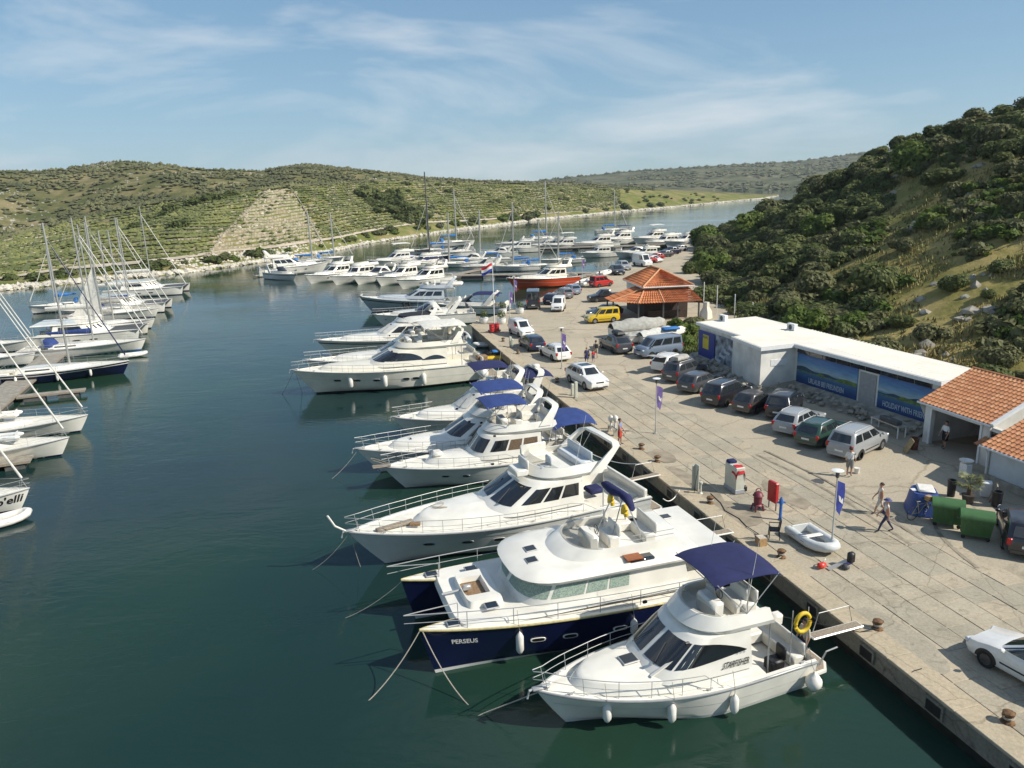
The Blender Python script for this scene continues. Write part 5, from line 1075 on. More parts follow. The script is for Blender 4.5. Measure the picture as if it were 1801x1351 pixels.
# 7-12 --------------------------------------------- the larger yachts beyond the gap
bow = P(515, 652, 2.35); r7, H7, L7 = yacht('largest sleek cream yacht with black wraparound windows and fenders out', bow, stern_for(bow, 1.8), 5.4, 1.85, 2.4, hull=M_CREAM, top=M_CREAM, win='lens', ports=(.40, .45, .60, .70, .80), cab=(.22, .62, .88), railu=.36, archm=True, dome=True, hatchn=1, boot=M_RUB, fullness=2.6)
h7 = HX(H7, .07 * L7); z7 = H7.zs(.4)
for u, nm in ((.735, 'forward on'), (.56, 'amidships on'), (.36, 'aft of amidships on')): fender(r7, h7, u, 'tall white fender %s the largest cream yacht' % nm, 1, False, .22, 1.0)
fender(r7, h7, .04, 'big round white fender at the stern of the largest cream yacht', 1, True, .5)
q = MB().box((.08 * L7, .6, z7 - .1), (1.0, .8, .75), ch=.06); q.build('teak_table', M_TEAK, r7, 30); dg = None
bimini(r7, .17 * L7, .38 * L7, 2.0, z7 + 3.6, M_CWHITE, z7 + 2.2)
bow = P(537, 632, 2.2); r8, H8, L8 = yacht('white flybridge yacht partly hidden behind the largest cream yacht', bow, stern_for(bow, 1.5), 4.9, 1.6, 2.15, win='dark', ports=(.55, .7), cab=(.22, .60, .85), bim=M_CWHITE, bimspan=(.2, .38), railu=.36, dome=True)
bow = P(556, 597, 2.0); r9, H9, L9 = yacht('white yacht with a black cover over its flybridge', bow, stern_for(bow, 1.5), 4.7, 1.45, 1.95, win='cover', ports=(.55, .68), cab=(.24, .58, .84), fcover=M_CBLACK, railu=.36, boot=M_RUB, stripe=M_RUB, seats=False, archm=True, dome=True)
st_ = P(846, 558, .5); r10, H10, L10 = yacht('white sport yacht whose dark name plate faces the quay', back_from(st_, -14.5, -168), st_, 4.4, 1.5, 1.8, style='coupe', ports=(.5, .6), cab=(.26, .58, .84), railu=.4)
z10 = H10.zs(.1); o = MB().box((.13 * L10, 0, z10 + .75), (.1, 2.4, .5), ch=.03).build('name_board', M_DGREY, r10, 20); text_mesh('lettering', 'AMARO', .42, M_FEND, o, frame((.13 * L10 - .06, 0, z10 + .75), (0, -1, 0), (0, 0, 1)), .003)
bow = P(632, 520, 2.5); r11, H11, L11 = yacht('silver-grey sleek yacht with a hard arch, farthest along this quay', bow, back_from(bow, 17.5, 178), 4.8, 1.6, 2.4, hull=M_SILV, style='fly', win='dark', ports=(), cab=(.2, .58, .84), railu=.5, dome=True, archm=True, stripe=M_RUB, top=mat('gelcoat_silver', (.50, .53, .54), .25, var=.05, coat=.4))
for k in range(2): MB().tube([(.55 * L11 + .8 * k, 2.45, .9), (.55 * L11 + .8 * k, 2.45, 1.7)], .2, 8).build('black_fender', M_RUB, r11)
fcr = MB().box((.2 * L11, 0, H11.zs(.4) + 2.2), (3.4, 2.4, .5), ch=.2).build('rolled_cover', M_CWHITE, r11, 40)
st_ = P(905, 545, .5); r12, H12, L12 = yacht('black and white open sport boat with a navy canopy, stern to the planters', back_from(st_, -12.5, 168), st_, 3.9, 1.3, 1.5, style='sport', canopy=M_CNAVY, ports=(), hull=M_WHITE, stripe=M_NAVY, cab=(.2, .6, .84), railu=.45, archm=True, boot=M_RUB)
# tenders between the big yachts and the quay, jet ski
dinghy('small grey tender floating beside the quay behind the cream yacht', P(875, 607, .1), R(-170), 2.8, 1.4, None, .0, True, 'tender'); dinghy('grey inflatable tender hoisted at the stern of the white yacht', P(818, 600, 1.2), R(100), 2.8, 1.4, None, 1.3, True, 'tender')
js = thing('jet_ski', 'yellow and black jet ski with a blue towel near the quay', 'jet ski', P(872, 634, 0), R(-165)); q = MB(); q.loft([ring(-1.3, 1.4, .52, .05, .5, 2), ring(-1.35, 1.45, .58, .35, .5, 2), ring(-1.2, 1.2, .40, .55, .5, 2)], True, True, True); q.build('hull', M_YEL, js, 40); MB().box((-.35, 0, .72), (1.3, .4, .35), ch=.12).build('saddle', M_BLACK, js, 40); MB().tube([(.45, -.4, 1.05), (.5, 0, 1.0), (.45, .4, 1.05)], .03, 5).box((.6, 0, .8), (.6, .4, .4), ch=.12).build('handlebar', M_BLACK, js, 40); MB().box((.1, 0, .98), (.6, .7, .25), ch=.1).build('towel', M_CTURQ, js, 40)
# mooring lines running from the bows into the water and to the quay
def bw(r_, L, z): return toworld(r_, (L, 0, z))
rope('mooring_line', [bw(r1, L1 - .2, 1.45), P(850, 1255, 0), P(740, 1315, -.2)], 'slack mooring line from the nearest cruiser bow running to the lower left', .022)
b2 = cb_
rope('mooring_line', [b2 + Vector((0, 0, .0)), P(640, 1240, -.1)], 'mooring line from the near bow of the navy catamaran', .02, .25); rope('mooring_line', [b2 + Vector((.1, .0, 0)), P(845, 1258, -.1)], 'second line hanging from the navy catamaran bow beside the nearest cruiser', .02, .5)
rope('mooring_line', [bw(r2c, Lc - .1, 1.9) + nl * -ho_, P(600, 1090, -.1)], 'mooring line from the far bow of the navy catamaran', .016, .2)
rope('mooring_line', [bw(r3, L3, 1.9), P(545, 1005, -.1)], 'mooring line from the bow of the grey-sided yacht', .016, .2); rope('mooring_line', [bw(r3, L3 - .1, 1.9), P(635, 1000, -.1)], 'short second line below the bow of the grey-sided yacht', .014, .1)
rope('mooring_line', [bw(r5, L5, 1.6), P(580, 845, -.1)], 'mooring line from the second cruiser behind the trawler yacht', .016, .15); rope('mooring_line', [bw(r7, L7, 2.2), P(495, 695, -.1)], 'mooring line from the bow of the largest cream yacht', .02, .1); rope('mooring_line', [bw(r7, L7 - .2, 2.2), P(532, 692, -.1)], 'second line below the bow of the largest cream yacht', .018, .05)
rope('mooring_line', [toworld(r3, (.4, 2.0, 1.2)), P(1195, 862, 1.2)], 'white stern line from the grey-sided yacht to the quay', .03, .35, M_FEND); rope('mooring_line', [toworld(r4, (.3, 1.5, 1.2)), P(1130, 815, 1.2)], 'white stern line from the trawler yacht to the quay', .03, .3, M_FEND)
for r_ in bpy.data.objects:
    unprop(r_)
# ================================================================== left marina: pontoons and sailing boats
M_PONT = mat('pontoon_deck', (.27, .245, .20), .85, var=.2, scale=2, bump=.3)
M_FLOAT = mat('pontoon_float', (.09, .09, .085), .8, var=.2)
def pontoon(label, a, c, w, z=.55, name='pontoon', planks=True):
    a, c = Vector((a[0], a[1], 0)), Vector((c[0], c[1], 0)); d = c - a; L = d.length; root = thing(name, label, 'pontoon', a, math.atan2(d.y, d.x))
    MB().box((L / 2, 0, z - .06), (L, w, .12)).build('deck', M_PONT, root, 0)
    for k in range(max(2, int(L / 6))):
        n = max(2, int(L / 6)); MB().box(((k + .5) * L / n, 0, .15), (L / n * .62, w * .92, .6)).build('float', M_FLOAT, root, 0)
    q = MB()
    for sd in (1, -1): q.box((L / 2, sd * (w / 2 + .03), z - .08), (L, .06, .16))
    for e in q.v: pass
    for sd in (1, -1): MB().box((L / 2, sd * (w / 2 + .03), z - .08), (L, .06, .16)).build('edge_beam', M_TEAKG, root, 0)
    return root
def headed(bow, L, hd): return back_from(bow, L, hd)
LH = 14
SB = [  # bow px (deck), bow z, length, heading, kwargs
    ((51, 855), 1.45, 13.0, 17, dict(label="white sailing yacht named on its bow, nearest at the left edge", top_y=405, cover=M_CBLUE)),
    ((121, 766), 1.45, 13.0, 16, dict(label='white sailing yacht with a white sail hoisted, third from the left corner up', top_y=403, cover=None, sail_up=True, hood=M_CGREY)),
    ((154, 727), 1.45, 14.0, 16, dict(label='white sailing yacht with a maroon sail cover and white stacked dinghy', top_y=402, cover=M_CMAR, hood=None)),
    ((227, 633), 1.4, 13.2, 15, dict(label='navy blue hulled sailing yacht with white fenders on its side', top_y=391, hull=M_NAVY, cover=None, furl=M_CNAVY, hood=None, stripe=M_FEND)),
    ((256, 594), 1.45, 13.5, 14, dict(label='white sailing yacht with blue waterline and blue sprayhood beside the navy yacht', top_y=383, cover=M_CBLUE, boot=M_CTURQ, furl=M_CWHITE)),
    ((262, 568), 1.45, 13.0, 14, dict(label='white sailing yacht with its sail half lowered behind the blue-waterline yacht', top_y=381, cover=M_CWHITE, sail_up=True)),
    ((272, 559), 1.45, 12.5, 13, dict(label='white sailing yacht moored in mid row beyond the big catamaran', top_y=406, cover=M_CGREY)),
    ((279, 541), 1.4, 12.5, 13, dict(label='slim white sailing yacht two berths before the farthest catamarans', top_y=405, cover=M_CGREY)),
    ((288, 533), 1.4, 12.0, 13, dict(label='white sailing yacht one berth before the farthest catamarans', top_y=382, cover=M_CBLUE)),
]
sbr = []
for (px, z, L, hd, kw) in SB:
    b_ = P(px[0], px[1], z); lab = kw.pop('label'); sbr.append(sailboat(lab, b_, headed(b_, L, hd), **kw))
r_, Hl, L = sbr[0]; hull_text("b'elli", .75, M_BLACK, r_, Hl, .935, .66, -1, 1, .016)
r_, Hl, L = sbr[2]; dinghy('white rigid dinghy lashed on the foredeck of the maroon-covered yacht', toworld(r_, (.66 * L, 0, 0)), r_.rotation_euler[2] + math.pi, 2.6, 1.2, M_WHITE, 1.75, False, 'deck_dinghy')
r_, Hl, L = sbr[1]; dinghy('grey dinghy lashed on the foredeck of the yacht with the hoisted sail', toworld(r_, (.76 * L, 0, 0)), r_.rotation_euler[2] + math.pi, 2.6, 1.2, None, 1.6, False, 'deck_dinghy')
dinghy('white inflatable dinghy floating under the bow of the nearest left yacht', P(-40, 935, 0), R(42), 2.6, 1.5, M_FEND, .0)
r_, Hl, L = sbr[3]
for u, nm in ((.74, 'forward'), (.52, 'middle'), (.24, 'aft')): fender(r_, Hl, u, '%s white fender on the navy blue sailing yacht' % nm, -1, False, .13, .7)
r_, Hl, L = sbr[4]; dinghy('white inflatable dinghy tied beside the bow of the blue-waterline yacht', P(212, 630, 0), R(22), 2.8, 1.4, M_FEND, 0)
b_ = P(253, 572, 1.6); sailcat('white sailing catamaran with a broad hardtop, nearest of the catamarans', b_, headed(b_, 13, 13), None, 395)
b_ = P(297, 528, 1.55); sailcat('white sailing catamaran with two bows side by side, second from the far end', b_, headed(b_, 13, 12), None, 383)
b_ = P(328, 500, 1.6); sailcat('white sailing catamaran at the far end of the left row', b_, headed(b_, 14, 10), None, 363)
b_ = P(50, 540, 1.2); sailboat('small white sailing boat with a turquoise bimini moored alone off the shore', b_, headed(b_, 9, -150), None, 431, hood=M_CTURQ, cover=M_CTURQ)
b_ = P(99, 545, 1.4); sailboat('grey hulled sailing yacht with its bow pointing left', b_, headed(b_, 14, 190), None, 392, hull=M_HGREY, cover=M_CGREY, hood=None)
b_ = P(60, 598, 1.3); sailboat('white sailing yacht with a long navy sail cover, stern to the left pontoon', b_, headed(b_, 12, 10), None, 415, cover=M_CNAVY, hood=M_CNAVY)
b_ = P(62, 622, 1.2); sailboat('white sailing yacht with cluttered deck below the navy-covered one', b_, headed(b_, 11, 12), None, 430, cover=M_CWHITE, hood=M_CGREY)
pa, pb = P(-60, 735, .55), P(150, 575, .55)
pontoon('long grey main pontoon running between the left sailing yachts', P(-40, 730, .55), P(138, 588, .55), 2.6)
pontoon('narrow finger pontoon beside the navy blue sailing yacht', P(30, 698, .5), P(150, 685, .5), .9); pontoon('low finger pontoon in front of the nearest left yachts', P(-60, 822, .5), P(56, 806, .5), 1.3)
for k, (a, c, lab) in enumerate((((84, 570), (146, 566), 'nearest of three floating pontoon sections with open bays'), ((86, 580), (150, 575), 'pontoon section joined to the long main pontoon'), ((105, 556), (150, 551), 'farthest of three floating pontoon sections'))): pontoon(lab, P(a[0], a[1], .7), P(c[0], c[1], .7), 1.6, .7)
# ================================================================== boats on the far piers
pontoon('far pier nearest the red boat, long and grey', P(742, 486, .7), P(1040, 480, .7), 2.4, .8); pontoon('slanting finger pontoon right of the red boat', P(978, 497, .6), P(1066, 476, .6), 1.8, .7)
pontoon('farthest grey pier with a row of white yachts', P(860, 440, .8), P(1240, 428, .8), 2.6, .9); pontoon('slanting finger pontoon between the two far piers', P(905, 440, .7), P(1000, 427, .7), 1.6, .8)
pontoon('dark finger pontoon left of the red boat', P(752, 493, .6), P(845, 474, .6), 1.6, .7)
b_ = P(893, 488, 2.3); rr, HR, LR = yacht('orange-red hulled motor boat with white cabin on the far pier', b_, headed(b_, 14.5, -152), 4.6, 1.6, 2.2, hull=mat('orange_red_hull', (.50, .065, .02), .35, var=.08, coat=.2), win='dark', ports=(), cab=(.2, .56, .84), railu=.4, archm=True, top=M_CREAM, seats=False, plat=.04)
def far(kind, px, z, L, hd, label, **kw):
    b_ = P(px[0], px[1], z); return yacht(label, b_, headed(b_, L, hd), L * .29, 1.4, 1.9 if L > 11 else 1.4, style=kind, seats=False, **kw)
FG = 'motor yachts on the far piers'
protos = {}
protos['fly'] = far('fly', (536, 481), 2.2, 14, -128, 'white motor yacht, first bow from the left on the middle pier', ports=(.5, .65), group=FG)[0]
protos['trawl'] = far('trawler', (580, 483), 2.2, 14, -128, 'white flared-bow trawler, second bow from the left on the middle pier', ports=(.5,), group=FG, win='dark', archm=False)[0]
protos['sport'] = far('sport', (811, 468), 1.5, 11, 195, 'black and white sport boat with a raked windscreen left of the red boat', ports=(), group=FG, stripe=M_RUB)[0]
protos['coupe'] = far('coupe', (620, 483), 2.1, 13, -128, 'white low coupe cruiser, third bow from the left on the middle pier', ports=(.5, .6), group=FG)[0]
protos['bim'] = far('fly', (660, 485), 2.1, 13, -130, 'white yacht with white top canopy, fourth bow from the left on the middle pier', ports=(.5,), group=FG, bim=M_CWHITE, archm=False)[0]
protos['blue'] = far('fly', (697, 490), 2.1, 14, -133, 'white yacht with navy canopy, fifth bow from the left on the middle pier', ports=(.5, .65), group=FG, bim=M_CNAVY, win='dark')[0]
BL = dict(fly=14, trawl=14, sport=11, coupe=13, bim=13, blue=14)
def farcopy(kind, px, L, hd, label, z=2.0):
    b_ = P(px[0], px[1], z); k = L / BL[kind]; s_ = headed(b_, L, hd); return copy_tree(protos[kind], (s_.x, s_.y, 0), R(hd), label, FG, k)
for a in (
    ('fly', (578, 462), 17, 25, 'large white yacht with forward-swept arch at the left end of the middle pier'), ('sport', (520, 477), 11, -40, 'white open boat with its outboard beside the leftmost large yacht'),
    ('trawl', (700, 460), 13, -150, 'white yacht with high bow behind the five-bow row'), ('bim', (645, 458), 14, -150, 'white canopied yacht behind the third bow of the middle pier'),
    ('sport', (770, 440), 11, -160, 'white open boat with dark hood near the paired masts'), ('coupe', (790, 452), 11, -165, 'white coupe boat below the black mast'),
    ('sport', (870, 425), 11, 185, 'dark-topped white boat at the left of the farthest pier'), ('fly', (872, 433), 13, 190, 'white flybridge yacht first on the farthest pier'), ('coupe', (842, 440), 11, 185, 'low white coupe just ahead of the farthest pier'),
    ('blue', (923, 428), 12, 188, 'white yacht with navy top, second on the farthest pier'), ('bim', (954, 428), 12, 192, 'white canopied yacht, third on the farthest pier'), ('fly', (1008, 427), 15, 200, 'white yacht with raised top, fourth on the farthest pier'),
    ('trawl', (1017, 440), 11, 195, 'small white cabin boat in front of the fourth yacht'), ('blue', (1050, 420), 15, 205, 'tall white yacht with navy top, fifth on the farthest pier'), ('coupe', (1082, 440), 11, 200, 'low white coupe on the near side of the farthest pier'),
    ('trawl', (1105, 440), 10, 200, 'small white cabin boat beside the low coupe'), ('bim', (1112, 418), 14, 205, 'white canopied yacht, sixth on the farthest pier'), ('trawl', (1136, 424), 14, 208, 'high-bowed white yacht, seventh on the farthest pier'), ('fly', (1168, 424), 15, 210, 'white yacht with tall arch, rightmost on the farthest pier'),
    ('coupe', (1222, 424), 10, 210, 'small white boat half hidden by the hillside trees')): farcopy(*a)
sp = {}
b_ = P(869, 468, 1.3); sp['a'], _, La = sailboat('white sailing boat left of the red boat with turquoise awning', b_, headed(b_, 10, 190), 13.5, cover=M_CTURQ, hood=M_CTURQ, group='sailing boats on the far piers', mr=.19)
def scopy(px, L, hd, mh, label):
    b_ = P(px[0], px[1], 1.3); k = L / La; s_ = headed(b_, L, hd); return copy_tree(sp['a'], (s_.x, s_.y, 0), R(hd), label, 'sailing boats on the far piers', (k, k, mh * .74 / 14.6))
for a in (((985, 460), 11, 10, 14, 'white sailing boat right behind the red boat'), ((948, 455), 11, 190, 16, 'white sailing boat with navy awning behind the red boat cabin'), ((722, 440), 12, 188, 21, 'sailing boat with pale hull under the paired masts'), ((752, 462), 12, 190, 17, 'sailing boat carrying the right one of the paired masts'),
          ((585, 455), 12, 10, 18, 'sailing boat behind the leftmost bows, thin white mast'), ((622, 449), 12, 10, 17, 'sailing boat behind the third bow with straight mast'), ((835, 424), 14, 12, 24, 'sailing boat with furled sail left of the farthest pier'), ((992, 418), 14, 12, 26, 'tallest masted sailing boat in the middle of the farthest pier'), ((1105, 402), 13, 12, 21, 'sailing boat behind the right part of the farthest pier'), ((805, 455), 13, 190, 17, 'sailing boat with dark hull near the black mast')): scopy(*a)
b_ = P(798, 447, 1.4); sailboat('sailing yacht carrying the tall black mast', b_, headed(b_, 15, 20), None, 302, dark_mast=True, hull=M_NAVY, cover=M_CBLACK, furl=None, mr=.19, group='sailing boats on the far piers')
for r_ in bpy.data.objects: unprop(r_)
# ================================================================== cars
KIND = {  # L, W, H, hood, windscreen dx, rear dx, tail, hood z, belt z
    'suv': (4.8, 1.95, 1.70, 1.25, .75, .85, .10, 1.06, 1.12), 'wagon': (4.6, 1.80, 1.47, 1.25, .80, .55, .08, .92, .96), 'mpv': (4.65, 1.84, 1.72, .95, .85, .35, .05, 1.05, 1.08),
    'hatch': (4.1, 1.74, 1.46, 1.10, .85, .55, .10, .90, .95), 'van': (4.8, 1.86, 1.96, .62, .80, .12, .03, 1.12, 1.14), 'panel': (4.2, 1.75, 1.82, .95, .70, .10, .03, 1.02, 1.08), 'bigvan': (5.4, 2.0, 2.5, .75, .75, .06, .02, 1.25, 1.3), 'pickup': (5.1, 1.82, 1.75, 1.25, .65, .15, 1.75, 1.05, 1.08)}
M_TYRE = mat('tyre', (.014, .014, .014), .85, var=.2); M_RIM = mat('alloy_rim', (.42, .42, .42), .35, .7, var=.1)
M_HEAD = mat('headlamp', (.55, .57, .58), .1, var=0, spec=.8); M_TAIL = mat('tail_lamp', (.40, .012, .012), .2, var=0); M_PLATE = mat('number_plate', (.70, .70, .68), .5, var=.05); M_CARGL = mat('car_glass', (.018, .022, .024), .05, var=0, spec=.8, coat=.4)
CARM = {}
def paint(n, c): return mat('car_paint_' + n, c, .28, .0, var=.03, coat=.8, spec=.5)
PAINT = {'white': (.72, .71, .67), 'silver': (.30, .31, .31), 'black': (.014, .014, .017), 'grey': (.055, .055, .06), 'navy': (.016, .020, .045), 'green': (.016, .05, .034), 'yellow': (.62, .42, .012), 'red': (.42, .015, .015), 'brown': (.045, .036, .032), 'bluegrey': (.16, .20, .26), 'midgrey': (.16, .165, .17)}
WHEEL = {}
def car(kind, col, label, loc, yaw, roofbox=None, rails=False, hatch_open=False, panelled=False, group=None, stack=False):
    L, Wd, H, hood, ws, rs, tail, hz, bz = KIND[kind]; root = thing({'van': 'minibus', 'panel': 'small_van', 'bigvan': 'panel_van', 'pickup': 'pickup_truck'}.get(kind, 'parked_car'), label, {'van': 'van', 'panel': 'van', 'bigvan': 'van', 'pickup': 'pickup'}.get(kind, 'car'), loc, yaw, group or 'cars and vans parked on the quay'); pm = paint(col, PAINT[col])
    hw = Wd / 2; xs = [-L / 2, -L / 2 + .06, -L / 2 + .3, -L / 2 + .8, -L * .1, L * .15, L / 2 - hood - .05, L / 2 - hood + .25, L / 2 - .45, L / 2 - .15, L / 2]; rings = []
    gx1 = L / 2 - hood; gx0 = -L / 2 + tail
    for x in xs:
        e = min(1, (L / 2 - abs(x)) / .45); w = hw * (.84 + .16 * math.sqrt(max(0, min(1, e)))); k = sm((x - gx1 + .1) / .6)
        zt = lerp(bz, lerp(hz, hz - .16, sm((x - gx1) / hood)), k) if x > gx1 - .2 else bz
        if abs(x) > L / 2 - .02: zt -= .22 if x > 0 else .12
        if kind == 'pickup' and x < gx0: zt = bz - .02
        zb = .22 + (.10 if abs(x) > L / 2 - .1 else 0); zs_ = lerp(zb, zt, .55)
        half = [(0, zb), (w * .90, zb), (w * .985, zb + .12), (w, zs_), (w * .985, zt - .14), (w * .93, zt - .03), (w * .80, zt + .01), (0, zt + .025)]
        rings.append([Vector((x, y, z)) for y, z in half] + [Vector((x, -y, z)) for y, z in half[1:-1][::-1]])
    MB().loft(rings, True, True, True).build('body', pm, root, 38)
    # greenhouse
    gw0, gw1 = hw * .93, hw * (.76 if kind not in ('van', 'bigvan', 'panel') else .86); x1t, x0t = gx1 - ws, gx0 + rs
    def R_(xa, xb, w, z, c=.10): return [Vector(p) for p in ((xa, w - c, z), (xa + c, w, z), (lerp(xa, xb, .33), w * 1.01, z), (lerp(xa, xb, .66), w * 1.01, z), (xb - c * 1.5, w, z), (xb, w - c * 2.2, z), (xb + .04, 0, z), (xb, -w + c * 2.2, z), (xb - c * 1.5, -w, z), (lerp(xa, xb, .66), -w * 1.01, z), (lerp(xa, xb, .33), -w * 1.01, z), (xa + c, -w, z), (xa, -w + c, z), (xa - .03, 0, z))]
    A, B = R_(gx0, gx1, gw0, bz - .02), R_(x0t, x1t, gw1, H - .06); top = [Vector((lerp(p.x, (x0t + x1t) / 2, .05), p.y * .93, H - .01)) for p in B]; t2 = [Vector((lerp(p.x, (x0t + x1t) / 2, .4), p.y * .5, H + .015)) for p in B]
    MB().loft([A, B, top, t2], True, False, True).build('cabin_roof', pm, root, 40)
    def pane(i0, i1, v0, v1, nm, inset=.0, m_=M_CARGL):
        MB().grid([[at_(A, B, lerp(i0, i1, k / 4), v) for k in range(5)] for v in (v0, (v0 + v1) / 2, v1)]).build(nm, m_, root, 60)
    def at_(A, B, i, v):
        n = len(A); k = int(math.floor(i)) ; f = i - k; a = A[k % n].lerp(A[(k + 1) % n], f); b = B[k % n].lerp(B[(k + 1) % n], f); p = a.lerp(b, v); c = Vector(((gx0 + gx1) / 2, 0, p.z)); d = p - c; d = Vector((d.x * .25, d.y, 0)) if abs(d.y) > gw1 * .75 else Vector((d.x, d.y * .2, 0)); return p + d.normalized() * .014 + Vector((0, 0, .004))
    pane(5.1, 6.9, .10, .92, 'windscreen')
    if not (panelled and kind in ('panel', 'bigvan')) or True:
        if hatch_open: pane(12.1, 13.9, .02, .95, 'boot_opening', 0, M_BLACK)
        else: pane(12.15, 13.85, .14, .88, 'rear_window')
    if panelled: seg = [(3.1, 4.3)]
    elif kind == 'pickup': seg = [(1.6, 4.3)]
    else: seg = [(1.15, 1.92), (2.06, 2.92), (3.06, 4.45)]
    for a, b in seg: pane(a, b, .12, .86, 'side_window'); pane(13 - b - 0 + 0, 13 - a, .12, .86, 'side_window') if False else pane(12 - b, 12 - a, .12, .86, 'side_window')
    # wheels
    wb = L * .58; r_ = .34 if kind in ('suv', 'bigvan', 'pickup') else .315
    key = r_
    for x in (wb / 2 + .03, -wb / 2 + .03):
        for sd in (1, -1):
            if key not in WHEEL:
                t_ = MB().lathe([(r_ * .62, -.10), (r_ * .96, -.10), (r_, -.06), (r_, .06), (r_ * .96, .10), (r_ * .62, .10)], n=18, axis='y').build('wheel', M_TYRE, root, 40)
                rim = MB().lathe([(.02, .085), (r_ * .2, .095), (r_ * .55, .075), (r_ * .64, .10)], n=10, axis='y').build('rim', M_RIM, t_, 20); WHEEL[key] = (t_.data, rim.data); bpy.data.objects.remove(rim); bpy.data.objects.remove(t_)
            t_ = bpy.data.objects.new('wheel', WHEEL[key][0]); COL.objects.link(t_); t_.parent = root; t_.location = (x, sd * (hw - .095), r_); t_.rotation_euler = (0, 0, 0 if sd > 0 else math.pi)
            rim = bpy.data.objects.new('rim', WHEEL[key][1]); COL.objects.link(rim); rim.parent = t_
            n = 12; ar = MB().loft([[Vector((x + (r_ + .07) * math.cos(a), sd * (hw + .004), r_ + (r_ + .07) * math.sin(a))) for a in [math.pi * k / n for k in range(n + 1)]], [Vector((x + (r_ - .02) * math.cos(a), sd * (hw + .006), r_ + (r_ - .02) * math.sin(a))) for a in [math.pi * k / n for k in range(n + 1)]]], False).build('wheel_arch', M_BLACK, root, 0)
    fz = hz - .28; rz_ = bz - .12
    for sd in (1, -1):
        MB().box((L / 2 - .10, sd * hw * .70, fz), (.20, hw * .42, .16), -sd * .35, .04).build('headlight', M_HEAD, root, 40); MB().box((-L / 2 + .05, sd * hw * .80, rz_ - .05), (.12, hw * .26, .30 if kind != 'hatch' else .2), sd * .2, .03).build('taillight', M_TAIL, root, 40)
        MB().box((gx1 - .28, sd * (hw + .08), bz + .06), (.14, .2, .14), 0, .04).build('mirror', pm if col != 'bluegrey' else M_BLACK, root, 40)
    MB().box((L / 2 + .005, 0, .42), (.03, .5, .11)).build('number_plate', M_PLATE, root, 0); MB().box((-L / 2 - .012, 0, .62 if kind != 'pickup' else .5), (.03, .5, .11)).build('number_plate', M_PLATE, root, 0)
    MB().box((L / 2 - .02, 0, fz - .06), (.06, hw * .75, .12), 0, .02).build('grille', M_BLACK, root, 0); MB().box((L / 2 - .03, 0, .33), (.09, hw * 1.5, .16), 0, .03).build('bumper', M_DGREY if kind in ('panel', 'bigvan', 'suv') else M_BLACK, root, 30); MB().box((-L / 2 + .03, 0, .36), (.10, hw * 1.55, .20), 0, .03).build('bumper', pm if kind not in ('panel', 'bigvan') else M_DGREY, root, 30)
    for sd in (1, -1): MB().box((0, sd * (hw + .003), .50), (L * .36, .02, .05)).build('side_trim', M_BLACK, root, 0)
    if rails or roofbox:
        for sd in (1, -1): MB().tube([(x0t + .2, sd * gw1 * .86, H - .02), (x0t + .3, sd * gw1 * .86, H + .06), (x1t - .4, sd * gw1 * .86, H + .06), (x1t - .25, sd * gw1 * .86, H - .02)], .022, 5).build('roof_rail', M_STEEL if not stack else M_BLACK, root)
    if roofbox:
        q = MB(); c = (x0t + x1t) / 2; q.loft([ring(c - .95, c + 1.0, .38, H + .10, .4, 2.4), ring(c - 1.0, c + 1.05, .42, H + .22, .4, 2.4), ring(c - .9, c + .8, .33, H + .42, .4, 2.4), ring(c - .6, c + .4, .2, H + .45, .4, 2.4)], True, True, True); q.build('roof_box', roofbox, root, 40)
    if kind == 'pickup': MB().box((-L / 2 + tail / 2 + .05, 0, bz - .02), (tail - .3, Wd * .8, .08)).build('load_bed', M_BLACK, root, 0)
    if kind == 'suv' and col == 'white': MB().box((lerp(x0t, x1t, .6), 0, H + .012), (.9, hw * 1.0, .02)).build('sunroof', M_CARGL, root, 0)
    if hatch_open: MB().box((gx0 - .25, 0, H + .10), (1.0, gw1 * 1.9, .06), rot=Matrix.Rotation(.12, 3, 'Y')).build('open_tailgate', pm, root, 0)
    return root
def park(kind, col, label, rear, front=None, side=0, hd=None, anchor='rear', **kw):
    """rear/front: ground contact pixels of the wheels on the visible side (+1 right, -1 left, 0 centre line)"""
    a = P(*rear, 1.12); L, Wd = KIND[kind][:2]
    if front is not None:
        d = P(*front, 1.12) - a; hd_ = math.atan2(d.y, d.x) if hd is None else R(hd)
    else: hd_ = R(hd)
    f = Vector((math.cos(hd_), math.sin(hd_), 0)); rgt = Vector((f.y, -f.x, 0)); c = a + f * ((L * .58 / 2 - .03 if side else L / 2) * (1 if anchor == 'rear' else -1)) - rgt * (side * (Wd / 2 - .05)); c.z = 1.125
    return car(kind, col, label, c, hd_, **kw)
RH = 39
park('mpv', 'silver', 'silver people carrier in the row nearest the open garage', (1513, 809), None, 1, RH, rails=True)
park('wagon', 'green', 'dark green estate car between two silver cars', (1451, 787), None, 1, RH + 3, rails=True)
park('wagon', 'silver', 'pale silver estate car beside the dark green one', (1410, 766), None, 1, RH + 4, rails=True)
park('mpv', 'black', 'black people carrier beside the pale silver estate', (1393, 737), None, 1, RH + 18)
park('hatch', 'brown', 'dark brown rounded hatchback parked near the billboard steps', (1331, 729), None, 1, RH + 2)
park('mpv', 'black', 'long black people carrier with chrome roof rails in the row', (1278, 715.5), None, 1, RH + 3, rails=True)
park('wagon', 'grey', 'dark grey estate car third from the white building corner', (1232, 692), None, 1, RH + 4)
park('mpv', 'grey', 'dark grey people carrier with a pale roof box', (1204, 673), None, 1, RH + 4, roofbox=M_CGREY)
park('wagon', 'white', 'white estate car with its tailgate open', (1156, 656), None, 0, RH + 6, hatch_open=True, rails=True)
park('van', 'bluegrey', 'blue-silver minibus with its nose towards the quay', (1187, 625), (1127, 643), -1, hd=205)
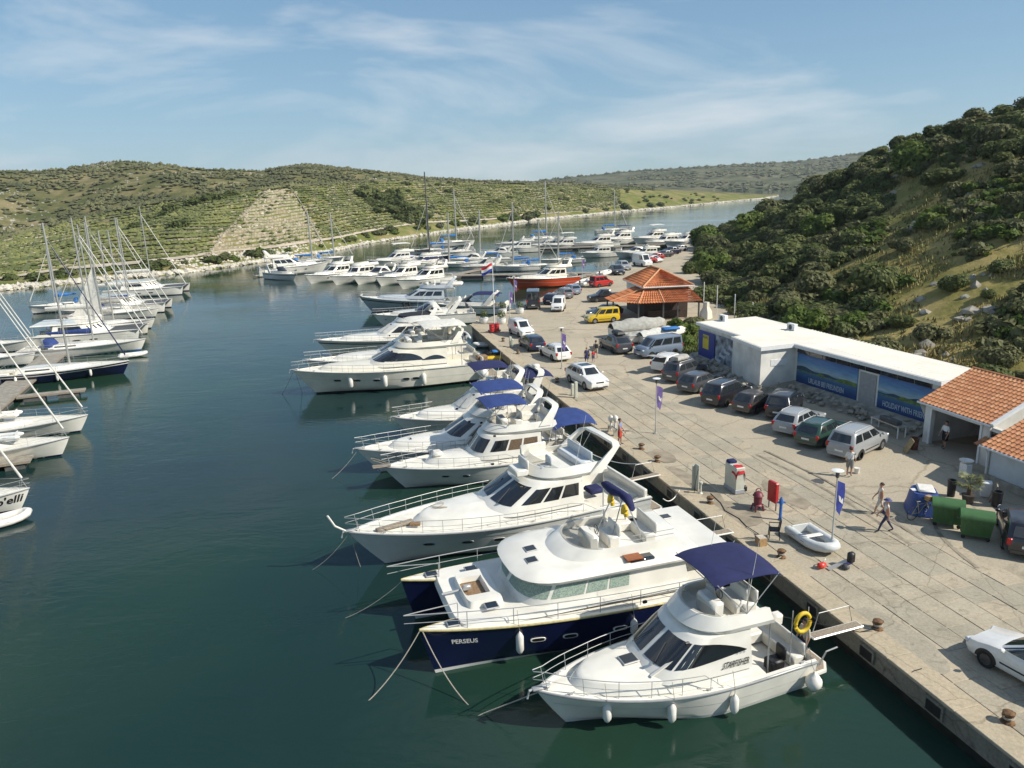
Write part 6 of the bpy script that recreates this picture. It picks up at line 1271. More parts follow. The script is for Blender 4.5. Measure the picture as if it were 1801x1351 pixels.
park('suv', 'grey', 'dark off-roader with a black roof box near the covered boats', (1077, 622), (1063, 610), -1, hd=106, roofbox=M_BLACK)
park('suv', 'white', 'white sporty off-roader driving towards the camera', (1002, 673), (1027, 690), 1, hd=-68)
park('wagon', 'white', 'white estate car parked by the near lamp post at the quay edge', (971, 635), (952, 623), -1, hd=110, rails=True)
park('wagon', 'navy', 'dark navy estate car behind the white panel van', (928, 617.5), (917, 607), -1, hd=106)
park('panel', 'white', 'white small panel van facing the camera by the red drums', (898, 588), (913, 597.5), 1, hd=-68, panelled=True, rails=True)
park('panel', 'white', 'white small van alone in the middle of the far lot', (985, 541), (977, 553), 0, hd=-100, panelled=True)
park('bigvan', 'black', 'tall black van backed along the far quay edge', (938, 545), None, 0, 88, panelled=True)
park('wagon', 'navy', 'dark car half hidden between the black van and the white small van', (964, 537), None, 0, 70)
park('wagon', 'midgrey', 'grey estate car right of the tall black van', (1001, 526), None, 0, 105)
park('wagon', 'bluegrey', 'blue-grey estate car next beyond the grey estate', (1015, 519), None, 0, 108)
park('panel', 'red', 'red van with its boot open near the far trailers', (1041, 506), None, 0, 35, hatch_open=True)
park('suv', 'black', 'black off-roader facing the camera behind the restaurant', (1078, 480), None, 0, -80); park('suv', 'silver', 'silver off-roader behind the black one', (1090, 472), None, 0, -80); park('bigvan', 'white', 'tall white van beyond the restaurant roof', (1118, 466), None, 0, -70, panelled=True)
park('hatch', 'white', 'white small car beside the two red cars', (1140, 460), None, 0, -60); park('hatch', 'red', 'nearer of the two red cars on the far quay', (1153, 462), None, 0, 200); park('hatch', 'red', 'farther of the two red cars on the far quay', (1166, 456), None, 0, 200)
park('wagon', 'grey', 'dark car just beyond the two red cars', (1182, 451), None, 0, 200); park('suv', 'navy', 'dark off-roader second beyond the two red cars', (1195, 446), None, 0, 200); park('wagon', 'silver', 'pale car at the far end of the parked line', (1207, 441), None, 0, 200)
park('panel', 'yellow', 'bright yellow family van in front of the restaurant', (1079, 567), (1041, 570.7), -1, hd=195); park('wagon', 'navy', 'dark car hidden behind the yellow van', (1084, 556), (1046, 559), -1, hd=195)
park('pickup', 'black', 'black pickup truck beside the restaurant porch', (1084, 530), (1054, 533), -1, hd=190)
park('wagon', 'black', 'black estate car cut off by the right edge of the picture', (1806, 988), None, 0, 62)
park('hatch', 'white', 'white hatchback nose-in at the lower right corner', (1735, 1175), None, -1, hd=114, anchor='front')
# ================================================================== people
def person(label, px, yaw, h=1.75, top=(.6, .58, .54), bottom=(.1, .12, .2), hair=(.04, .025, .015), stride=.0, longlegs=False, sleeves=True, bag=None, pack=None, hat=None, arms=(.1, .1), z=1.12, loc=None, dress=False, swim=False):
    loc = loc or P(px[0], px[1], z); k = h / 1.75; root = thing('person', label, 'person', (loc[0], loc[1], z if loc is None else loc[2]), yaw)
    V = []; E = []; Rr = []; SEG = []
    def v(p, r): V.append(tuple(c * k for c in p)); Rr.append(r * k); return len(V) - 1
    def e(a, b, t): E.append((a, b)); SEG.append((a, b, t))
    pel = v((0, 0, .95), .135); waist = v((0, 0, 1.10), .125); chest = v((.01, 0, 1.32), .145); nk = v((0, 0, 1.47), .062); hd0 = v((.015, 0, 1.56), .072); hd1 = v((.02, 0, 1.66), .10); hd2 = v((.015, 0, 1.73), .065)
    for a, b, t in ((pel, waist, 'B' if not dress else 'T'), (waist, chest, 'T'), (chest, nk, 'T'), (nk, hd0, 'S'), (hd0, hd1, 'S'), (hd1, hd2, 'S')): e(a, b, t)
    hands = []
    for sd, f in ((1, 1), (-1, -1)):
        s_ = stride * f; hip = v((0, sd * .10, .88), .10); kn = v((s_ * .55 + .03, sd * .105, .50), .064); an = v((s_ - (.06 if s_ < 0 else 0), sd * .105, .09 + (.05 if s_ < 0 else 0)), .042); toe = v((s_ + .17, sd * .115, .035), .034)
        e(pel, hip, 'B' if not dress else 'T'); e(hip, kn, 'B' if not swim else 'B'); e(kn, an, 'B' if longlegs else 'S'); e(an, toe, 'F')
        a_ = arms[0 if sd > 0 else 1] - s_ * .5; sh = v((0, sd * .19, 1.40), .062); el = v((a_ * .35 - .02, sd * .25, 1.12), .046); wr = v((a_ + .03, sd * .245, .88), .032); pa = v((a_ * 1.1 + .05, sd * .24, .80), .030)
        e(chest, sh, 'T'); e(sh, el, 'T' if sleeves else 'S'); e(el, wr, 'S'); e(wr, pa, 'S'); hands.append((V[pa], sd))
    me = bpy.data.meshes.new('body'); me.from_pydata(V, E, []); o = bpy.data.objects.new('body', me); COL.objects.link(o)
    o.modifiers.new('skin', 'SKIN'); sk = me.skin_vertices[0].data
    for i, r_ in enumerate(Rr): sk[i].radius = (r_, r_ * (1.0 if i not in (0, 1, 2) else 1.28))
    sk[0].use_root = True; ss = o.modifiers.new('sub', 'SUBSURF'); ss.levels = 1; ss.render_levels = 1
    dg = bpy.context.evaluated_depsgraph_get(); m2 = bpy.data.meshes.new_from_object(o.evaluated_get(dg)); bpy.data.objects.remove(o)
    mb = MB(); mb.v = [tuple(q.co) for q in m2.vertices]; mb.f = [tuple(p.vertices) for p in m2.polygons]; nb = len(mb.f)
    for (p, sd) in hands:   # four fingers and a thumb, slightly curled
        for q in range(4): dx = (q - 1.5) * .017 * k; ln = (.065, .08, .075, .06)[q] * k; mb.tube([(p[0] + dx, p[1], p[2] - .01), (p[0] + dx + .004, p[1] - sd * .004, p[2] - .03 - ln * .5), (p[0] + dx + .014, p[1] - sd * .014, p[2] - .03 - ln)], .0085 * k, 5)
        mb.tube([(p[0] + .02 * k, p[1], p[2] + .03 * k), (p[0] + .045 * k, p[1] - sd * .01, p[2] + .0), (p[0] + .05 * k, p[1] - sd * .015, p[2] - .03 * k)], .0095 * k, 5)
    mb.ball((.115 * k, 0, 1.63 * k), .018 * k, 6, 4)
    for sd in (1, -1): mb.ball((.01 * k, sd * .098 * k, 1.64 * k), .022 * k, 6, 4)
    nm = lambda n, c: mat('%s_%02d%02d%02d' % (n, int(c[0] * 99), int(c[1] * 99), int(c[2] * 99)), c, .85, var=.12, scale=12)
    bo = mb.build('body', [M_SKIN, nm('shirt', top), nm('trousers', bottom), M_DGREY], root, 60); vs = [Vector(q) for q in V]; mi = []
    for pi, p in enumerate(bo.data.polygons):
        c = p.center; best = None
        if pi >= nb: mi.append(0); continue
        for a, b, t in SEG:
            d = vs[b] - vs[a]; u = max(0, min(1, (c - vs[a]).dot(d) / d.length_squared)); q = (c - vs[a] - d * u).length
            if best is None or q < best[0]: best = (q, t, u)
        t = best[1]; mi.append({'S': 0, 'T': 1, 'B': 2, 'F': 3}[t])
    bo.data.polygons.foreach_set('material_index', mi)
    hm = nm('hair', hair); q = MB(); q.ball((-.012 * k, 0, 1.675 * k), .108 * k, 12, 7, (1, 1, .95)); q.f = [f for f in q.f if sum(q.v[i][2] for i in f) / len(f) > 1.60 * k and not (sum(q.v[i][0] for i in f) / len(f) > .035 * k and sum(q.v[i][2] for i in f) / len(f) < 1.70 * k)]
    if dress or not sleeves: q.ball((-.10 * k, 0, 1.66 * k), .05 * k, 8, 5)
    q.build('hair', hm, root, 60)
    for sd in (1, -1): MB().ball((.098 * k, sd * .033 * k, 1.665 * k), .010 * k, 6, 4).build('eye', M_BLACK, root, 60)
    MB().box((.100 * k, 0, 1.585 * k), (.012, .045 * k, .010)).build('mouth', M_RED, root, 0)
    if dress: MB().lathe([(.16 * k, 1.0 * k), (.20 * k, .85 * k), (.25 * k, .62 * k)], n=14).build('skirt', nm('shirt', top), root, 60)
    elif not longlegs: 
        for sd, f in ((1, 1), (-1, -1)): MB().tube([(0, sd * .10 * k, .90 * k), (stride * f * .4 * k + .01, sd * .108 * k, .56 * k)], .118 * k, 10, False, .095 * k).build('shorts_leg', nm('trousers', bottom), root, 60)
    if hat: MB().lathe([(.20 * k, 1.70 * k), (.12 * k, 1.71 * k), (.11 * k, 1.79 * k), (.02, 1.81 * k)], n=14).build('hat', nm('hat', hat), root, 50)
    if bag: tag(MB().box((0, 0, 0), (.34, .14, .32), ch=.05).build('shoulder_bag', nm('bag', bag), root, 40)).location = (-.05, -.27 * k, .98 * k); MB().tube([(.05, .15 * k, 1.45 * k), (0, -.1 * k, 1.42 * k), (-.05, -.27 * k, 1.12 * k)], .014, 5).build('bag_strap', nm('bag', bag), root, 60)
    if pack: MB().box((-.22 * k, 0, 1.22 * k), (.18, .30, .44), ch=.06).build('backpack', nm('pack', pack), root, 40)
    return root
person('woman in a strapless white top and pale shorts walking, farther of two', (1546, 904), R(168), 1.68, (.66, .62, .55), (.52, .49, .44), (.06, .03, .02), .26, sleeves=False)
person('woman in a white top and dark trousers walking with a blue bag', (1556, 936), R(168), 1.70, (.66, .64, .60), (.03, .035, .08), (.36, .24, .10), .34, longlegs=True, sleeves=False, bag=(.03, .04, .16), hat=(.10, .10, .22))
person('man in a white shirt and patterned shorts washing the silver people carrier', (1493, 838), R(60), 1.76, (.68, .66, .62), (.22, .22, .2), (.03, .02, .015), .05, arms=(.28, .24))
person('man in a white T-shirt and black shorts standing inside the garage doorway', (1660, 789), R(200), 1.78, (.70, .69, .66), (.012, .012, .014), (.02, .015, .01), .08, arms=(.2, .15))
person('man in a blue vest and red shorts at the quay edge', (1090, 782), R(-20), 1.78, (.10, .22, .50), (.50, .06, .04), (.05, .03, .02), .06, sleeves=False, arms=(.25, .2))
person('woman in a navy dress with a straw bag walking away from the camera', (1032, 641), R(95), 1.66, (.03, .035, .10), (.03, .035, .10), (.30, .20, .10), .15, dress=True, bag=(.30, .20, .10))
person('man with a black backpack walking beside a child', (1048, 630), R(95), 1.78, (.25, .22, .18), (.34, .30, .22), (.03, .02, .015), .15, pack=(.015, .015, .018))
person('small child in a bright red shirt between two walking adults', (1043.5, 637), R(95), 1.20, (.55, .02, .03), (.12, .12, .2), (.10, .06, .03), .12)
person('man in a white shirt standing by the open red van', (1049, 502), R(-100), 1.76, (.62, .60, .56), (.06, .06, .10), (.03, .02, .015), .05, longlegs=True)
lp = toworld(r1, (.085 * L1, .9, 0)); person('person in a beige shirt standing in the stern of the nearest cruiser', (0, 0), R(200), 1.72, (.45, .40, .30), (.03, .03, .05), (.02, .015, .01), .05, longlegs=True, loc=(lp.x, lp.y, .62))
# ================================================================== quay furniture
def lamp(px, flagcol, label, h=3.8, head=True):
    c = P(*px, 1.13); o = thing('lamp_post', label, 'lamp post', c, R(20)); MB().lathe([(.16, 0), (.16, .03), (.06, .05), (.055, .6), (.04, .62), (.034, h - .25)], n=10).build('pole', M_ALU, o, 40)
    if head: MB().lathe([(.05, h - .3), (.085, h - .26), (.085, h - .05), (.12, h)], n=12).build('lantern', M_DGREY, o, 40); MB().lathe([(.04, h), (.25, h + .02), (.27, h + .05), (.16, h + .08), (.02, h + .10)], n=20).build('lamp_shade', M_TRIM, o, 50)
    rows = [[(.05 + .42 * u * (1 - .25 * v), .09 * math.sin(3.2 * u + 4 * v), h - .45 - 1.45 * v - .35 * u * (1 if v > .4 else .6)) for u in (0, .25, .5, .75, 1)] for v in (0, .2, .4, .6, .8, 1)]
    MB().sheet(rows, .006).build('banner', flagcol, o, 60); rows = [[(.05 + .42 * u * (1 - .25 * v), .09 * math.sin(3.2 * u + 4 * v) - .012, h - .45 - 1.45 * v - .35 * u) for u in (.35, .55, .8)] for v in (.42, .52, .60)]; MB().grid(rows).build('banner_emblem', M_FEND, o, 60); return o
M_BLUEF = mat('banner_blue', (.03, .045, .25), .8, var=.15); M_PURF = mat('banner_violet', (.15, .10, .28), .8, var=.2)
lamp((1462, 966), M_BLUEF, 'lamp post with a blue banner next to the grey dinghy'); lamp((1153, 762), M_PURF, 'lamp post with a violet banner in the middle of the slabs'); lamp((988, 648), M_PURF, 'lamp post with a violet banner beside the white estate car'); lamp((897, 564), M_PURF, 'slim banner post beside the white panel van', 4.2, False)
lamp((905, 535), M_PURF, 'far lamp post near the tall black van', 4.0); lamp((1024, 497), M_PURF, 'farthest lamp post beside the finger pontoon', 4.5)
c = P(870, 581, 1.12); fp = thing('flagpole', 'tall white flagpole with a red white and blue flag', 'flagpole', c, R(190)); MB().tube([(0, 0, 0), (0, 0, 8.2)], .06, 8, True, .035).build('pole', M_TRIM, fp)
for k, mm in enumerate((mat('flag_red', (.5, .02, .03), .8, var=.1), M_FEND, mat('flag_blue', (.02, .04, .28), .8, var=.1))):
    rows = [[(.06 + 1.25 * u, .12 * math.sin(5 * u), 8.0 - .32 * (k + v) - .55 * u + .06 * math.sin(7 * u)) for u in [i / 8 for i in range(9)]] for v in (0, .5, 1)]; MB().grid(rows).build('flag_stripe', mm, fp, 60)
def bollard(px, label):
    o = thing('bollard', label, 'bollard', P(*px, 1.14)); m_ = mat('rusty_iron', (.11, .05, .025), .9, var=.5, scale=9, col2=(.20, .11, .05), bump=.5); MB().lathe([(.22, 0), (.20, .04), (.11, .07), (.10, .24), (.17, .28), (.18, .35), (.10, .40), (.02, .41)], n=14).build('post', m_, o, 50); MB().tube([(-.2, 0, .30), (.2, 0, .30)], .045, 8).build('cross_pin', m_, o, 50)
    q = MB()
    for j in range(2): q.tube([(.15 * math.cos(a) * (1 + .1 * j), .15 * math.sin(a) * (1 + .1 * j), .12 + .05 * j + .01 * a) for a in [i * .52 for i in range(14)]], .02, 5)
    q.build('wound_rope', M_ROPE, o, 60)
for px, lb in (((1543, 1106), 'rusty mooring bollard opposite the stern of the nearest cruiser'), ((1772, 1270), 'rusty mooring bollard in the lower right corner'), ((1374, 980), 'rusty mooring bollard beside the wooden crate'), ((1249, 885), 'mooring bollard near the fuel pump'), ((1156, 812), 'mooring bollard at the edge by the grey-sided yacht'), ((1128, 790), 'small mooring bollard near the man in red shorts'), ((911, 622), 'mooring bollard behind the navy estate car'), ((980, 672), 'mooring bollard left of the white off-roader'), ((885, 600), 'mooring bollard by the red drums')): bollard(px, lb)
rope('mooring_line', [P(1543, 1105, 1.3), P(1512, 1112, 1.15), toworld(r1, (.3, -1.2, 1.1))], 'dark mooring line from the bollard to the nearest cruiser', .02, 0, M_RUB); rope('mooring_line', [P(1374, 979, 1.3), P(1352, 992, 1.16), toworld(r2c, (.2, 2.2, 1.6))], 'mooring line from the crate bollard to the navy catamaran', .02); rope('hose', [P(1250, 868, 1.15), P(1268, 885, 1.15), P(1275, 898, 1.15), P(1300, 912, 1.15), P(1312, 925, 1.15), P(1335, 940, 1.15)], 'thin dark hose snaking along the quay edge by the pumps', .02, 0, M_RUB)
rope('mooring_ring_line', [P(1621, 1176, 1.16), P(1607, 1180, 1.16), P(1600, 1186, 1.12), P(1597, 1205, .6)], 'short dark line hanging over the quay edge near the corner', .018, 0, M_RUB)
M_BEIGE = mat('painted_steel_beige', (.50, .50, .42), .5, var=.08, scale=2)
c = P(1291, 862, 1.13); o = thing('fuel_pump', 'beige fuel dispenser cabinet with a red cloth over its corner', 'fuel pump', c, QYAW); MB().box((0, 0, .82), (1.15, .55, 1.35), ch=.03).build('cabinet', M_BEIGE, o, 30); MB().box((0, 0, .12), (1.2, .6, .24), ch=.02).build('base', mat('steel_grey', (.30, .31, .33), .5, var=.1), o, 30); MB().box((.38, 0, 1.55), (.4, .5, .22), ch=.06).build('navy_bundle', M_CNAVY, o, 40)
rows = [[(-.15 - .48 * u, .30 - .62 * v, 1.53 - (.55 * max(0, u - .72) * 2.2 if u > .72 else 0) - (.5 if v > .97 else .4 if v < .03 else 0) + .03 * math.sin(9 * u + 5 * v)) for u in (0, .3, .6, .8, 1)] for v in (0, .15, .5, .85, 1)]; MB().sheet(rows, .015).build('red_cloth', mat('red_cloth', (.45, .012, .018), .85, var=.15), o, 60); MB().box((-.5, -.35, .25), (.22, .18, .30), ch=.03).build('waste_bin', M_BLACK, o, 30); MB().box((.2, -.285, .95), (.5, .03, .35)).build('display', M_DGREY, o, 0)
c = P(1225, 862, 1.13); o = thing('dispenser', 'thin white upright panel at the quay edge left of the fuel pump', 'dispenser', c, QYAW); MB().box((0, 0, .75), (.42, .07, 1.5), ch=.015).build('board', M_BEIGE, o, 20); MB().box((.18, .10, .7), (.06, .2, 1.4), ch=.01).build('stay', M_BEIGE, o, 20); MB().tube([(-.2, .05, 1.3), (-.25, .2, .7), (-.3, .3, .02)], .015, 5).build('hose', M_RUB, o)
c = P(1232, 868, 1.13); tag(MB().lathe([(.13, 0), (.10, .06), (.055, .08), (.055, .55), (.11, .57), (.11, .68), (.02, .72)], c, 12).build('water_standpipe', M_BEIGE, None, 40), 'short cream water standpipe beside the thin white panel', 'standpipe')
c = P(1358, 895, 1.13); o = thing('hose_cabinet', 'tall red fire hose cabinet on two legs', 'cabinet', c, QYAW + .1); MB().box((0, 0, .95), (.65, .24, 1.1), ch=.05).build('box', M_RED, o, 30); MB().box((0, -.125, .95), (.54, .02, .98), ch=.01).build('door', M_RED, o, 0)
for x in (-.27, .27): MB().tube([(x, 0, 0), (x, 0, .45)], .03, 6).build('leg', M_DGREY, o)
M_MAR = mat('maroon_iron', (.14, .02, .03), .5, var=.2); c = P(1332, 897, 1.13); o = thing('hand_pump', 'dark maroon cast iron pump left of the hose cabinet', 'pump', c, .3); MB().lathe([(.24, .25), (.26, .30), (.20, .36), (.22, .75), (.28, .8), (.20, .95), (.10, 1.02)], n=14).build('housing', M_MAR, o, 40); MB().tube([(.16 * math.cos(a), .0, 1.02 + .18 * math.sin(a)) for a in [i * math.pi / 8 for i in range(9)]], .025, 6).build('handle', M_MAR, o)
for x, y in ((.25, .2), (-.25, .2), (.25, -.2), (-.25, -.2)): MB().tube([(x, y, 0), (x * .7, y * .7, .35)], .05, 6).build('leg', M_MAR, o)
c = P(1372, 914, 1.13); o = thing('hydrant', 'slim blue fire hydrant on the slabs', 'hydrant', c); mb_ = mat('hydrant_blue', (.03, .12, .36), .45, var=.1); MB().lathe([(.12, 0), (.10, .05), (.075, .08), (.075, .85), (.105, .87), (.105, 1.02), (.07, 1.12), (.03, 1.22)], n=12).build('body', mb_, o, 40); MB().tube([(-.2, 0, .93), (.2, 0, .93)], .05, 8).build('outlets', mb_, o)
c = P(1361, 946, 1.13); o = thing('armchair', 'black plastic armchair with its back to the lamp post', 'chair', c, R(165)); MB().box((0, 0, .44), (.48, .5, .05), ch=.02).build('seat', M_BLACK, o, 30); MB().box((-.24, 0, .72), (.05, .5, .52), rot=Matrix.Rotation(-.15, 3, 'Y'), ch=.02).build('backrest', M_BLACK, o, 30)
for x in (-.22, .22):
    for y in (-.23, .23): MB().tube([(x * 1.1, y * 1.1, 0), (x, y, .44)], .022, 6).build('leg', M_BLACK, o)
for y in (-.26, .26): MB().tube([(.22, y, .44), (.22, y, .66), (-.24, y, .68)], .022, 6).build('armrest', M_BLACK, o)
c = P(1338, 958, 1.13); o = thing('crate', 'small wooden crate with an open side near the chair', 'crate', c, R(100)); M_PINE = mat('pine', (.40, .25, .11), .7, var=.2, scale=10)
for x, y, sx, sy in ((-.22, 0, .03, .36), (.22, 0, .03, .36)): MB().box((x, y, .2), (sx, sy, .4)).build('side_board', M_PINE, o, 0)
for z in (.02, .39): MB().box((0, 0, z), (.41, .36, .03)).build('end_board', mat('pale_board', (.45, .40, .33), .8, var=.2), o, 0)
MB().box((0, .16, .2), (.41, .03, .35)).build('back_board', M_PINE, o, 0)
c = P(1393, 943, 1.13); b_ = P(1452, 972, 1.13); dd = b_ - c; dinghy('pale grey inflatable dinghy lying on the slabs by the blue-bannered lamp post', P(1404, 938, 1.13), math.atan2(P(1448, 968, 1.13).y - P(1404, 938, 1.13).y, P(1448, 968, 1.13).x - P(1404, 938, 1.13).x), 2.5, 1.55, None, 1.13)
c = P(1445, 999, 1.13); o = thing('fuel_can', 'small bright red fuel can on the slabs', 'fuel can', c, .4); MB().box((0, 0, .13), (.42, .26, .24), ch=.07).build('tank', mat('can_red', (.55, .03, .015), .4, var=.06), o, 40); MB().tube([(.1, 0, .24), (.14, 0, .33), (.3, .1, .33), (.42, .2, .2)], .02, 5).build('hose', M_FEND, o)
c = P(1478, 1000, 1.13); o = thing('outboard_engine', 'outboard engine and aluminium plank lying beside the red can', 'outboard engine', c, R(20)); MB().box((0, .15, .10), (1.1, .22, .05), rot=Matrix.Rotation(-.2, 3, 'Y')).build('plank', M_ALU, o, 0); MB().box((.55, 0, .42), (.34, .28, .5), ch=.08).build('cowl', M_BLACK, o, 40); MB().box((.35, -.05, .18), (.5, .12, .12), ch=.04).build('leg', M_CNAVY, o, 40); MB().box((.15, -.15, .12), (.25, .3, .2), ch=.06).build('skeg', M_DGREY, o, 40)
c = P(1622, 897, 1.12); o = thing('tarp_stack', 'blue tarpaulin draped over a square stack', 'tarpaulin', c, R(70)); q = MB(); RA = [[Vector((w * math.copysign(abs(math.cos(a)) ** .5, math.cos(a)) * (1 + .10 * noise.noise(Vector((a * 2, z, 0)))), w * .85 * math.copysign(abs(math.sin(a)) ** .5, math.sin(a)) * (1 + .10 * noise.noise(Vector((a * 2, z, 5)))), z)) for a in [2 * math.pi * i / 24 for i in range(24)]] for w, z in ((.98, .02), (.86, .35), (.74, .9), (.66, 1.08))]; q.loft(RA, True, False, True); q.build('tarpaulin', mat('tarp_blue', (.025, .06, .22), .55, var=.2, scale=3, bump=.6, bscale=5), o, 40); MB().box((.05, -.05, 1.16), (1.0, .78, .14), ch=.06).build('white_lid', M_FEND, o, 40)
MB().box((-.1, .5, 1.10), (.3, .24, .02), .3).build('paper_sheet', M_TRIM, o, 0)
c = P(1618, 912, 1.12); o = thing('bicycle', 'yellow bicycle leaning in front of the blue tarpaulin', 'bicycle', c, R(18)); M_BIKE = mat('bike_yellow', (.45, .38, .12), .4, var=.1)
for x in (-.52, .52):
    w = MB().tube([(x + .33 * math.cos(a), 0, .34 + .33 * math.sin(a)) for a in [i * math.pi / 10 for i in range(21)]], .018, 5).build('wheel', M_RUB, o); q = MB()
    for i in range(6): a = i * math.pi / 6; q.tube([(x + .32 * math.cos(a), 0, .34 + .32 * math.sin(a)), (x - .32 * math.cos(a), 0, .34 - .32 * math.sin(a))], .004, 4)
    q.build('spokes', M_STEEL, w)
MB().tube([(-.52, 0, .34), (-.1, 0, .32), (.34, 0, .80), (-.22, 0, .78), (-.52, 0, .34)], .018, 5).tube([(-.1, 0, .32), (-.26, 0, .92)], .018, 5).tube([(.52, 0, .34), (.34, 0, .80), (.31, 0, .95)], .018, 5).build('frame', M_BIKE, o); MB().box((-.27, 0, .95), (.26, .14, .06), ch=.02).build('saddle', M_BLACK, o, 30); MB().tube([(.22, -.26, 1.0), (.31, -.1, .98), (.31, .1, .98), (.22, .26, 1.0)], .014, 5).build('handlebar', M_BLACK, o); MB().box((.45, 0, 1.0), (.3, .36, .24), ch=.03).build('basket', M_PINE, o, 20)
M_BIN = mat('bin_green', (.045, .12, .035), .5, var=.12, scale=3)
def wbin(px, yaw, label):
    o = thing('waste_container', label, 'bin', P(*px, 1.12), yaw); A = [Vector(p) for p in ((-.58, -.42, .2), (.58, -.42, .2), (.58, .42, .2), (-.58, .42, .2))]; B = [Vector((p.x * 1.16, p.y * 1.2, 1.0)) for p in A]; MB().loft([A, B], True, True, True).build('tub', M_BIN, o, 0); MB().loft([[Vector((p.x * 1.05, p.y * 1.05, 1.0)) for p in B], [Vector((p.x * 1.05, p.y * 1.05, 1.06)) for p in B]], True, True, True).build('rim', M_BIN, o, 0)
    rows = [[(x, .52 * math.cos(a) * 1.0, 1.07 + .24 * math.sin(a)) for a in [math.pi * i / 10 for i in range(11)]] for x in (-.70, -.2, .2, .70)]; MB().sheet(rows, .02).build('lid', M_BIN, o, 50)
    for x in (-.70, .70): MB().add([(x, .52 * math.cos(a), 1.065 + .24 * math.sin(a)) for a in [math.pi * i / 10 for i in range(11)]], [tuple(range(11))]).build('lid_end', M_BIN, o, 0)
    for x in (-.5, .5):
        for y in (-.36, .36): MB().lathe([(.02, -.03), (.09, -.03), (.09, .03), (.02, .03)], (x, y, .09), 12, 'y').build('castor', M_RUB, o, 40)
    for x in (-.72, .72): MB().tube([(x, -.08, .85), (x * 1.08, -.08, .85), (x * 1.08, .08, .85), (x, .08, .85)], .025, 6).build('trunnion', M_BIN, o)
    for y, z in ((-.15, .72), (.0, .55), (.02, .45)): MB().box((.64 + .05 * z, y, z), (.02, .14, .10)).build('sticker', M_PLATE, o, 0)
    for k in range(5): MB().box((-.48 + .24 * k, -.485, .62), (.05, .05, .62), rot=Matrix.Rotation(.10, 3, 'X')).build('rib', M_BIN, o, 0)
    return o
wbin((1664, 922), R(-28), 'left one of two green wheeled waste containers'); wbin((1714, 944), R(-28), 'right one of two green wheeled waste containers')
# pots, palm, odds and ends by the house
M_TERRA = mat('dark_pot', (.05, .04, .035), .7, var=.2); M_PALM = mat('palm_leaf', (.07, .11, .025), .6, var=.4, scale=5, col2=(.20, .19, .06))
o = thing('palm', 'small fan palm in a dark pot beside the house wall', 'palm', P(1702, 884, 1.12)); MB().lathe([(.24, 0), (.32, .42), (.34, .45), (.28, .45)], n=14).build('pot', M_TERRA, o, 40); MB().tube([(0, 0, .4), (.02, 0, .75), (0, .02, .95)], .13, 8, True, .10).build('trunk', mat('palm_trunk', (.10, .07, .04), .9, var=.4), o)
for k in range(26):
    a = k * 2.4; el = .15 + .9 * rnd.random(); ln = rnd.uniform(.65, .95); d = Vector((math.cos(a) * math.cos(el), math.sin(a) * math.cos(el), math.sin(el))); tip = Vector((0, 0, .95)) + d * ln * .55; q = MB().tube([(0, 0, .92), tip], .012, 4); sidev = d.cross(Vector((0, 0, 1))).normalized()
    for j in range(11):
        f = (j - 5) / 5; e_ = tip + (d * (1 - .5 * abs(f)) + sidev * f * 1.1 + Vector((0, 0, -.35 - .2 * abs(f)))).normalized() * .42; mdp = tip.lerp(e_, .5) + Vector((0, 0, .05)); w_ = d.cross(sidev).cross(e_ - tip).normalized() * .02; q.add([tip, mdp + w_, e_, mdp - w_], [(0, 1, 2, 3)])
    q.build('frond', M_PALM, o, 0)
for (px, r_, h_, m_, lb) in (((1672, 872), .22, .9, M_BLACK, 'round black bin left of the palm'), ((1752, 890), .25, .8, M_BLACK, 'black rubbish tub right of the palm by the house'), ((1607, 790), .26, .75, mat('drum_brown', (.14, .05, .03), .7, var=.3), 'rusty brown drum at the garage corner')): tag(MB().lathe([(r_ * .85, 0), (r_, h_ * .9), (r_ * 1.08, h_ * .92), (r_ * 1.08, h_), (r_ * .8, h_), (r_ * .75, h_ * .8)], P(*px, 1.12), 16).build('barrel', m_, None, 40), lb, 'barrel')
tag(MB().box(P(1597, 795, 1.12) + Vector((0, 0, .42)), (.75, .06, .9), rot=Matrix.Rotation(R(75), 3, 'Z') @ Matrix.Rotation(.45, 3, 'X')).build('timber_panel', mat('old_plywood', (.32, .25, .12), .8, var=.2), None, 0), 'olive plywood panel leaning against the brown drum', 'panel')
o = thing('work_table', 'long grey table against the billboard next to the garage', 'table', W(9.4, 17.6, 1.12), QYAW); MB().box((0, 0, .78), (2.6, .7, .06)).build('top', M_ALU, o, 0)
for x in (-1.2, 1.2):
    for y in (-.3, .3): MB().box((x, y, .38), (.06, .06, .76)).build('leg', M_TRIM, o, 0)
MB().box((-.2, .05, .95), (1.6, .45, .28), ch=.04).build('dark_bundle', M_DGREY, o, 30)
o = thing('wash_basin', 'white wash basin on a stand beside the downpipe', 'wash basin', W(1.6, 16.0, 1.12), QYAW); MB().box((0, 0, .42), (.5, .4, .84), ch=.02).build('stand', M_TRIM, o, 30); MB().lathe([(.16, .84), (.36, .98), (.38, 1.02), (.30, 1.0), (.10, .90)], n=16).build('bowl', M_FEND, o, 50)
tag(MB().lathe([(.13, 0), (.16, .30), (.165, .31), (.14, .30)], P(1507, 832, 1.12), 14).build('bucket', M_FEND, None, 40), 'white bucket beside the man at the silver people carrier', 'bucket')
o = thing('wash_table', 'grey folding table top leaning by the house wall', 'table', P(1745, 880, 1.12), R(60)); MB().box((0, 0, .45), (.7, .06, .95), rot=Matrix.Rotation(.3, 3, 'X')).build('top', M_TEAKG, o, 0); MB().box((.5, .3, .40), (.5, .5, .8), ch=.03).build('cabinet', M_TRIM, o, 20)
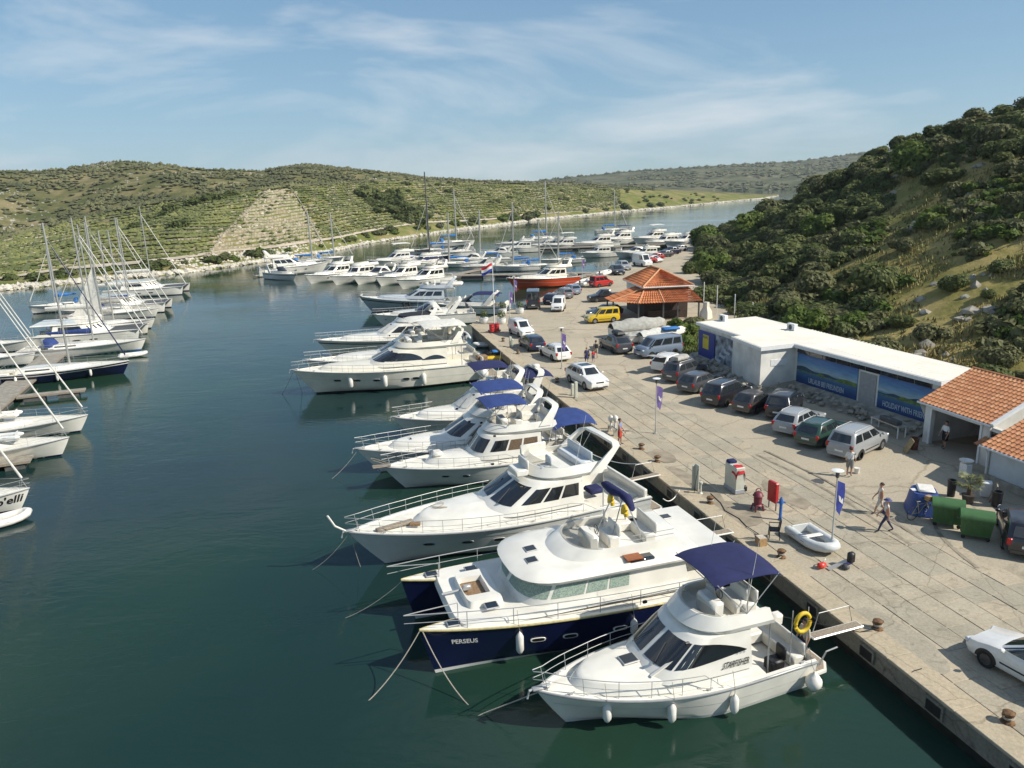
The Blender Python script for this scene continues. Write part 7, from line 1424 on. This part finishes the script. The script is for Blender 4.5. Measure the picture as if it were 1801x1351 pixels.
# planters, red drums, posts, covered boats beyond
def shrub_ball(parent, c, r, m, n=260, leaf=.09):
    q = MB()
    for k in range(n):
        d = Vector((rnd.gauss(0, 1), rnd.gauss(0, 1), rnd.gauss(0, 1))).normalized(); p = Vector(c) + d * r * rnd.uniform(.55, 1.05); a = d.orthogonal().normalized(); a = (a + Vector((rnd.uniform(-1, 1), rnd.uniform(-1, 1), rnd.uniform(-1, 1))) * .6).normalized() * leaf; b = d.cross(a).normalized() * leaf * .6; q.add([p - a, p + b, p + a, p - b], [(0, 1, 2, 3)])
    return q.build('foliage', m, parent, 0)
M_SHR = mat('shrub_leaf', (.045, .075, .018), .6, var=.5, scale=4, col2=(.12, .15, .04))
for px, lb in (((851, 568), 'white round planter with a shrub, nearest the stern of the sport yacht'), ((882, 569), 'white round planter with a shrub behind the red drums'), ((914, 551), 'white round planter with the fullest shrub by the black van'), ((884, 552), 'small white planter between the moored sport boats')):
    o = thing('planter', lb, 'planter', P(*px, 1.12)); MB().lathe([(.42, 0), (.55, .15), (.58, .62), (.62, .66), (.50, .64)], n=18).build('tub', M_TRIM, o, 40); shrub_ball(o, (0, 0, 1.15), .55, M_SHR)
for px, lb in (((865, 583), 'left red oil drum on a low trolley'), ((874, 582), 'right red oil drum on a low trolley')):
    o = thing('oil_drum', lb, 'drum', P(*px, 1.30)); MB().lathe([(.29, 0), (.30, .02), (.29, .04), (.29, .30), (.305, .32), (.29, .34), (.29, .60), (.305, .62), (.29, .64), (.29, .86), (.30, .88), (.27, .87)], n=18).build('shell', M_RED, o, 40)
o = thing('drum_trolley', 'low dark trolley carrying two red drums', 'trolley', P(869.5, 583, 1.12), R(8)); MB().box((0, 0, .13), (1.5, .7, .08)).build('platform', M_DGREY, o, 0)
for x in (-.6, .6): MB().lathe([(.02, -.3), (.09, -.3), (.09, .3), (.02, .3)], (x, 0, .09), 10, 'y').build('wheel_pair', M_RUB, o, 40)
for px, h_, lb in (((1013, 700), 1.35, 'taller cream service pedestal left of the white off-roader'), ((1007, 695), .95, 'shorter cream service pedestal left of the white off-roader'), ((898, 610), 1.1, 'cream service pedestal beside the navy estate'), ((902, 611), .9, 'small service post beside the navy estate'), ((1078, 690), .4, 'low stone block')):
    if h_ > .5: o = thing('service_pedestal', lb, 'pedestal', P(*px, 1.12), QYAW); MB().box((0, 0, h_ / 2), (.24, .24, h_), ch=.03).build('post', M_BEIGE, o, 30); MB().box((0, -.125, h_ * .75), (.16, .02, .2)).build('socket_panel', M_DGREY, o, 0)
o = thing('engine_stand', 'white outboard engines stacked on a stand behind the man in red shorts', 'outboard engine', P(1082, 765, 1.12), QYAW)
for x, y, z in ((0, 0, 1.15), (.5, .1, 1.0)): MB().box((x, y, z), (.42, .32, .5), ch=.12).build('cowl', M_FEND, o, 40); MB().box((x, y, z - .5), (.14, .12, .6), ch=.03).build('shaft', M_FEND, o, 30)
MB().box((.2, 0, .5), (1.3, .1, .1)).box((-.3, 0, .25), (.08, .5, .5)).box((.7, 0, .25), (.08, .5, .5)).build('stand', M_ALU, o, 0)
def covered(px, yaw, L, w, h, m, lb, trim=None):
    o = thing('covered_boat', lb, 'boat', P(*px, 1.12), yaw); rg = []
    for k in range(11):
        u = k / 10; ww = w / 2 * (.85 + .15 * math.sin(u * 3)) * (1 - max(0, (u - .6) / .4) ** 2.2 * .93); zz = h * (1 - .25 * (u - .45) ** 2 * 3) + .10 * math.sin(k * 2.3)
        rg.append([Vector((L * (u - .5), ww * y, .75 + (zz - .75) * q + (.25 * u))) for y, q in ((-1, 0), (-1.02, .25), (-.75, .62), (-.35, .92), (0, 1), (.35, .92), (.75, .62), (1.02, .25), (1, 0))])
    MB().loft(rg, False).build('cover', m, o, 50); Hh = Hull(L, w * .96, .55, .9, .5, 2.2); h_ = Hh.build(o, M_HGREY, None, None, 14, 6); h_.location = (-L / 2, 0, .45); MB().box((0, 0, .32), (L * .8, .12, .1)).box((-.4, 0, .3), (.1, w * .8, .1)).build('trailer', M_STEEL, o, 0)
    for sd in (1, -1): MB().lathe([(.05, -.08), (.26, -.08), (.26, .08), (.05, .08)], (-.4, sd * w * .42, .26), 14, 'y').build('trailer_wheel', M_TYRE, o, 40)
    if trim: MB().box((L * .1, -w * .3, h + .02), (L * .35, w * .5, .25), ch=.1).build('blue_sheet', trim, o, 40)
    return o
covered((1122, 590), R(14), 6.5, 2.2, 1.9, M_CGREY, 'boat under a grey tarpaulin in front of the restaurant'); covered((1166, 603), R(16), 5.4, 1.9, 1.6, M_CWHITE, 'boat under a white cover with a bright blue sheet', M_CTURQ); covered((1128, 603), R(20), 3.6, 1.5, 1.2, M_CGREY, 'small covered dinghy between the off-roader and the minibus')
dinghy('white rigid inflatable on a trailer beside the far quay', P(1020, 508, 1.12), R(70), 4.5, 1.9, M_FEND, 1.6, True, 'rigid_inflatable'); dinghy('white inflatable boat standing near the black off-roader', P(1055, 490, 1.12), R(60), 4.5, 1.9, M_FEND, 1.6, True, 'rigid_inflatable')
# ================================================================== vegetation and stone
def proj(p):
    v = np.array([p[0], p[1], p[2] - CZ]); c = v @ fw; return CX + F * (v @ r2) / c, CY - F * (v @ u2) / c
def leaf_mat(name, c0, c1, c2):
    m, t, b = node_mat(name); b.inputs['Roughness'].default_value = .65; b.inputs['Specular IOR Level'].default_value = .25
    oi = N(t, 'ShaderNodeObjectInfo'); co = N(t, 'ShaderNodeTexCoord'); n = N(t, 'ShaderNodeTexNoise'); n.inputs['Scale'].default_value = 3.0; n.inputs['Detail'].default_value = 6
    t.links.new(co.outputs['Object'], n.inputs[0]); a = N(t, 'ShaderNodeMath', operation='MULTIPLY_ADD'); a.inputs[1].default_value = .34; t.links.new(oi.outputs['Random'], a.inputs[0]); t.links.new(n.outputs[0], a.inputs[2])
    r_ = N(t, 'ShaderNodeValToRGB'); e = r_.color_ramp.elements; e[0].position = .36; e[0].color = c0 + (1,); e[1].position = .92; e[1].color = c2 + (1,); q = e.new(.62); q.color = c1 + (1,)
    t.links.new(a.outputs[0], r_.inputs[0]); t.links.new(r_.outputs[0], b.inputs['Base Color']); tl = N(t, 'ShaderNodeBsdfTranslucent'); ms = N(t, 'ShaderNodeMixShader'); ms.inputs[0].default_value = .38; t.links.new(r_.outputs[0], tl.inputs[0]); t.links.new(b.outputs[0], ms.inputs[1]); t.links.new(tl.outputs[0], ms.inputs[2]); t.links.new(ms.outputs[0], t.nodes['Material Output'].inputs['Surface']); return m
LEAF = [leaf_mat('evergreen_leaf', (.068, .088, .028), (.115, .14, .044), (.17, .19, .068)), leaf_mat('olive_leaf', (.095, .11, .042), (.145, .155, .065), (.20, .195, .09)), leaf_mat('fresh_leaf', (.075, .115, .02), (.115, .165, .03), (.17, .21, .05))]
M_BARK = mat('bark', (.06, .05, .04), .9, var=.3)
def crown_mesh(seed, nl, leaf, flat=.8, lobes=9, core=True):
    rg = random.Random(seed); mb = MB(); L_ = []
    for k in range(lobes):
        a = rg.uniform(0, 6.28); d = rg.uniform(0, .62); L_.append((Vector((d * math.cos(a), d * math.sin(a), rg.uniform(.28, .78) * flat)), rg.uniform(.26, .46)))
    L_.append((Vector((0, 0, .45 * flat)), .55))
    for c, r_ in (L_ if core else []):   # solid inner blobs added to block light between the leaves
        n, m_ = 7, 5; base = len(mb.v)
        mb.ball(c, r_ * .72, n, m_, (1, 1, .85))
    for k in range(nl):
        c, r_ = rg.choice(L_); d = Vector((rg.gauss(0, 1), rg.gauss(0, 1), rg.gauss(.25, 1))).normalized(); p = c + Vector((d.x, d.y, d.z * .88)) * r_ * rg.uniform(.72, 1.14)
        if p.z < .02: p.z = rg.uniform(.02, .15)
        nn = (d + Vector((rg.uniform(-1, 1), rg.uniform(-1, 1), rg.uniform(-.4, 1))) * .7).normalized(); a = nn.orthogonal().normalized(); a = Matrix.Rotation(rg.uniform(0, 6.28), 3, nn) @ a; b = nn.cross(a); s_ = leaf * rg.uniform(.6, 1.35)
        mb.add([p - a * s_, p + b * s_ * .55 - a * s_ * .1, p + a * s_, p - b * s_ * .55], [(0, 1, 2, 3)])
    return mb
def trunk_mesh(seed):
    rg = random.Random(seed); mb = MB().tube([(0, 0, -.25), (.02, .01, .12), (.05, .0, .35)], .07, 6, True, .045)
    for k in range(4): a = k * 1.6 + rg.random(); mb.tube([(.02, 0, .1), (.2 * math.cos(a), .2 * math.sin(a), .33), (.38 * math.cos(a), .38 * math.sin(a), .48)], .04, 5, True, .015)
    return mb
def proto(nm, seeds, nl, leaf, mats):
    res = []
    for i, sd in enumerate(seeds):
        c = crown_mesh(sd, nl, leaf, .78 + .2 * (i % 3) / 2); res.append((c, trunk_mesh(sd)))
    return res
CM = {}
def crown_data(key, sd, nl, leaf, mi):
    if key not in CM:
        o = crown_mesh(sd, nl, leaf, .72 + .12 * (sd % 3)).build('crown', LEAF[mi], None, 0); t = trunk_mesh(sd).build('trunk', M_BARK, None, 40); CM[key] = (o.data, t.data); bpy.data.objects.remove(o); bpy.data.objects.remove(t)
    return CM[key]
def bush(p, r, mi, label, group, hi=True, v=None, name='shrub', hz=1.0):
    v = rnd.randrange(4) if v is None else v; cd_, td = crown_data((hi, mi, v), 11 * v + 3 + mi, 2600 if hi else 520, .095 if hi else .19, mi)
    o = bpy.data.objects.new(name, None); COL.objects.link(o); o.location = (p[0], p[1], p[2] - .12); o.rotation_euler = (0, 0, rnd.uniform(0, 6.28)); o.scale = (r, r * rnd.uniform(.85, 1.15), r * hz); tag(o, label, 'shrub', group)
    for nm, d in (('crown', cd_), ('trunk', td)): c = bpy.data.objects.new(nm, d); COL.objects.link(c); c.parent = o
    return o
GR = 'shrubs on the right hillside'; placed = []; cnt = 0
KINDS = ('dark evergreen', 'greyish olive', 'fresh green')
def hill_label(mi, r, x, q, grass):
    size = 'small' if r < 1.7 else 'smallish' if r < 2.4 else 'big' if r > 3.6 else 'largish' if r > 2.9 else 'middling'
    where = 'behind the restaurant' if x < 1230 else 'above the blue poster' if x < 1300 else "above the white building's corner" if x < 1375 else 'above the left billboard' if x < 1480 else 'above the right billboard' if x < 1625 else 'above the garage' if x < 1710 else 'above the right-edge house'
    row = 'at the slope foot' if q < .16 else 'low down' if q < .38 else 'halfway up' if q < .62 else 'high up' if q < .88 else 'on the skyline'
    return '%s %s shrub %s %s%s' % (size, KINDS[mi], row, where, ', in dry grass' if grass else '')
NRC = len(RC); tries = 0
while cnt < 250 and tries < 40000:
    tries += 1; k = rnd.uniform(0, NRC - 1.01) ; q = rnd.random() ** .8; p = rpt(k, q); x, y = proj(p)
    if x > 1860 or x < 1190: continue
    grass = x > 1560 and y > 235 + (x - 1560) * .25 or (abs((x - 1480) - (y - 540) * -.55) < 34 and y > 380)
    if x > 1560 and y < 320 and x < 1660: grass = False
    if grass and rnd.random() > .13: continue
    dist = math.hypot(p.x, p.y); r = rnd.choice((rnd.uniform(1.3, 2.4), rnd.uniform(2.2, 3.6))) * (.8 + dist / 280) * (.65 if grass else 1)
    if q > .93: r *= .85
    if any((p.x - a) ** 2 + (p.y - b) ** 2 < ((r + c) * .46) ** 2 for a, b, c in placed): continue
    s_, t_ = ST(p)
    if t_ < 25.5 + (r - 1) * .7 and s_ < 36: continue
    placed.append((p.x, p.y, r)); mi = rnd.choices((0, 1, 2), (.58, .30, .12))[0]; cnt += 1
    bush(p, r, mi, hill_label(mi, r, x, q, grass), GR, True, None, 'shrub', rnd.uniform(.75, 1.05))
und = [MB(), MB()]; UN = [crown_mesh(90 + k, 95, .27, .8, 5, False) for k in range(5)]
for k in range(5200):
    kk = rnd.uniform(0, NRC - 1.01); q = rnd.random() ** .85; p = rpt(kk, q); x, y = proj(p); s_, t_ = ST(p)
    if x > 1880 or x < 1195 or (t_ < 26 and s_ < 36): continue
    dn = noise.noise(Vector((p.x * .08, p.y * .08, 41)))
    if dn < (-.32 if x < 1560 else .22): continue
    c = rnd.choice(UN); r = rnd.uniform(.5, 1.7); a = rnd.uniform(0, 6.28); ca, sa = math.cos(a) * r, math.sin(a) * r; und[0 if rnd.random() < .6 else 1].add([(p.x + v[0] * ca - v[1] * sa, p.y + v[0] * sa + v[1] * ca, p.z + v[2] * r * .9 - .1) for v in c.v], c.f)
stuff(und[0].build('undergrowth', LEAF[1], None, 0), 'olive undergrowth filling the gaps between the hillside shrubs', 'undergrowth'); stuff(und[1].build('green_undergrowth', LEAF[2], None, 0), 'fresh green undergrowth between the hillside shrubs', 'undergrowth')
# greenery between the covered boats and the white building, trees by the far quay
for (px, r, mi, lb) in (((1205, 597), 2.0, 2, 'fresh green bush at the left end of the white building'), ((1222, 580), 1.8, 1, 'olive bush at the back left corner of the white building'), ((1190, 580), 1.3, 2, 'low green bush behind the covered boats'), ((1208, 612), 1.4, 2, 'low green bush beside the blue poster'), ((1236, 468), 3.2, 2, 'bright green tree at the tip of the hill above the far quay'), ((1215, 480), 2.6, 0, 'dark shrub at the hill tip behind the restaurant'), ((1246, 500), 2.6, 1, 'olive shrub right behind the restaurant roof'), ((1240, 530), 2.2, 0, 'dark shrub beside the outdoor oven')): bush(P(px[0], px[1], 1.1), r, mi, lb, 'shrubs around the buildings', True)
# ground cover: low scrub, dry grass blades, loose stones (nobody could count them)
gmat = [mat('dry_grass', (.38, .30, .12), .9, var=.3, scale=.4, col2=(.24, .22, .075)), mat('green_grass', (.13, .16, .045), .9, var=.35, scale=.4)]
for gi, (n, nm, lb) in enumerate(((30000, 'dry_grass', 'pale dry grass covering the right hillside'), (14000, 'green_grass', 'low green herbs covering the right hillside'))):
    mb = MB()
    for k in range(n):
        kk = rnd.uniform(0, NRC - 1.01); q = rnd.random() ** 1.3 * .96; p = rpt(kk, q); x, y = proj(p)
        if x > 1900: continue
        if (noise.noise(Vector((p.x * .15, p.y * .15, gi * 7))) < -.05): continue
        h = rnd.uniform(.2, .55) * (1 if gi == 0 else .7)
        for j in range(3): a = rnd.uniform(0, 6.28); dx, dy = math.cos(a), math.sin(a); w = rnd.uniform(.06, .14); ox, oy = rnd.uniform(-.3, .3), rnd.uniform(-.3, .3); mb.add([(p.x + ox - dy * w, p.y + oy + dx * w, p.z - .15), (p.x + ox + dy * w, p.y + oy - dx * w, p.z - .15), (p.x + ox + dx * .25, p.y + oy + dy * .25, p.z + h)], [(0, 1, 2)])
    stuff(mb.build(nm, gmat[gi], None, 0), lb, 'grass')
mb = MB()
for k in range(1500):
    kk = rnd.uniform(0, NRC - 1.01); q = rnd.random(); p = rpt(kk, q)
    if noise.noise(Vector((p.x * .09, p.y * .09, 21))) < .12: continue
    rock(mb, p, rnd.uniform(.15, .7))
stuff(mb.build('loose_stones', M_ROCK, None, 30), 'loose limestone lying over the right hillside', 'stones')
# grass strip beside the covered boats
mb = MB()
for k in range(3500):
    p = P(rnd.uniform(1178, 1240), rnd.uniform(575, 640), 1.1); s_, t_ = ST(p)
    if t_ > 15 and 20 < s_ < 34 or t_ < 12.2: continue
    a = rnd.uniform(0, 6.28); dx, dy = math.cos(a), math.sin(a); mb.add([(p.x - dy * .06, p.y + dx * .06, 1.1), (p.x + dy * .06, p.y - dx * .06, 1.1), (p.x + dx * .2, p.y + dy * .2, 1.1 + rnd.uniform(.2, .6))], [(0, 1, 2)])
stuff(mb.build('grass_verge', gmat[1], None, 0), 'patch of green grass beside the covered boats', 'grass')
# fence posts at the foot of the hill and red kayaks on it
for px, h_, lb in (((1237, 545), 2.6, 'leftmost thin white fence post behind the restaurant'), ((1260, 553), 2.6, 'second thin white fence post behind the white building'), ((1291, 565), 2.2, 'third thin white fence post behind the white building'), ((1322, 572), 1.6, 'fourth thin white fence post behind the white building')):
    o = thing('fence_post', lb, 'post', P(*px, 1.1)); MB().tube([(0, 0, 0), (0, 0, h_ + 1)], .055, 8).build('shaft', M_TRIM, o); MB().lathe([(.07, h_ + 1), (.07, h_ + 1.04), (.02, h_ + 1.1)], n=8).build('cap', M_TRIM, o, 40)
def hill_hit(x, y):
    best = None
    for i in range(0, NRC - 1):
        for j in range(1, RN):
            c = RC[i][j]; X, Y = proj(c); d = (X - x) ** 2 + (Y - y) ** 2
            if best is None or d < best[0]: best = (d, c)
    return best[1]
for px, lb in (((1303, 465), 'upper orange-red kayak lying among the hillside shrubs'), ((1290, 474), 'middle orange-red kayak lying among the hillside shrubs'), ((1284, 484), 'lower orange-red kayak lying among the hillside shrubs')):
    c = hill_hit(*px); o = thing('kayak', lb, 'kayak', (c.x, c.y, c.z + 1.9), R(30)); q = MB(); q.loft([[Vector((x, w * math.cos(a), .22 * w / .34 * math.sin(a))) for a in [i * math.pi / 5 for i in range(10)]] for x, w in ((-1.7, .04), (-1.1, .24), (-.3, .34), (.5, .33), (1.2, .22), (1.75, .03))], True, True, True); q.build('hull', M_ORANGE, o, 50); MB().lathe([(.22, .2), (.24, .26), (.18, .25)], n=12).build('cockpit_rim', M_BLACK, o, 40)
# ================================================================== the terraced slope across the water
M_STONE = mat('dry_stone_wall', (.34, .295, .215), .95, var=.3, scale=.8, bump=.4, bscale=3); M_VINE = mat('vine_leaf', (.115, .14, .034), .8, var=.35, scale=.08, col2=(.18, .185, .055)); M_SCRUB = mat('scrub', (.085, .095, .038), .9, var=.35, scale=.05, col2=(.13, .13, .055))
def clump(mb, p, r, h):
    a0 = rnd.uniform(0, 6.28); n = 5; base = len(mb.v); vs = []
    for i in range(n): a = a0 + i * 2 * math.pi / n; k = r * rnd.uniform(.7, 1.3); vs.append((p.x + k * math.cos(a), p.y + k * math.sin(a), p.z + h * rnd.uniform(.15, .55)))
    vs.append((p.x + rnd.uniform(-.3, .3) * r, p.y + rnd.uniform(-.3, .3) * r, p.z + h * rnd.uniform(.85, 1.2))); low = [(x * .4 + p.x * .6, y * .4 + p.y * .6, p.z - .2) for x, y, z in vs[:n]]; vs += low
    mb.add(vs, [(i, (i + 1) % n, n) for i in range(n)] + [(n + 1 + i, n + 1 + (i + 1) % n, (i + 1) % n, i) for i in range(n)])
walls = MB(); vines = MB(); NW = 19
def tri(x, q): w = 22 * noise.noise(Vector((x * .05, q * 9, 77))) + 12 * noise.noise(Vector((x * .2, q * 30, 7))); return lerp(352, 474, q) < x + w < lerp(580, 505, q)
for j in range(NW):
    q0 = .13 + .84 * j / NW; x = -230.0
    prevp = None
    while x < 1090:
        step = lerp(7.5, 3.2, max(0, min(1, (x + 200) / 900))); wob = .007 * noise.noise(Vector((x * .012, j * 3.1, 0))) + .004 * noise.noise(Vector((x * .05, j * 3.1, 4))); q = q0 + wob; zone = tri(x, q); ok = noise.noise(Vector((x * .02 + 9, j * 1.7, 2))) > (-.8 if zone else -.32 if x < 640 else -.02)
        if 520 < x < 640 and q > .62: ok = ok and int(x / 17) % 2 == 0
        p = lpt(x, q)
        if ok and prevp is not None:
            d = (p - prevp); d.z = 0; nn = Vector((d.y, -d.x, 0)).normalized(); nn = nn if nn.y < 0 else -nn; h = rnd.uniform(.5, .8) if zone else rnd.uniform(.22, .5); e = nn * (-.4 if zone else -.28)
            a, b = prevp + Vector((rnd.uniform(-.1, .1), rnd.uniform(-.3, .3), -.5)), p + Vector((0, 0, -.5)); walls.add([a, b, b + Vector((0, 0, h + .5)), a + Vector((0, 0, h * rnd.uniform(.8, 1.1) + .5)), a + e + Vector((0, 0, h + .45)), b + e + Vector((0, 0, h + .45))], [(0, 1, 2, 3), (3, 2, 5, 4)])
        prevp = p
        for rr in range(2):
            pr = .12 if zone else (.85 if x < 660 else .7); gz = noise.noise(Vector((x * .01, q0 * 3, 31)))
            if rnd.random() < pr + .5 * gz: v_ = lpt(x + rnd.uniform(0, step), q + (.40 + .26 * rr + rnd.uniform(-.06, .06)) * .84 / NW); clump(vines, v_, rnd.uniform(.75, 1.35), rnd.uniform(.5, .95))
        x += step
for xa, xb in ((510, 572), (545, 560), (575, 600), (600, 622), (640, 655), (752, 830), (476, 350)):   # dry walls running down the slope
    prevp = None
    for k in range(40):
        q = 1 - k / 40 * (.9 if xa in (510, 752, 476) else .36); x = lerp(xb, xa, q) if xa in (510, 752, 476) else lerp(xb, xa, (q - .64) / .36); p = lpt(x, q - .02)
        if prevp is not None: a, b = prevp, p; walls.add([a + Vector((-.25, 0, -.3)), b + Vector((-.25, 0, -.3)), b + Vector((-.2, 0, .6)), a + Vector((-.2, 0, .5)), a + Vector((.2, 0, .5)), b + Vector((.2, 0, .6)), b + Vector((.3, 0, -.3)), a + Vector((.3, 0, -.3))], [(0, 1, 2, 3), (3, 2, 5, 4), (4, 5, 6, 7)])
        prevp = p
stuff(walls.build('terrace_walls', M_STONE, None, 0), 'dry stone terrace walls striping the slope across the water', 'wall'); stuff(vines.build('vines', M_VINE, None, 0), 'low green vines between the terrace walls', 'vines')
# white shoreline rocks and the track above them
mb = MB()
for k in range(5200):
    x = rnd.uniform(-300, 1368); p = lpt(x, rnd.uniform(0, .03)); p.z = rnd.uniform(-.1, .5); rock(mb, p, rnd.uniform(.25, .85) * (1 if x < 800 else 1.5))
for k in range(900):
    x = rnd.gauss(430, 90); q = rnd.uniform(.04, .13) if rnd.random() < .55 else rnd.uniform(.1, 1)
    if q > .13 and not tri(x, q): continue
    rock(mb, lpt(x, q), rnd.uniform(.2, .6))
stuff(mb.build('shore_rocks', mat('pale_limestone', (.50, .46, .38), .9, var=.2, scale=.5), None, 0), 'pale limestone rocks along the opposite shoreline', 'rocks')
rows = []
for x in range(-300, 1000, 6): q = .115 + .012 * math.sin(x * .02); rows.append([lpt(x, q) + Vector((0, 0, .35)), lpt(x, q + .022) + Vector((0, 0, .45))])
struct(MB().grid(rows, True).build('path', mat('track_gravel', (.42, .36, .27), .95, var=.15, scale=.3), None, 60))
# shrubs on the opposite slope: those one can tell apart
GL = 'shrubs across the water'
shr = [MB(), MB(), MB()]; SC_ = [crown_mesh(120 + k, 170, .24, .75, 6) for k in range(5)]
def scrubby(p, r, mi, hz=.75):
    c = rnd.choice(SC_); a = rnd.uniform(0, 6.28); ca, sa = math.cos(a) * r, math.sin(a) * r; shr[mi].add([(p.x + v[0] * ca - v[1] * sa, p.y + v[0] * sa + v[1] * ca, p.z + v[2] * r * hz - .1) for v in c.v], c.f)
for k in range(85):
    x = rnd.uniform(10, 1240); q = rnd.uniform(.035, .10); scrubby(lpt(x, q), rnd.uniform(1.0, 3.0) * (1 + max(0, x - 600) / 500), rnd.choice((0, 0, 1, 2)))
for k in range(90): x = rnd.uniform(640, 1300); scrubby(lpt(x, rnd.uniform(.2, .98)), rnd.uniform(1.4, 3.4), rnd.choice((0, 0, 1)))
for k, nm in enumerate(('dark', 'olive', 'green')): stuff(shr[k].build('slope_scrub', LEAF[k], None, 0), nm + ' scrub along the opposite shore and over the slope behind the piers', 'scrub')
for (x, y) in [(648, 338), (640, 347), (655, 345), (650, 356), (672, 352), (680, 349), (690, 345), (700, 345), (697, 356), (685, 362), (700, 366), (708, 372), (690, 376), (715, 380), (722, 372), (730, 368), (736, 376), (728, 386), (715, 392), (700, 385), (740, 395), (752, 384), (668, 366), (664, 374)]:
    best = min(((proj(lpt(x, q / 60))[1] - y) ** 2, q / 60) for q in range(4, 60)); p = lpt(x, best[1]); bush(p, rnd.uniform(3.0, 5.2), 0, 'dark round shrub in the cluster right of the terraces, %s' % ('top row' if y < 350 else 'upper middle' if y < 366 else 'lower middle' if y < 380 else 'lowest row'), GL, False, None, 'shrub', .8)
for (x, y) in [(300, 372), (290, 378), (312, 402), (320, 400), (335, 362), (345, 360), (355, 357), (365, 355), (380, 352), (390, 350), (400, 347), (410, 346), (260, 387), (238, 402), (345, 354), (372, 348)]:
    best = min(((proj(lpt(x, q / 60))[1] - y) ** 2, q / 60) for q in range(4, 60)); bush(lpt(x, best[1]), rnd.uniform(2.0, 3.2), 0, 'dark shrub %s of the green upper terraces' % ('on the left part' if x < 330 else 'along the top edge'), GL, False, None, 'shrub', .8)
# rear hill scrub and rock
sc = MB(); rk = MB()
for k in range(15000):
    x = rnd.uniform(-420, 1150); q = rnd.uniform(.04, 1) ; p = lrear(x, q); n_ = noise.noise(Vector((p.x * .013, p.y * .013, 3))) + .5 * noise.noise(Vector((p.x * .05, p.y * .05, 3)))
    if n_ > .10 or q > .97 and rnd.random() < .8 or rnd.random() < .16: clump(sc, p, rnd.uniform(.9, 2.2), rnd.uniform(.8, 2.2))
    elif n_ < -.12 and rnd.random() < .8: rock(rk, p, rnd.uniform(.15, .8))
for k in range(900): x = rnd.uniform(-420, 640); clump(sc, lpt(x, rnd.uniform(.965, .999)) , rnd.uniform(.8, 1.8), rnd.uniform(.8, 1.8))
stuff(sc.build('hill_scrub', M_SCRUB, None, 0), 'dark scrub covering the hills behind the terraces', 'scrub'); stuff(rk.build('hill_rocks', mat('grey_limestone', (.30, .285, .24), .9, var=.2, scale=.5), None, 0), 'pale rock outcrops on the hills behind the terraces', 'rocks')
sc = MB()
for k in range(9000):
    i = rnd.randrange(len(FC) - 1); j = rnd.randrange(1, 25); p = FC[i][j].lerp(FC[i + 1][j], rnd.random()).lerp(FC[i][j + 1] if j < 24 else FC[i][j], rnd.random()); x = proj(p)[0]
    if x > 1640 or noise.noise(Vector((p.x * .006, p.y * .006, 3))) < -.02 and j < 23: continue
    clump(sc, p, rnd.uniform(3, 7), rnd.uniform(2, 5.5))
stuff(sc.build('far_scrub', M_SCRUB, None, 0), 'dark scrub covering the distant hills beyond the channel', 'scrub')
# ================================================================== thin summer haze over the whole bay
m = bpy.data.materials.new('thin_haze'); m.use_nodes = True; t = m.node_tree; t.nodes.remove(t.nodes['Principled BSDF']); pv_ = N(t, 'ShaderNodeVolumePrincipled'); pv_.inputs['Color'].default_value = (.80, .87, .95, 1); pv_.inputs['Density'].default_value = .00010; pv_.inputs['Anisotropy'].default_value = .2
t.links.new(pv_.outputs[0], t.nodes['Material Output'].inputs['Volume'])
stuff(MB().box((200, 1550, 83), (6600, 3300, 174)).build('haze', m, None, 0), 'thin summer haze hanging over the bay', 'haze')
